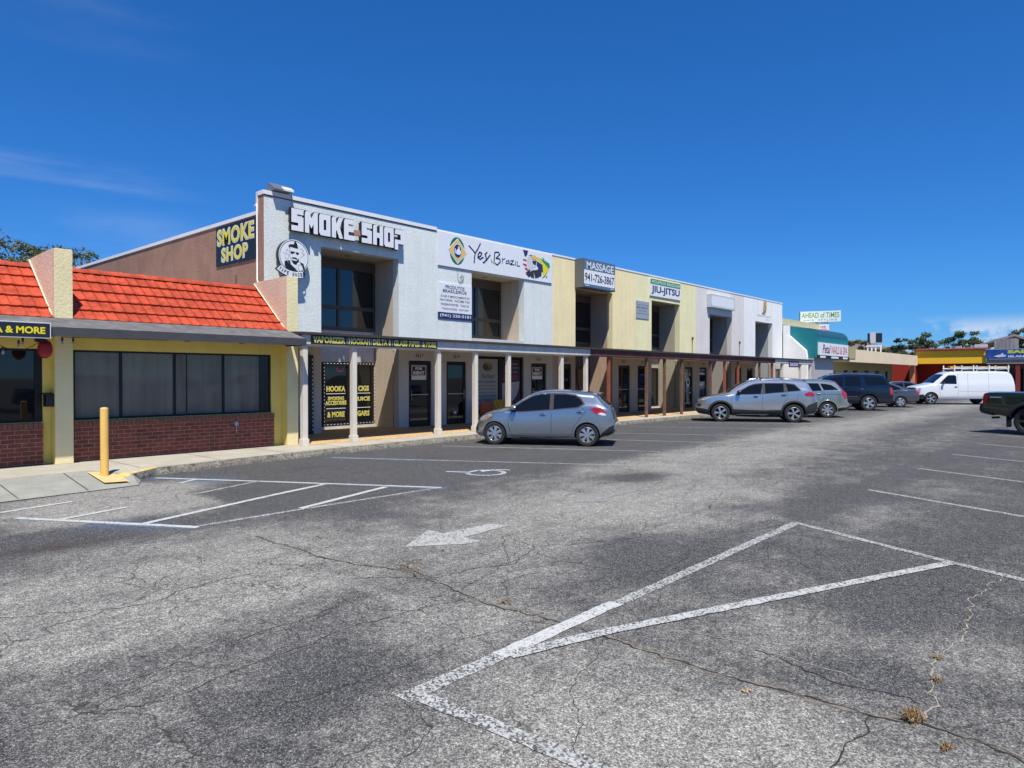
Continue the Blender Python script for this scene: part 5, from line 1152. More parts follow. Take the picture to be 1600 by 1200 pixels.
# -- Yes Brazil window posters
f = Face('f', YF + .085); sg = sign('window_poster', (18, YF + .08, .55), 'white window poster listing services under a small round picture')
mb = MB(); f.rect(mb, 17.5, 18.80, .56, 2.40, .004); mb.build('sheet', mat('poster_grey', (.34, .35, .35), .6), sg, recalc=False)
for k, (t, z, h) in enumerate((('PRODUTOS BRASILEIROS', 1.54, .07), ('CHÁS · MULTI VITAMINAS', 1.41, .05), ('INCOME TAX · PASSAPORTES', 1.29, .05), ('TRADUÇÕES · NOTARY', 1.17, .05), ('CARTAS · BANCO DO BRASIL', 1.04, .05), ('(941) 220-5181', .86, .09))): words(f, sg, t, 17.62, 18.7, z, z + h, S_DK, .006, .02)
words(f, sg, 'Yes Brazil', 17.95, 18.62, 1.70, 1.86, S_DK, .006, .01, shear=.3)
mb = MB(); f.ell(mb, 18.25, 2.12, .26, .16, .007); mb.build('round_picture', mat('pic_olive', (.16, .15, .05), .5, var=.8, vscale=9), sg, recalc=False)
mb = MB(); f.ell(mb, 18.15, 2.1, .15, .1, .009); mb.build('picture_dark', mat('pic_dark', (.06, .04, .06), .5), sg, recalc=False)
sg = sign('window_poster', (19.4, YF + .08, .55), 'purple and white window poster with a curved edge')
mb = MB(); f.rect(mb, 19.04, 20.06, 1.60, 2.40, .003); f.rect(mb, 19.04, 20.06, .56, 1.60, .003); mb.build('sheet', mat('poster_purple', (.035, .022, .055), .6), sg, recalc=False)
mb = MB(); f.poly(mb, [(19.04, 1.52), (20.02, 1.58), (19.98, 1.3), (19.85, 1.05), (19.6, .82), (19.3, .68), (19.04, .62)], .006); f.poly(mb, [(19.3, .56), (20.04, .56), (20.04, .85), (19.7, .68)], .006); mb.build('white_field', mat('poster_white', (.40, .40, .42), .6), sg, recalc=False)
mb = MB(); f.rect(mb, 19.08, 19.95, 1.62, 1.82, .006); mb.build('magenta_bar', mat('magenta', (.17, .015, .08), .5), sg, recalc=False)
for t, a, b, z in (('2045', 19.55, 19.9, 2.2), ('BRAZIL PRINTS', 19.2, 19.98, 2.05), ('BUSINESS CARD', 19.2, 19.92, 1.90)): words(f, sg, t, a, b, z, z + .075, mat('poster_txt', (.3, .3, .33), .5) if not bpy.data.materials.get('poster_txt') else bpy.data.materials['poster_txt'], .006, .02)
# bench-like yellow crate and red one in front of the poster window
cr_ = thing('slatted_chair', (18.5, 16.75, .13), 'mustard yellow lattice backed chair in front of the poster window', 'chair')
def lattice(root, xa, xb, y, m, z0=.42, z1=.92):
    mb = MB(); n = 5
    for k in range(n): 
        a = xa + (xb - xa) * k / n; b = xa + (xb - xa) * (k + 1) / n
        mb.tube([(a, y, z0), (b, y, z1)], .012, 5); mb.tube([(b, y, z0), (a, y, z1)], .012, 5)
    mb.box(xa, xb, y + .02, y + .03, z0, z1)
    mb.tube([(xa, y, z0), (xb, y, z0), (xb, y, z1), (xa, y, z1), (xa, y, z0)], .02, 6); mb.build('backrest', m, root)
M_MUST = mat('mustard', (.50, .30, .04), .6)
lattice(cr_, 18.02, 18.98, 16.75, M_MUST); mb = MB(); mb.box(18.02, 18.98, 16.3, 16.74, .40, .45); mb.build('seat', M_MUST, cr_)
for x in (18.05, 18.93):
    for y in (16.33, 16.72): mb = MB(); mb.box(x, x + .03, y, y + .03, .138, .40); mb.build('leg', M_MUST, cr_)
cr2 = thing('chair', (17.6, 16.75, .13), 'orange red chair beside the mustard chair in front of the poster window', 'chair')
M_ORG = mat('orange_red', (.34, .055, .02), .6)
mb = MB(); mb.prism([(17.30, .42), (17.30, .78), (17.42, .86), (17.75, .88), (17.86, .78), (17.86, .42)], 'y', 16.72, 16.76); mb.build('backrest', M_ORG, cr2, bevel=.01)
mb = MB(); mb.box(17.3, 17.86, 16.3, 16.71, .38, .43); mb.build('seat', M_ORG, cr2, bevel=.01)
for x in (17.32, 17.81):
    for y in (16.33, 16.68): mb = MB(); mb.tube([(x, y, .138), (x, y, .38)], .014); mb.build('leg', M_BRONZE, cr2)
# door posters
f = Face('f', YF + .065); sg = sign('door_poster', (33.6, YF, .4), 'black door poster with a round white emblem under number 3629')
mb = MB(); f.ell(mb, 33.58, 1.45, .2, .24, .004); mb.build('emblem', S_WHITE, sg, recalc=False); mb = MB(); f.ell(mb, 33.6, 1.47, .12, .12, .007); mb.build('emblem_head', S_DK, sg, recalc=False)
mb = MB()
for z in (.75, .85, .95, 1.05): f.rect(mb, 33.38, 33.78, z, z + .05, .004)
f.rect(mb, 33.35, 33.8, 1.8, 1.84, .004); mb.build('print', mat('print_grey', (.3, .3, .3), .6), sg, recalc=False)
f = Face('f', YF + .065); sg = sign('door_sticker', (16.6, YF, .5), 'small white sticker low on the glass door under number 3619')
mb = MB(); f.rect(mb, 16.55, 16.67, .48, .58, .004); mb.build('sticker', S_WHITE, sg, recalc=False)

# -- signs on the far shops
f = Face('f', 15.09); sg = sign('shop_sign', (50.5, 15.05, 3.2), 'white sign with red NAILS & SPA under the barrel awning')
mb = MB(); slab(f, mb, 47.4, 53.8, 3.20, 4.03, .08); mb.build('board', S_WHITE, sg)
words(f, sg, 'NAILS & SPA', 50.0, 53.6, 3.33, 3.87, S_RED, .084, .008); words(f, sg, 'Petal', 48.1, 49.8, 3.33, 3.92, mat('script_brown', (.18, .05, .04), .5), .084, .02, shear=.3)
mb = MB(); mb.box(47.3, 54.0, 15.0, 15.08, 2.98, 3.19); mb.build('rail', S_BLACK, sg)
mb = MB(); g_ = Face('f', 14.998)
for a, b in ((47.6, 48.7), (49.9, 51.5), (52.5, 53.6)): g_.rect(mb, a, b, 3.02, 3.15, .003)
mb.build('small_panel', S_WHITE, sg, recalc=False)
D = Vector((55.2, 17.4, 0)).normalized(); S_ = Vector((D.y, -D.x, 0)); oc = Vector((55.2, 17.4, 0))
f = Face('o', 0, o=(oc.x, oc.y, 0), du=(S_.x, S_.y, 0)); sg = sign('pole_sign', (55.2, 17.4, 5.8), 'white rooftop sign with green AHEAD of TIMES lettering')
def fslab(f, mb, x0, x1, z0, z1, t0, t1):
    v = [f.p(a, b, o) for o in (t0, t1) for a, b in ((x0, z0), (x1, z0), (x1, z1), (x0, z1))]
    mb.add(v, [(3, 2, 1, 0), (4, 5, 6, 7), (0, 1, 5, 4), (1, 2, 6, 5), (2, 3, 7, 6), (3, 0, 4, 7)])
mb = MB(); fslab(f, mb, -1.5, 1.42, 5.93, 6.76, -.35, -.02); mb.build('cabinet', S_STEEL, sg)
mb = MB(); fslab(f, mb, -1.40, 1.42, 5.93, 6.76, -.019, 0.02); mb.build('face', mat('face_mint', (.74, .84, .78), .5), sg)
words(f, sg, 'AHEAD of TIMES', -1.3, 1.32, 6.25, 6.66, mat('olive_letter', (.20, .33, .10), .5), .024, .012); words(f, sg, 'HAIR  STYLING', -1.15, 1.15, 6.02, 6.15, bpy.data.materials['sign_blue_grey'], .024, .01, space=1.5)
mb = MB(); fslab(f, mb, -.05, .62, 5.2, 5.9, -.2, -.05); mb.build('lower_panel', S_WHITE, sg)
mb = MB(); f.rect(mb, 0.0, .6, 5.2, 5.3, -.045); f.rect(mb, 0.0, .45, 5.36, 5.42, -.045); mb.build('red_stripe', S_RED, sg, recalc=False); words(f, sg, 'HAIR', .0, .4, 5.5, 5.62, S_NAVY, -.045)
mb = MB(); mb.tube([(oc.x, oc.y + .25, 5.0), (oc.x, oc.y + .25, 6.0)], .08); mb.build('pole', S_STEEL, sg)
f = Face('s', 76.85); sg = sign('banner_sign', (76.85, 6, 3.4), 'blue banner with yellow bubble letters on the fascia at the right end')
mb = MB(); slab(f, mb, -9.62, 4, 3.40, 4.28, .06); mb.build('board', mat('banner_blue', (.012, .06, .26), .5, var=.7, vscale=1.2), sg)
mb = MB(); 
v = [f.p(a, b, .062) for a, b in ((-9.62, 4.25), (4, 4.25), (4, 4.3), (-9.62, 4.3))]; mb.add(v, [(0, 1, 2, 3)]); mb.build('edge', S_GREY, sg, recalc=False)
words(f, sg, "SALTY JIM'S", -7.95, -3.6, 3.80, 4.20, mat('lime', (.55, .62, .03), .5), .066, .06); words(f, sg, 'ISLAND BAR & GRILL', -7.9, -3.7, 3.52, 3.70, S_WHITE, .066, .03)
mb = MB(); f.poly(mb, [(-9.0, 3.62), (-8.7, 3.75), (-8.3, 3.8), (-8.05, 3.72), (-8.1, 3.6), (-8.6, 3.55)], .066); f.poly(mb, [(-8.5, 3.8), (-8.3, 3.95), (-8.25, 3.8)], .066); mb.build('fish', mat('fish_white', (.6, .65, .7), .5), sg, recalc=False)
mb = MB()
for k in range(8): mb.box(77.35, 77.5, 10.2 + k * .55, 10.3 + k * .55, 4.42, 4.62)
# small purple flag on the far canopy
tag(mb.build('roof_clutter', mat('clutter', (.4, .3, .28), .8), loc=(77.4, 12, 4.4)), 'row of small vent stubs along the red roof edge', 'roof vents')
f = Face('f', 14.28); sg = sign('hanging_banner', (40.4, 14.28, 2.3), 'small purple banner hanging from the far pale canopy')
mb = MB(); slab(f, mb, 39.9, 41.5, 2.30, 2.66, .01); mb.build('cloth', mat('purple_cloth', (.10, .05, .13), .7, var=.5, vscale=4), sg); words(f, sg, 'SALON', 40.1, 41.3, 2.38, 2.56, S_WHITE, .013, .02)

# -- lantern, bulbs and mailbox on the left shop
lan = thing('paper_lantern', (3.74, 14.28, 2.1), 'red paper lantern hanging under the grey awning', 'lantern')
mb = MB(); mb.lathe([(.035, 2.40)] + [(.112 * math.cos(R(a)) ** .6 * (1 + .03 * (k % 2)), 2.245 + .15 * math.sin(R(a))) for k, a in enumerate(range(78, -79, -6))] + [(.035, 2.09)], 28, (3.74, 14.28, 0)); mb.build('shade', mat('lantern_red', (.34, .012, .015), .6), lan, smooth=True)
mb = MB(); mb.lathe([(0, 2.415), (.04, 2.415), (.04, 2.39), (0, 2.39)], 16, (3.74, 14.28, 0)); mb.lathe([(0, 2.10), (.04, 2.10), (.04, 2.08), (0, 2.08)], 16, (3.74, 14.28, 0)); mb.tube([(3.74, 14.28, 2.41), (3.74, 14.28, 2.49)], .003, 5); mb.build('cap', S_BLACK, lan)
sl = thing('string_lights', (3.5, 14.2, 2.2), 'dark cable with hanging glass bulbs strung under the awning', 'string lights')
mb = MB(); pts = []
for (a, za), (b, zb), sag in (((1.5, 2.42), (2.9, 2.42), .2), ((2.9, 2.42), (3.66, 2.40), .2), ((3.95, 2.46), (4.16, 2.46), .0), ((4.16, 2.46), (5.8, 2.47), .0)):
    mb.tube([(a + (b - a) * i / 12, 14.15, za + (zb - za) * i / 12 - sag * 4 * (i / 12) * (1 - i / 12)) for i in range(13)], .006, 6)
mb.box(3.56, 3.68, 14.1, 14.2, 2.36, 2.47)
mb.build('cable', S_BLACK, sl)
for x, z in ((3.32, 2.36), (3.38, 2.40), (3.97, 2.43), (4.14, 2.43), (3.1, 2.24), (2.5, 2.3)):
    mb = MB(); mb.lathe([(.0, z + .02), (.018, z + .02), (.018, z - .04), (.012, z - .045)], 12, (x, 14.15, 0)); s = mb.build('socket', mat('socket_brown', (.05, .02, .015), .5) if not bpy.data.materials.get('socket_brown') else bpy.data.materials['socket_brown'], sl, smooth=True)
    mb = MB(); mb.lathe([(.010, z - .04), (.02, z - .065), (.022, z - .085), (.012, z - .105), (0, z - .11)], 12, (x, 14.15, 0)); mb.build('bulb', mat('bulb_glass', (.45, .40, .32), .15) if not bpy.data.materials.get('bulb_glass') else bpy.data.materials['bulb_glass'], sl, smooth=True)
mbx = thing('mailbox', (3.98, 14.9, 1.2), 'small black mailbox on the side of the left pillar', 'mailbox')
mb = MB(); mb.box(3.89, 4.028, 14.82, 15.0, 1.2, 1.42); mb.build('box', S_BLACK, mbx, bevel=.01); mb = MB(); mb.prism([(14.80, 1.42), (15.0, 1.46), (15.0, 1.425)], 'x', 3.88, 4.028); mb.build('lid', S_BLACK, mbx)
wv = thing('outlet_cover', (7.75, 14.95, .6), 'small pale weatherproof outlet on the brick below the right window', 'outlet')
mb = MB(); mb.box(5.83 + 1.72, 5.91 + 1.72, 14.93, 14.953, .66, .75); mb.tube([(7.59, 14.94, .50), (7.59, 14.94, .67)], .01, 6); mb.build('cover', S_GREY, wv)

for x, lb in ((33.9, 'thin vent pipe on the cream to lilac wall edge left of the blank sign recess'), (39.9, 'thin vent pipe right of the blank sign recess')):
    mb = MB(); mb.tube([(x, 17.17, 2.95), (x, 17.17, 3.75)], .012, 6); mb.box(x - .03, x + .05, 17.12, 17.197, 3.72, 3.86)
    tag(mb.build('wall_pipe', bpy.data.materials['jbox'], loc=(x, 17.2, 2.95)), lb, 'pipe')
# ================================================================== VEHICLES
def pch(keys):
    """monotone cubic interpolation"""
    keys = sorted(keys); X = [k[0] for k in keys]; Y = [k[1] for k in keys]; n = len(X)
    d = [(Y[i + 1] - Y[i]) / (X[i + 1] - X[i]) for i in range(n - 1)]; m = [0] * n
    m[0], m[-1] = d[0], d[-1]
    for i in range(1, n - 1): m[i] = 0 if d[i - 1] * d[i] <= 0 else 2 * d[i - 1] * d[i] / (d[i - 1] + d[i])
    def g(x):
        if x <= X[0]: return Y[0]
        if x >= X[-1]: return Y[-1]
        i = max(j for j in range(n - 1) if X[j] <= x); h = X[i + 1] - X[i]; t = (x - X[i]) / h
        return (2 * t ** 3 - 3 * t * t + 1) * Y[i] + (t ** 3 - 2 * t * t + t) * h * m[i] + (-2 * t ** 3 + 3 * t * t) * Y[i + 1] + (t ** 3 - t * t) * h * m[i + 1]
    return g
def paint(name, col, metal=.75, rough=.32):
    return mat(name, col, rough, metal=metal, coat=1.0)
C_GLASS = mat('car_glass', (.006, .007, .008), .03, spec=.45); C_BLACK = mat('car_black_plastic', (.022, .023, .025), .6, bump=.05, bscale=200); C_SEAM = mat('car_seam', (.010, .010, .011), .7)
C_TYRE = mat('tyre_rubber', (.018, .018, .019), .75, bump=.2, bscale=90); C_RIM = mat('alloy', (.62, .63, .65), .28, metal=.85); C_WELL = mat('wheel_well', (.006, .006, .006), .9)
C_RED = mat('tail_lamp_red', (.38, .008, .012), .12, spec=.7, coat=1); C_CLEAR = mat('lamp_clear', (.55, .56, .58), .12, metal=.5, coat=1); C_AMB = mat('lamp_amber', (.55, .20, .04), .15, coat=1); C_CHR = mat('chrome', (.75, .75, .76), .12, metal=1)
C_WHITE_L = mat('lamp_white', (.75, .72, .70), .15, coat=1)

def car_body(k, m_paint):
    """loft a closed body. k: xs range, bot, belt, top, W (plan half width) functions + roof tumble; returns vertex grid mesh object + BVH"""
    x0, x1 = k['x']; step = .045; n = int((x1 - x0) / step)
    xs = sorted(set([x0 + (x1 - x0) * i / n for i in range(n + 1)] + [x0 + e for e in (.008, .02, .04)] + [x1 - e for e in (.008, .02, .04)] + k.get('extra', [])))
    NL, NG, NT = 9, 7, 8
    vs = []; rows = []
    for x in xs:
        zb, zt, w = k['bot'](x), k['top'](x), k['W'](x)
        zl = min(k['belt'](x), zt - .018); zl = max(zl, zb + .05)
        H_ = zl - zb; r = []
        # half section from bottom centre up the side to the roof centre
        r.append((0, zb)); r.append((w * .80, zb))
        for i in range(NL):
            t = i / (NL - 1); z = zb + .02 + (H_ - .02) * t
            bul = k.get('bulge', .03)
            q = 1 - bul * abs(t - .55) ** 2 * 3.2
            if t < .18: q -= .05 * ((.18 - t) / .18) ** 2
            r.append((w * q, z))
        wb = r[-1][0]; g = zt - zl; tum = k.get('tumble', .34)
        c = min(k.get('crown', .085), .75 * g); we = max(.05, wb - .012 - tum * (g - c))
        for i in range(1, NG):
            t = i / (NG - 1); r.append((wb - .012 * min(1, t * 3) - (wb - .012 - we) * t ** 1.08, zl + (g - c) * t))
        for i in range(1, NT + 1):
            t = 1 - i / NT; r.append((we * t, zt - c * (1 - math.cos(math.asin(min(1, t ** 1.35))))))
        rows.append(r)
    m = len(rows[0])
    verts = []; faces = []; idx = []
    for x, r in zip(xs, rows):
        line = []
        for y, z in r: verts.append((x, y, z)); line.append(len(verts) - 1)
        lr = []
        for j, (y, z) in enumerate(r):
            if j in (0, m - 1): lr.append(line[j])
            else: verts.append((x, -y, z)); lr.append(len(verts) - 1)
        idx.append((line, lr))
    for i in range(len(xs) - 1):
        (a, b), (c, d) = idx[i], idx[i + 1]
        for j in range(m - 1):
            faces.append((a[j], a[j + 1], c[j + 1], c[j])); faces.append((b[j + 1], b[j], d[j], d[j + 1]))
    for (a, b), rev in ((idx[0], 0), (idx[-1], 1)):
        loop = a + b[::-1][1:-1]; faces.append(loop if not rev else loop[::-1])
    me = bpy.data.meshes.new('body'); me.from_pydata(verts, [], faces); me.materials.append(m_paint); me.materials.append(C_WELL)
    bm = bmesh.new(); bm.from_mesh(me); bmesh.ops.remove_doubles(bm, verts=bm.verts, dist=1e-5); bmesh.ops.recalc_face_normals(bm, faces=bm.faces); bvh = BVHTree.FromBMesh(bm); bm.to_mesh(me); bm.free()
    return me, bvh
def cut_wells(me, wells, W):
    ob = bpy.data.objects.new('body', me); COL.objects.link(ob)
    cm = bpy.data.meshes.new('cut'); v = []; f = []; n = 36
    for x, z, r in wells:
        for s in (1, -1):
            k = len(v)
            for y in (s * (W - .30), s * (W + .4)):
                for j in range(n): t = 2 * math.pi * j / n; v.append((x + r * math.cos(t), y, z + r * math.sin(t)))
            f += [[k + j for j in range(n)], [k + n + j for j in range(n)][::-1]] + [[k + j, k + n + j, k + n + (j + 1) % n, k + (j + 1) % n] for j in range(n)]
    cm.from_pydata(v, [], f); cm.materials.append(C_WELL)
    bm = bmesh.new(); bm.from_mesh(cm); bmesh.ops.recalc_face_normals(bm, faces=bm.faces); bm.to_mesh(cm); bm.free()
    co = bpy.data.objects.new('cut', cm); COL.objects.link(co)
    md = ob.modifiers.new('b', 'BOOLEAN'); md.object = co; md.operation = 'DIFFERENCE'; md.solver = 'EXACT'
    try: md.material_mode = 'TRANSFER'
    except Exception: pass
    dg = bpy.context.evaluated_depsgraph_get(); dg.update(); new = bpy.data.meshes.new_from_object(ob.evaluated_get(dg))
    ob.modifiers.clear(); ob.data = new; bpy.data.objects.remove(co)
    new.polygons.foreach_set('use_smooth', [True] * len(new.polygons))
    try: new.set_sharp_from_angle(angle=R(40))
    except Exception: pass
    return ob
def proj(bvh, poly, side, off, cell=.06):
    """polygon drawn on an elevation, cut to small cells and laid on the body surface"""
    bm = bmesh.new(); vs = [bm.verts.new((p[0], p[1], 0)) for p in poly]
    try: fc = bm.faces.new(vs)
    except Exception: return MB()
    xa, xb = min(p[0] for p in poly), max(p[0] for p in poly); ya, yb = min(p[1] for p in poly), max(p[1] for p in poly)
    bmesh.ops.triangulate(bm, faces=bm.faces)
    for ax_, a, b in ((0, xa, xb), (1, ya, yb)):
        n = int((b - a) / cell) + 1
        for i in range(1, n):
            c = a + (b - a) * i / n; pn = Vector((1, 0, 0)) if ax_ == 0 else Vector((0, 1, 0))
            bmesh.ops.bisect_plane(bm, geom=bm.verts[:] + bm.edges[:] + bm.faces[:], plane_co=pn * c, plane_no=pn)
    bmesh.ops.remove_doubles(bm, verts=bm.verts, dist=1e-4)
    mb = MB(); co = []
    for v in bm.verts:
        a, b = v.co.x, v.co.y
        if side in ('l', 'r'):
            s = 1 if side == 'l' else -1; o, d = Vector((a, s * 4, b)), Vector((0, -s, 0))
        elif side == 't': o, d = Vector((a, b, 5)), Vector((0, 0, -1))
        elif side == 'f': o, d = Vector((9, a, b)), Vector((-1, 0, 0))
        else: o, d = Vector((-9, a, b)), Vector((1, 0, 0))
        h = bvh.ray_cast(o, d)
        if h[0] is None:
            h = bvh.find_nearest(Vector((a, (1 if side == 'l' else -1) * .9, b)) if side in 'lr' else o)
        nn = h[1]
        if nn.dot(d) > 0: nn = -nn
        co.append(tuple(h[0] + nn * off))
    bm.verts.index_update()
    mb.add(co, [[v.index for v in f.verts] for f in bm.faces]); bm.free(); return mb
def wheel_parts(R_, w, spokes, style):
    ty = MB(); pr = [(R_ * .66, -w * .42), (R_ * .80, -w * .5), (R_ * .93, -w * .47), (R_ * .99, -w * .36), (R_, -w * .2), (R_, w * .2), (R_ * .99, w * .36), (R_ * .93, w * .47), (R_ * .80, w * .5), (R_ * .66, w * .42)]
    ty.lathe(pr, 40, axis='y')
    rm = MB(); q = R_ * .665
    rm.lathe([(q, -w * .42), (q, w * .42), (q * .96, w * .44), (q * .93, w * .40), (q * .90, w * .15), (q * .90, -w * .3)], 40, axis='y')
    for i in range(spokes):
        a0 = 2 * math.pi * i / spokes
        for da in ((-.13, .13) if style == 'double' else (0,)):
            w0, w1 = {'double': (.022, .026), 'single': (.035, .05), 'wide': (.045, .085), 'hub': (.03, .034)}[style]
            a = a0 + da; ca, sa = math.cos(a0 + da * .3), math.sin(a0 + da * .3); cb, sb = math.cos(a), math.sin(a)
            p0 = (ca * q * .2, sa * q * .2); p1 = (cb * q * .94, sb * q * .94); L_ = math.hypot(p1[0] - p0[0], p1[1] - p0[1]); nx, nz = -(p1[1] - p0[1]) / L_, (p1[0] - p0[0]) / L_
            y0, y1 = w * .36, w * .40; v = []
            for (px, pz), ww, yy in ((p0, w0, y0 + .012), (p1, w1, y1)):
                v += [(px - nx * ww, yy - .03, pz - nz * ww), (px - nx * ww * .8, yy, pz - nz * ww * .8), (px + nx * ww * .8, yy, pz + nz * ww * .8), (px + nx * ww, yy - .03, pz + nz * ww)]
            rm.add(v, [(0, 1, 5, 4), (1, 2, 6, 5), (2, 3, 7, 6), (3, 0, 4, 7), (0, 3, 2, 1), (4, 5, 6, 7)])
    rm.lathe([(0, w * .40), (q * .14, w * .40), (q * .24, w * .36), (q * .26, w * .2)], 20, axis='y')
    dk = MB(); dk.lathe([(0, w * .12), (q * .89, w * .12)], 32, axis='y'); dk.lathe([(q * .45, w * .13), (q * .45, w * .18), (0, w * .18)], 28, axis='y')
    return ty, rm, dk
WHC = {}
def local(mb, name, m, parent, smooth=True, recalc=True, bevel=0):
    o = mb.build(name, m, None, smooth=smooth, recalc=recalc, bevel=bevel); o.parent = parent; return o
def mirror(mb):
    n = MB(); n.v = [(x, -y, z) for x, y, z in mb.v]; n.f = [f[::-1] for f in mb.f]; n.m = mb.m[:]; return n
def vehicle(name, loc, ang, label, cat, k, m_paint, group='cars parked by the shops'):
    root = thing(name, loc, label, cat, group, rz=R(ang))
    me, bvh = car_body(k, m_paint); Wm = k['w']
    ob = cut_wells(me, k['wells'], Wm); ob.name = 'body'; ob.parent = root
    def P(nm, m, poly, side='lr', off=.004, parent=None, smooth=True, **kw):
        for s in side:
            local(proj(bvh, poly, s, off, **kw), nm, m, parent or root, smooth=smooth, recalc=False)
    for pts in k.get('side_glass', []): P('window', C_GLASS, pts, off=.0045)
    for pts in k.get('glass_trim', []): P('window_trim', C_BLACK, pts, off=.0028)
    if 'windscreen' in k:
        a, wa, b, wb = k['windscreen']; P('windscreen', C_GLASS, [(a, -wa), (a, wa), (b, wb), (b, -wb)], 't', .004)
    if 'rear_glass' in k:
        a, wa, b, wb = k['rear_glass']; P('rear_window', C_GLASS, [(a, -wa), (a, wa), (b, wb), (b, -wb)], 't' if k.get('rg_top', True) else 'b', .004)
    for x, z, r in k['wells']:
        # arch lip
        if k.get('arch'):
            aw = k['arch']; ts = list(range(-14, 195, 8)); of = k.get('arch_off', .012)
            for s in (1, -1):
                mb = MB(); v = []
                for t in ts:
                    for rr in (r - .004, r + aw * .3, r + aw * .8, r + aw):
                        px_, pz_ = x + rr * math.cos(R(t)), z + rr * math.sin(R(t)); h = bvh.ray_cast(Vector((px_, s * 4, pz_)), Vector((0, -s, 0)))
                        if h[0] is None: h = bvh.find_nearest(Vector((px_, s * Wm, pz_)))
                        v.append((px_, h[0].y + s * (of if rr < r + aw else .002), pz_))
                n_ = len(ts); mb.add(v, [(4 * i + q, 4 * i + 4 + q, 4 * i + 5 + q, 4 * i + 1 + q) for i in range(n_ - 1) for q in range(3)])
                v2 = [p for i in range(n_) for p in (v[4 * i], (v[4 * i][0], v[4 * i][1] - s * .05, v[4 * i][2]))]; mb.add(v2, [(2 * i, 2 * i + 2, 2 * i + 3, 2 * i + 1) for i in range(n_ - 1)])
                local(mb, 'arch_trim', k.get('arch_mat') or C_BLACK, root)
    for nm, m, pts, side, off in k.get('patches', []): P(nm, m, pts, side, off)
    for pts in k.get('seams', []):
        poly = []
        w = .0045; L_ = pts; up = []; dn = []
        for i, p in enumerate(L_):
            a = L_[max(0, i - 1)]; b = L_[min(len(L_) - 1, i + 1)]; q = math.hypot(b[0] - a[0], b[1] - a[1]); nx, nz = -(b[1] - a[1]) / q, (b[0] - a[0]) / q
            up.append((p[0] + nx * w, p[1] + nz * w)); dn.append((p[0] - nx * w, p[1] - nz * w))
        P('door_seam', C_SEAM, up + dn[::-1], off=.002, cell=.1)
    for x, z in k.get('handles', []):
        for s in (1, -1):
            h = bvh.ray_cast(Vector((x, s * 4, z)), Vector((0, -s, 0)))
            if h[0] is None: continue
            y = h[0].y; mb = MB(); mb.tube([(x - .09, y - s * .002, z - .004), (x - .06, y + s * .022, z), (x + .06, y + s * .022, z + .004), (x + .09, y - s * .002, z + .006)], [.010, .014, .014, .010], 8)
            local(mb, 'handle', k.get('handle_mat', m_paint), root)
            mb2 = proj(bvh, [(x + .07 * math.cos(R(t)), z + .032 * math.sin(R(t))) for t in range(0, 360, 30)], 'l' if s > 0 else 'r', .003); local(mb2, 'handle_recess', C_SEAM, root, recalc=False)
    if 'mirror' in k:
        x, z, mm = k['mirror']
        for s in (1, -1):
            h = bvh.ray_cast(Vector((x, s * 4, z - .03)), Vector((0, -s, 0))); y = (h[0].y if h[0] else s * Wm * .9)
            mb = MB(); v = []
            for dx, sc_ in ((-.055, .55), (-.05, .9), (0, 1.0), (.05, .85), (.085, .45)):
                for t in range(0, 360, 36): v.append((x + dx + .0, y + s * (.12 + .095 * sc_ * math.cos(R(t))), z + .04 + .07 * sc_ * math.sin(R(t))))
            n = 10
            mb.add(v, [(i * n + j, i * n + (j + 1) % n, (i + 1) * n + (j + 1) % n, (i + 1) * n + j) for i in range(4) for j in range(n)] + [list(range(n))[::-1], [4 * n + j for j in range(n)]])
            mb.tube([(x, y - s * .03, z - .02), (x, y + s * .1, z)], [.03, .02], 8); local(mb, 'wing_mirror', mm, root)
    for j, (x, z, r) in enumerate(k['wells']):
        if k.get('skip_front') and j == 0: pass
        Rw, tw = k['tyre']; key = (Rw, tw, k['rim'])
        for s in (1, -1):
            wh = bpy.data.objects.new('wheel', None); COL.objects.link(wh); wh.parent = root; wh.location = (x, s * (Wm - tw * .5 - .015), Rw)
            if s < 0: wh.rotation_euler = (0, 0, math.pi)
            wh.empty_display_size = .1
            if key not in WHC:
                ty, rm, dk = wheel_parts(Rw, tw, *k['rim'])
                a = local(ty, 'tyre', C_TYRE, wh); b = local(rm, 'rim', k.get('rim_mat', C_RIM), wh); c = local(dk, 'brake_disc', C_WELL, wh); WHC[key] = (a, b, c)
            else:
                for o in WHC[key]: c = o.copy(); COL.objects.link(c); c.parent = wh
    return root, P, bvh
def place(contact, ang, halfw, side=1):
    """root position from the near-side wheel contact point; side=+1 when the car's left faces the camera"""
    a = R(ang); return (contact[0] - side * (-math.sin(a)) * halfw, contact[1] - side * math.cos(a) * halfw, 0)
def planf(x0, x1, W, rf=.75, rr=.6, nf=.30, nr=.16):
    """plan half width: rounded at nose (x1) and tail (x0)"""
    def g(x):
        w = W
        if x > x1 - rf: t = (x - (x1 - rf)) / rf; w *= 1 - nf * t ** 2.6
        if x < x0 + rr: t = ((x0 + rr) - x) / rr; w *= 1 - nr * t ** 2.6
        return w
    return g
def shaved(pts, dx, dz): return [(x + dx, z + dz) for x, z in pts]

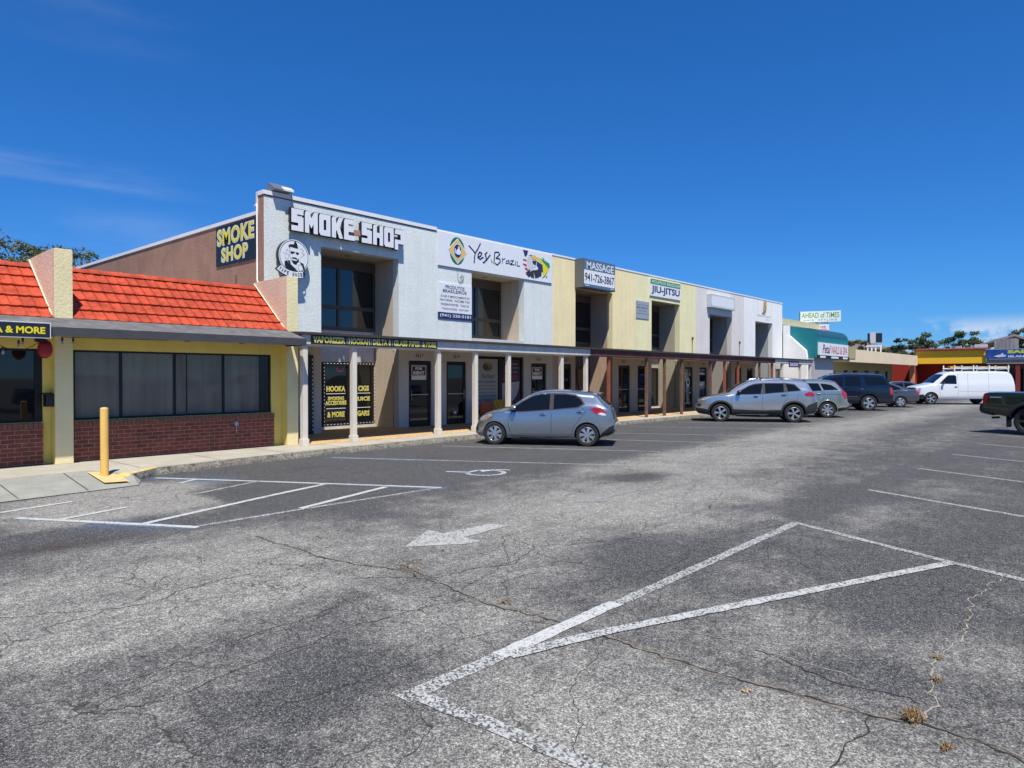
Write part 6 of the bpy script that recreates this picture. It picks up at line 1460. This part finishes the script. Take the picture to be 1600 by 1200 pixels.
# ---- silver blue hatchback (origin at the rear axle)
W1 = .845
hb = dict(x=(-.70, 2.96), w=W1, W=planf(-.70, 2.96, W1, .85, .55, .34, .15), tumble=.36, crown=.09,
  bot=pch([(-.70, .38), (-.66, .33), (-.42, .245), (-.2, .20), (2.1, .17), (2.6, .19), (2.85, .20), (2.96, .26)]),
  belt=pch([(-.70, .62), (-.60, .90), (-.3, .97), (.1, .985), (1.0, .87), (1.75, .83), (2.1, .84), (2.5, .77), (2.8, .64), (2.96, .44)]),
  top=pch([(-.70, .44), (-.69, .60), (-.64, .67), (-.615, .80), (-.60, .92), (-.55, 1.0), (-.36, 1.17), (-.20, 1.345), (-.12, 1.36), (.1, 1.375), (.5, 1.42), (.8, 1.43), (1.1, 1.42), (1.36, 1.375), (1.6, 1.27), (1.85, 1.11), (2.07, .985), (2.2, .96), (2.5, .885), (2.7, .81), (2.83, .72), (2.91, .60), (2.95, .47), (2.96, .40)]),
  extra=[-.22, -.18, -.14], wells=[(2.39, .29, .325), (0, .29, .325)], tyre=(.292, .19), rim=(7, 'double'), mirror=(1.86, .93, None), handles=[(1.12, .80), (.18, .87)],
  side_glass=[[(2.02, .895), (1.80, 1.03), (1.55, 1.18), (1.36, 1.268), (1.2, 1.30), (.955, 1.31), (.955, .925), (1.74, .865)], [(.855, 1.305), (.55, 1.30), (.33, 1.275), (.19, 1.20), (.10, 1.07), (.24, .995), (.855, .93)]],
  glass_trim=[[(2.10, .87), (1.80, 1.065), (1.55, 1.215), (1.34, 1.30), (1.1, 1.335), (.6, 1.335), (.3, 1.305), (.16, 1.225), (.05, 1.06), (.22, .97), (.9, .905), (1.74, .84)]],
  windscreen=(2.02, .60, 1.40, .50), rear_glass=(-.22, .47, -.52, .55),
  seams=[[(2.02, .82), (2.02, .5), (1.93, .25)], [(.905, .92), (.91, .6), (.905, .24)], [(.16, 1.0), (.02, .88), (.20, .68), (.36, .45), (.40, .24)], [(1.93, .25), (.9, .225), (.42, .25)], [(-.30, .80), (-.34, .88)], [(2.1, .86), (2.35, .83), (2.6, .75)]],
  patches=[('headlight', C_CLEAR, [(2.84, .64), (2.74, .72), (2.50, .80), (2.44, .765), (2.60, .655), (2.78, .60)], 'lr', .005), ('indicator', C_AMB, [(2.66, .70), (2.54, .765), (2.50, .745), (2.60, .68)], 'lr', .0075),
     ('tail_lamp', C_RED, [(-.06, .945), (-.2, .985), (-.36, .965), (-.47, .86), (-.50, .79), (-.38, .79), (-.18, .84)], 'lr', .006), ('tail_lamp_clear', C_WHITE_L, [(-.34, .86), (-.44, .84), (-.485, .79), (-.38, .79), (-.27, .82)], 'lr', .009),
     ('bumper_insert', C_BLACK, [(-.66, .55), (-.55, .50), (-.38, .34), (-.30, .24), (-.5, .27), (-.68, .37)], 'lr', .006), ('fog_lamp_recess', C_BLACK, [(2.93, .50), (2.88, .46), (2.85, .36), (2.92, .32)], 'lr', .005), ('fuel_flap', C_SEAM, [(-.02 + .085 * math.cos(R(t)), .80 + .07 * math.sin(R(t))) for t in range(0, 360, 24)] , 'r', .002),
     ('sill', C_BLACK, [(2.02, .225), (1.2, .205), (.36, .225), (.34, .19), (2.04, .18)], 'lr', .003), ('grille', C_BLACK, [(-.42, .24), (.42, .24), (.36, .42), (-.36, .42)], 'f', .005), ('rear_plate', C_WHITE_L, [(-.15, .66), (.15, .66), (.15, .80), (-.15, .80)], 'b', .006)])
m1 = paint('paint_blue_silver', (.36, .405, .455), .82, .27); hb['mirror'] = (1.86, .93, m1)
car1, P1, bv = vehicle('hatchback', place((14.29, 10.1), 119.3, W1), 119.3, 'small blue silver hatchback parked nose to the kerb by the white posts', 'car', hb, m1)
mb = MB(); mb.prism([(-.10, 1.365), (-.30, 1.33), (-.33, 1.315), (-.30, 1.30), (-.14, 1.33)], 'y', -.52, .52); local(mb, 'spoiler', m1, car1, smooth=False, bevel=.006)
mb = MB(); mb.tube([(-.56, -.1, .99), (-.60, .0, .985), (-.56, .1, .99)], .02); local(mb, 'rear_wiper', C_BLACK, car1)

# ---- silver SUV
W2 = .93
def suv(x0, x1, **kw): return dict(x=(x0, x1), **kw)
ck = dict(x=(-.86, 3.64), w=W2, W=planf(-.86, 3.64, W2, 1.0, .6, .33, .13), tumble=.30, crown=.09,
  bot=pch([(-.86, .50), (-.8, .36), (-.5, .30), (2.2, .26), (3.1, .27), (3.5, .30), (3.64, .42)]),
  belt=pch([(-.86, .86), (-.7, 1.12), (-.4, 1.20), (.3, 1.17), (1.1, 1.07), (2.0, 1.03), (2.4, 1.01), (3.0, .93), (3.4, .84), (3.64, .60)]),
  top=pch([(-.86, .60), (-.85, .86), (-.80, 1.0), (-.76, 1.14), (-.62, 1.36), (-.50, 1.56), (-.42, 1.62), (0, 1.665), (.6, 1.69), (1.2, 1.68), (1.6, 1.63), (1.9, 1.50), (2.25, 1.28), (2.46, 1.13), (2.7, 1.08), (3.1, 1.00), (3.4, .91), (3.55, .82), (3.62, .70), (3.64, .62)]),
  wells=[(2.70, .36, .42), (0, .36, .42)], tyre=(.355, .225), rim=(5, 'double'), handles=[(1.40, .99), (.38, 1.06)], handle_mat=C_BLACK, arch=.075,
  side_glass=[[(2.12, 1.07), (1.95, 1.20), (1.66, 1.385), (1.47, 1.45), (1.14, 1.485), (1.22, 1.10)], [(1.05, 1.49), (.38, 1.49), (.37, 1.18), (1.05, 1.11)], [(.29, 1.485), (.01, 1.45), (-.2, 1.26), (-.22, 1.235), (.23, 1.195)]],
  glass_trim=[[(2.2, 1.05), (1.95, 1.24), (1.64, 1.42), (1.42, 1.495), (1.1, 1.52), (.3, 1.52), (-.02, 1.48), (-.26, 1.24), (-.2, 1.21), (.3, 1.165), (1.2, 1.075)]],
  windscreen=(2.40, .66, 1.72, .55), rear_glass=(-.50, .55, -.74, .62),
  seams=[[(2.28, 1.03), (2.3, .7), (2.2, .42)], [(1.15, 1.08), (1.16, .8), (1.15, .42)], [(.28, 1.17), (.22, .95), (.35, .8), (.45, .5)], [(-.15, 1.15), (-.1, .8)]],
  patches=[('sill_cladding', C_BLACK, [(2.28, .50), (1.2, .46), (.42, .48), (.42, .27), (2.28, .27)], 'lr', .010), ('headlight', C_CLEAR, [(3.50, .86), (3.35, .90), (3.08, .985), (3.12, .93), (3.3, .85), (3.5, .82)], 'lr', .006), ('lower_lamp', C_BLACK, [(3.60, .70), (3.46, .70), (3.42, .62), (3.58, .60)], 'lr', .006),
     ('bumper_cladding', C_BLACK, [(3.63, .54), (3.4, .52), (3.14, .46), (3.14, .30), (3.5, .31), (3.62, .42)], 'lr', .008), ('tail_lamp', C_RED, [(-.36, 1.10), (-.40, 1.02), (-.60, 1.0), (-.76, 1.02), (-.72, 1.13), (-.58, 1.19)], 'lr', .007),
     ('rear_cladding', C_BLACK, [(-.42, .52), (-.48, .66), (-.62, .72), (-.84, .80), (-.86, .55), (-.8, .38), (-.44, .32)], 'lr', .008), ('grille', C_BLACK, [(-.6, .70), (.6, .70), (.6, .80), (-.6, .80)], 'f', .006)], mirror=None)
m2 = paint('paint_silver', (.54, .555, .575), .8, .26); ck['mirror'] = (2.02, 1.13, C_BLACK)
car2, P2, bv = vehicle('suv', place((27.04, 9.46), 119.3, W2), 119.3, 'silver SUV with black wheel arch cladding and roof rails, nose to the kerb', 'car', ck, m2)
for s in (1, -1):
    mb = MB(); mb.tube([(1.55, s * .58, 1.60), (1.45, s * .585, 1.66), (1.1, s * .585, 1.705), (.2, s * .585, 1.70), (-.3, s * .58, 1.65), (-.38, s * .57, 1.60)], .018, 8); local(mb, 'roof_rail', C_CHR, car2)
mb = MB()
for x in (1.15, .35): mb.box(x - .04, x + .04, -.62, .62, 1.705, 1.73); 
local(mb, 'cross_bar', C_BLACK, car2, smooth=False)
mb = MB(); mb.prism([(-.40, 1.645), (-.62, 1.60), (-.64, 1.585), (-.5, 1.585)], 'y', -.58, .58); local(mb, 'spoiler', m2, car2, smooth=False)

# ---- grey green SUV behind it
W3 = .91
cv = dict(x=(-.90, 3.55), w=W3, W=planf(-.90, 3.55, W3, .95, .65, .3, .15), tumble=.30, crown=.10,
  bot=pch([(-.90, .42), (-.8, .34), (-.4, .26), (3.0, .24), (3.55, .4)]), belt=pch([(-.9, .7), (-.8, 1.0), (-.5, 1.15), (.2, 1.13), (1.4, 1.04), (2.3, 1.0), (3.2, .88), (3.55, .62)]),
  top=pch([(-.90, .50), (-.89, .62), (-.80, .74), (-.79, 1.02), (-.72, 1.14), (-.5, 1.40), (-.33, 1.58), (-.1, 1.62), (.5, 1.66), (1.1, 1.66), (1.6, 1.58), (2.2, 1.2), (2.45, 1.08), (3.1, .98), (3.45, .84), (3.55, .64)]),
  wells=[(2.62, .35, .39), (0, .35, .39)], tyre=(.345, .22), rim=(7, 'single'), handles=[(.35, 1.03), (1.4, .98)], arch=.03, arch_mat=None,
  side_glass=[[(2.0, 1.08), (1.6, 1.38), (1.2, 1.47), (1.15, 1.08)], [(1.08, 1.485), (.36, 1.475), (.22, 1.17), (1.08, 1.10)], [(.28, 1.465), (.05, 1.45), (-.16, 1.40), (-.36, 1.26), (-.44, 1.20), (.16, 1.185)]],
  windscreen=(2.35, .6, 1.7, .55), rear_glass=(-.38, .5, -.70, .58), seams=[[(.30, 1.15), (.14, 1.1), (.16, .8), (.36, .6)], [(1.12, 1.1), (1.12, .3)], [(-.72, 1.0), (.2, 1.0), (1.4, .93)]],
  patches=[('tail_lamp', C_RED, [(-.30, 1.52), (-.36, 1.50), (-.54, 1.2), (-.60, .95), (-.66, .80), (-.80, .84), (-.79, 1.02), (-.70, 1.16), (-.5, 1.39)], 'lr', .007), ('bumper_lower', C_BLACK, [(-.88, .50), (-.42, .42), (-.40, .28), (-.80, .34), (-.9, .42)], 'lr', .007), ('bumper_strip', C_CHR, [(-.9, .56), (-.80, .47), (-.42, .44), (-.42, .47), (-.78, .51), (-.88, .59)], 'lr', .012)])
m3 = paint('paint_grey_green', (.45, .49, .44), .8, .26); cv['arch_mat'] = m3; cv['mirror'] = (1.95, 1.12, m3)
car3, _, _ = vehicle('suv', place((31.16, 9.5), 119.3, W3), 119.3, 'pale grey green SUV half hidden behind the silver SUV', 'car', cv, m3)

# ---- big navy SUV
W4 = .98
tv = dict(x=(-1.15, 3.95), w=W4, W=planf(-1.15, 3.95, W4, .9, .45, .22, .09), tumble=.22, crown=.09, bulge=.02,
  bot=pch([(-1.15, .42), (-1.0, .38), (-.5, .36), (3.2, .36), (3.95, .45)]), belt=pch([(-1.15, 1.1), (-1.0, 1.28), (0, 1.28), (2.5, 1.20), (3.4, 1.15), (3.95, .9)]),
  top=pch([(-1.15, .62), (-1.14, 1.06), (-1.10, 1.20), (-.95, 1.55), (-.80, 1.82), (-.7, 1.87), (0, 1.92), (1.0, 1.93), (1.7, 1.88), (2.1, 1.75), (2.6, 1.40), (2.85, 1.26), (3.5, 1.20), (3.85, 1.12), (3.95, .95)]),
  wells=[(2.95, .40, .47), (0, .40, .47)], tyre=(.40, .26), rim=(5, 'wide'), handles=[(.35, 1.12), (1.5, 1.1)], handle_mat=C_CHR,
  side_glass=[[(2.35, 1.27), (2.05, 1.58), (1.7, 1.72), (1.25, 1.76), (1.25, 1.26)], [(1.14, 1.77), (.42, 1.77), (.38, 1.26), (1.14, 1.26)], [(.25, 1.77), (-.62, 1.74), (-.87, 1.37), (-.85, 1.34), (.12, 1.31)]],
  windscreen=(2.78, .7, 2.15, .66), rear_glass=(-.85, .6, -1.0, .66), seams=[[(.32, 1.25), (.32, .9), (.46, .7), (.5, .4)], [(1.2, 1.26), (1.2, .4)]],
  patches=[('tail_lamp', C_RED, [(-.98, 1.22), (-1.14, 1.20), (-1.15, .84), (-1.0, .84)], 'lr', .008), ('side_moulding', C_CHR, [(2.4, .76), (.55, .74), (.55, .725), (2.4, .745)], 'lr', .006), ('rear_bumper', C_BLACK, [(-.45, .42), (-.5, .38), (-1.1, .42), (-1.15, .46), (-1.1, .50), (-.5, .47)], 'lr', .006)])
m4 = paint('paint_navy', (.005, .010, .028), .2, .2); tv['mirror'] = (2.3, 1.32, m4)
car4, _, _ = vehicle('suv', place((39.05, 9.87), 119.3, W4), 119.3, 'large dark navy SUV with tinted windows, behind the pale green SUV', 'car', tv, m4)
for s in (1, -1):
    mb = MB(); mb.tube([(1.6, s * .68, 1.90), (1.4, s * .69, 1.96), (-.4, s * .69, 1.95), (-.6, s * .68, 1.88)], .018, 8); local(mb, 'roof_rail', C_BLACK, car4)

# ---- dark sedans between the navy SUV and the van
W5 = .90
sk = dict(x=(-1.02, 3.75), w=W5, W=planf(-1.02, 3.75, W5, .9, .7, .3, .16), tumble=.38, crown=.08,
  bot=pch([(-1.02, .4), (-.5, .25), (3.0, .2), (3.75, .32)]), belt=pch([(-1.02, .8), (-.8, .96), (0, .96), (1.5, .92), (2.6, .86), (3.3, .74), (3.75, .52)]),
  top=pch([(-1.02, .6), (-1.0, .86), (-.95, 1.0), (-.6, 1.06), (-.4, 1.08), (0, 1.26), (.4, 1.40), (.9, 1.45), (1.3, 1.43), (1.75, 1.26), (2.15, 1.02), (2.6, .94), (3.3, .82), (3.65, .68), (3.75, .54)]),
  wells=[(2.78, .32, .35), (0, .32, .35)], tyre=(.32, .21), rim=(5, 'wide'), handles=[(1.1, .86), (.3, .89)],
  side_glass=[[(1.98, .96), (1.72, 1.15), (1.45, 1.29), (1.0, 1.34), (1.0, .96)], [(.92, 1.34), (.5, 1.31), (.15, 1.17), (-.08, 1.03), (.92, .97)]],
  windscreen=(2.1, .62, 1.4, .5), rear_glass=(.32, .5, -.3, .58), seams=[[(.96, .95), (.96, .25)], [(2.05, .9), (2.0, .25)]],
  patches=[('tail_lamp', C_RED, [(-.75, .96), (-1.0, .92), (-1.01, .76), (-.8, .8)], 'lr', .007), ('headlight', C_CLEAR, [(3.6, .66), (3.3, .76), (3.15, .78), (3.3, .66), (3.6, .6)], 'lr', .006)])
m5 = paint('paint_charcoal', (.11, .115, .125), .6, .22); sk['mirror'] = (1.85, 1.0, m5)
c5, _, _ = vehicle('sedan', place((44.6, 9.6), 121, W5), 121, 'dark charcoal sedan just left of the white van front', 'car', sk, m5)
m6 = paint('paint_slate', (.06, .075, .11), .5, .22); sk['mirror'] = (1.85, 1.0, m6)
c6, _, _ = vehicle('sedan', place((54.5, 10.6), 121, W5), 121, 'slate blue sedan roof showing above the charcoal one', 'car', sk, m6)

# ---- white van
W6 = 1.0
vk = dict(x=(-1.42, 4.28), w=W6, W=planf(-1.42, 4.28, W6, .55, .3, .12, .05), tumble=.13, crown=.13, bulge=.02,
  bot=pch([(-1.42, .5), (-1.2, .40), (0, .36), (3.2, .34), (4.2, .38), (4.28, .45)]), belt=pch([(-1.42, 1.2), (-1.3, 1.3), (2.0, 1.28), (3.0, 1.25), (3.9, 1.10), (4.28, 1.0)]),
  top=pch([(-1.42, .9), (-1.40, 1.3), (-1.32, 1.75), (-1.18, 2.05), (-1.0, 2.12), (0, 2.14), (1.6, 2.14), (2.2, 2.10), (2.55, 1.97), (3.0, 1.62), (3.32, 1.36), (3.5, 1.30), (4.0, 1.20), (4.2, 1.14), (4.27, 1.04), (4.28, .98)]),
  wells=[(3.43, .38, .43), (0, .38, .43)], tyre=(.37, .24), rim=(5, 'single'), handles=[(2.0, 1.12)], handle_mat=C_BLACK,
  side_glass=[[(2.95, 1.32), (2.60, 1.70), (2.42, 1.86), (2.05, 1.87), (1.95, 1.78), (1.95, 1.30)]], glass_trim=[],
  windscreen=(3.28, .80, 2.62, .72), seams=[[(2.98, 1.28), (2.95, .9), (2.85, .45)], [(1.88, 1.9), (1.86, 1.3), (1.88, .42)], [(1.88, .46), (2.85, .44)], [(1.82, .85), (-1.3, .85)], [(1.3, 2.0), (1.3, .45)], [(.1, 2.0), (.1, .85)]],
  patches=[('grille', C_BLACK, [(-.55, .68), (.55, .68), (.58, 1.06), (-.58, 1.06)], 'f', .008), ('bumper', C_BLACK, [(4.27, .62), (3.9, .64), (3.84, .60), (3.84, .37), (4.2, .39), (4.28, .46)], 'lr', .012), ('bumper', C_BLACK, [(-.92, .42), (.92, .42), (.92, .64), (-.92, .64)], 'f', .012),
     ('headlight', C_CLEAR, [(.58, .84), (.86, .86), (.86, 1.05), (.58, 1.06)], 'f', .008), ('headlight', C_CLEAR, [(-.58, .84), (-.86, .86), (-.86, 1.05), (-.58, 1.06)], 'f', .008), ('indicator', C_AMB, [(.58, .70), (.87, .71), (.87, .83), (.58, .83)], 'f', .008), ('indicator', C_AMB, [(-.58, .70), (-.87, .71), (-.87, .83), (-.58, .83)], 'f', .008), ('indicator', C_AMB, [(4.25, .72), (4.08, .73), (4.06, .84), (4.24, .84)], 'lr', .008), ('headlight', C_CLEAR, [(4.24, .86), (4.06, .88), (4.02, 1.04), (4.2, 1.05)], 'lr', .008)])
m7 = mat('paint_white', (.72, .74, .76), .3, coat=1); vk['mirror'] = (2.75, 1.30, C_BLACK)
vr, _, _ = vehicle('cargo_van', place((50.74 + 3.43 * math.cos(R(180 + 122)), 9.20 + 3.43 * math.sin(R(180 + 122))), 122, W6), 122, 'white cargo van with a ladder rack on its roof', 'van', vk, m7, 'vehicles at the far end of the lot')
mb = MB()
for x in (2.0, .9, 0, -1.1):
    for s in (1, -1): mb.box(x - .03, x + .03, s * .78 - .03, s * .78 + .03, 2.05, 2.5)
    mb.box(x - .03, x + .03, -.78, .78, 2.22, 2.28)
for s in (1, -1): mb.box(-1.15, 2.05, s * .78 - .02, s * .78 + .02, 2.28, 2.33)
local(mb, 'roof_rack', m7, vr, smooth=False)
lad = thing('ladder', vr.location[:], 'long pale ladder with orange end lying on the van roof rack', 'ladder', rz=R(122))
mb = MB()
for y in (.52, .70, .36): mb.box(-1.2, 2.2, y, y + .04, 2.30, 2.42)
for k in range(11): mb.tube([(-1.05 + k * .3, .36, 2.36), (-1.05 + k * .3, .74, 2.36)], .02, 6)
local(mb, 'rail', mat('ladder_wood', (.55, .42, .33), .7, var=.2), lad, smooth=False)
mb = MB(); mb.box(1.9, 2.24, .34, .76, 2.42, 2.45); mb.box(1.9, 2.24, .745, .76, 2.30, 2.45); local(mb, 'end_guard', mat('ladder_orange', (.75, .40, .05), .6), lad, smooth=False)

# ---- dark green pickup at the right edge (its right side faces us)
W7 = .97
pk = dict(x=(-1.28, 4.35), w=W7, W=planf(-1.28, 4.35, W7, .8, .25, .2, .05), tumble=.25, crown=.06, bulge=.02,
  bot=pch([(-1.28, .68), (-1.0, .60), (-.4, .50), (3.3, .46), (4.35, .55)]), belt=pch([(-1.28, 1.18), (-1.2, 1.24), (1.0, 1.27), (3.0, 1.2), (4.0, 1.12), (4.35, .95)]),
  top=pch([(-1.28, 1.14), (-1.25, 1.24), (-1.15, 1.29), (.60, 1.31), (.66, 1.33), (.80, 1.80), (1.0, 1.86), (1.6, 1.88), (2.2, 1.82), (2.5, 1.65), (2.95, 1.33), (3.2, 1.27), (4.1, 1.18), (4.3, 1.08), (4.35, 1.0)]),
  extra=[.61, .64, .68, .72, .76], wells=[(3.25, .42, .50), (0, .42, .50)], tyre=(.42, .27), rim=(6, 'single'), handles=[(1.0, 1.12)], arch=.09, arch_off=.02,
  side_glass=[[(2.75, 1.30), (2.35, 1.62), (1.9, 1.72), (1.55, 1.73), (1.55, 1.30)], [(1.45, 1.73), (.92, 1.70), (.85, 1.34), (1.45, 1.30)]], windscreen=(2.88, .68, 2.45, .62),
  seams=[[(.60, 1.24), (.60, .55)], [(1.5, 1.3), (1.5, .55)], [(-1.2, 1.20), (.55, 1.22)]],
  patches=[('tail_lamp', C_RED, [(-1.12, 1.19), (-1.27, 1.18), (-1.275, .90), (-1.14, .90)], 'lr', .008), ('badge', mat('badge_grey', (.25, .27, .28), .4), [(-.72, 1.145), (-1.05, 1.145), (-1.05, 1.105), (-.72, 1.105)], 'lr', .006), ('tailgate_handle', C_BLACK, [(-.15, 1.1), (.15, 1.1), (.15, 1.18), (-.15, 1.18)], 'b', .006)])
m8 = paint('paint_dark_green', (.010, .026, .020), .3, .25); pk['mirror'] = (2.6, 1.36, C_BLACK); pk['rim_mat'] = C_BLACK
C_RIM_keep = C_RIM
pr_ang = -110
pr, _, bvp = vehicle('pickup_truck', place((25.6, 2.14), pr_ang, W7, -1), pr_ang, 'dark green pickup truck tail reaching in at the right edge', 'pickup truck', pk, m8, 'vehicles at the far end of the lot')
mb = MB(); mb.prism([(-1.30, .62), (-1.30, .86), (-1.38, .88), (-1.41, .84), (-1.41, .70), (-1.37, .64)], 'y', -.86, .86); mb.prism([(-1.0, .56), (-1.30, .62), (-1.30, .76), (-1.0, .70)], 'y', -.93, .93)
local(mb, 'rear_bumper', C_BLACK, pr, smooth=False, bevel=.01)
mb = MB(); mb.tube([(-.9, -.7, .50), (-1.1, -.75, .48)], .035); local(mb, 'tailpipe', C_BLACK, pr)
for s in (1, -1): mb = MB(); mb.box(-.60, -.58, s * .68, s * .95, .22, .55); local(mb, 'mud_flap', C_BLACK, pr, smooth=False)
# ================================================================== TREES
def leaf_mat(name, a, b):
    m = bpy.data.materials.new(name); m.use_nodes = True; t = m.node_tree; p = t.nodes['Principled BSDF']
    oi = N(t, 'ShaderNodeNewGeometry'); cr = N(t, 'ShaderNodeMixRGB'); t.links.new(oi.outputs['Random Per Island'], cr.inputs[0]); cr.inputs[1].default_value = a + (1,); cr.inputs[2].default_value = b + (1,)
    t.links.new(cr.outputs[0], p.inputs['Base Color']); p.inputs['Roughness'].default_value = .6
    tr = N(t, 'ShaderNodeBsdfTranslucent'); t.links.new(cr.outputs[0], tr.inputs[0]); ms = N(t, 'ShaderNodeMixShader'); ms.inputs[0].default_value = .25
    o = t.nodes['Material Output']; t.links.new(p.outputs[0], ms.inputs[1]); t.links.new(tr.outputs[0], ms.inputs[2]); t.links.new(ms.outputs[0], o.inputs[0]); return m
L_DK = leaf_mat('leaf_dark', (.05, .085, .03), (.13, .165, .065)); L_MID = leaf_mat('leaf_mid', (.075, .10, .03), (.19, .19, .075)); M_BARK = mat('bark', (.10, .075, .055), .9, var=.3, vscale=6, bump=.4, bscale=20)
def tree(loc, h, r, label, seed, trunk_h=.4, leaves=2600, lm=None, flat=.55, leaf=.16, spread=1.0, group='trees beyond the shops', clumps=26, gap=.75, name='tree', tr=None):
    g = random.Random(seed); root = thing(name, loc, label, 'tree', group); x0, y0, z0 = loc; mb = MB(); tips = []
    tr = tr or h * .028
    th = h * trunk_h; top = Vector((x0 + g.uniform(-.3, .3), y0 + g.uniform(-.3, .3), z0 + th))
    mb.tube([(x0, y0, z0), (x0 + .1, y0, z0 + th * .5), tuple(top)], [tr, tr * .8, tr * .7], 8)
    for i in range(clumps):
        a = g.uniform(0, 6.283); q = r * math.sqrt(g.uniform(.04, 1)) * spread
        zz = z0 + h * (1 - flat) + h * flat * (g.uniform(.15, .95)) * (1 - .45 * (q / r) ** 2); tip = Vector((x0 + q * math.cos(a), y0 + q * math.sin(a), zz)); tips.append((tip, g.uniform(.14, .30) * r))
        mid = top.lerp(tip, .5) + Vector((g.uniform(-.1, .1) * r, g.uniform(-.1, .1) * r, -.06 * h * g.random()))
        mb.tube([tuple(top - Vector((0, 0, th * .15 * g.random()))), tuple(top.lerp(mid, .5)), tuple(mid), tuple(tip)], [tr * .5, tr * .32, tr * .2, tr * .07], 5, cap=False)
    mb.build('trunk', M_BARK, root, smooth=True)
    mb = MB(); per = max(1, leaves // clumps)
    for tip, cr in tips:
        for k in range(int(per * (cr / r) / .22)):
            d = Vector((g.gauss(0, 1), g.gauss(0, 1), g.gauss(0, .6))); d.normalize(); p = tip + d * cr * g.random() ** .45; p.z = tip.z + (p.z - tip.z) * .62
            s = leaf * g.uniform(.6, 1.3); n = Vector((g.gauss(0, 1), g.gauss(0, 1), g.gauss(0, 1) + .6)).normalized(); u = n.orthogonal().normalized(); v = n.cross(u); t = g.uniform(0, 6.28); u, v = u * math.cos(t) + v * math.sin(t), v * math.cos(t) - u * math.sin(t)
            mb.add([p - u * s, p - v * s * .4 + n * s * .1, p + u * s, p + v * s * .4 + n * s * .1], [(0, 1, 2, 3)])
    mb.build('crown', lm or L_DK, root, recalc=False); return root
def at(px, depth):
    a = (px - 800) / FPX; v_ = Vector((math.cos(TH), math.sin(TH), 0)); r_ = Vector((math.sin(TH), -math.cos(TH), 0)); p = v_ * depth + r_ * a * depth; return p.x, p.y
x, y = at(76, 42); tree((x, y, 0), 10.3, 3.9, 'broad airy tree standing behind the orange tiled roof', 11, leaves=9000, lm=L_MID, leaf=.13, clumps=44, flat=.42, group=None)
x, y = at(10, 40); tree((x, y, 0), 10.6, 3.4, 'loose tree at the left edge behind the tiled roof', 12, leaves=6000, lm=L_MID, leaf=.13, clumps=32, flat=.42, group=None)
for px, d, h, r, s, lb, kw in ((1432, 95, 8.4, 2.4, 21, 'dark spreading tree right behind the rooftop cabinets', {}), (1408, 105, 8.3, 1.6, 22, 'dark tree crown behind the left rooftop cabinet', {}), (1466, 110, 6.2, 1.2, 27, 'low dark crown left of the wide feathery tree', {}),
                             (1506, 100, 8.9, 2.7, 23, 'wide feathery tree above the red roof edge', {}), (1531, 110, 6.9, 2.0, 24, 'lower tree just left of the blue banner', {}), (1600, 88, 8.6, 2.2, 25, 'tree at the right edge behind the grey gabled house', {}),
                             (1350, 88, 6.7, 2.3, 26, 'yellow green bushy tree behind the cream strip roof', dict(lm=L_MID)), (1372, 92, 6.2, 2.2, 29, 'rusty green bush right of the yellow green tree', dict(lm=L_MID)), (1333, 90, 7.0, 1.7, 28, 'small bushy tree beside the barrel awning', dict(lm=L_MID))):
    x, y = at(px, d); tree((x, y, 0), h, r, lb, s, leaves=5200, leaf=.17, clumps=34, **kw)
# trees across the lot behind the camera: seen only as reflections in the glass
for (x, y, h, r, s, lb) in ((-3, -13, 9, 3.6, 31, 'street tree across the lot, mirrored in the shop windows'), (9, -15, 8, 3.2, 32, 'second street tree across the lot, mirrored in the upper windows'), (20, -17, 9.5, 3.8, 33, 'third street tree across the lot, mirrored in the recess windows'), (-14, -6, 8, 3, 34, 'fourth street tree across the lot, mirrored in the left shop windows')):
    tree((x, y, 0), h, r, lb, s, leaves=2200, leaf=.26, clumps=22, trunk_h=.35, group='street trees across the lot')
# overhead wires far right
mb = MB()
for z in (6.2, 6.8):
    mb.tube([(110, 24 - 34 * i / 10, z - .25 * math.sin(math.pi * i / 10)) for i in range(11)], .02, 4)
tag(mb.build('power_lines', S_BLACK, loc=(110, 8, 6)), 'thin overhead wires against the sky left of the feathery tree', 'wires')

# vehicles parked across the lot behind the camera: seen only as reflections in the shop glass
for src, x, y, a, lb, ct in ((pr, 9.5, -4.5, 62, 'dark pickup across the lot, mirrored in the left shop window', 'pickup truck'), (car2, 14.5, -4.0, -118, 'silver SUV across the lot, mirrored in the wide shop windows', 'car'), (vr, 21.0, -5.5, -118, 'white van across the lot, mirrored in the shop doors', 'van'), (car1, 4.5, -4.5, -118, 'small hatchback across the lot, mirrored in the left window', 'car')):
    c = copy_tree(src); c.location = (x, y, 0); c.rotation_euler = (0, 0, R(a)); tag(c, lb, ct, 'vehicles parked across the lot')
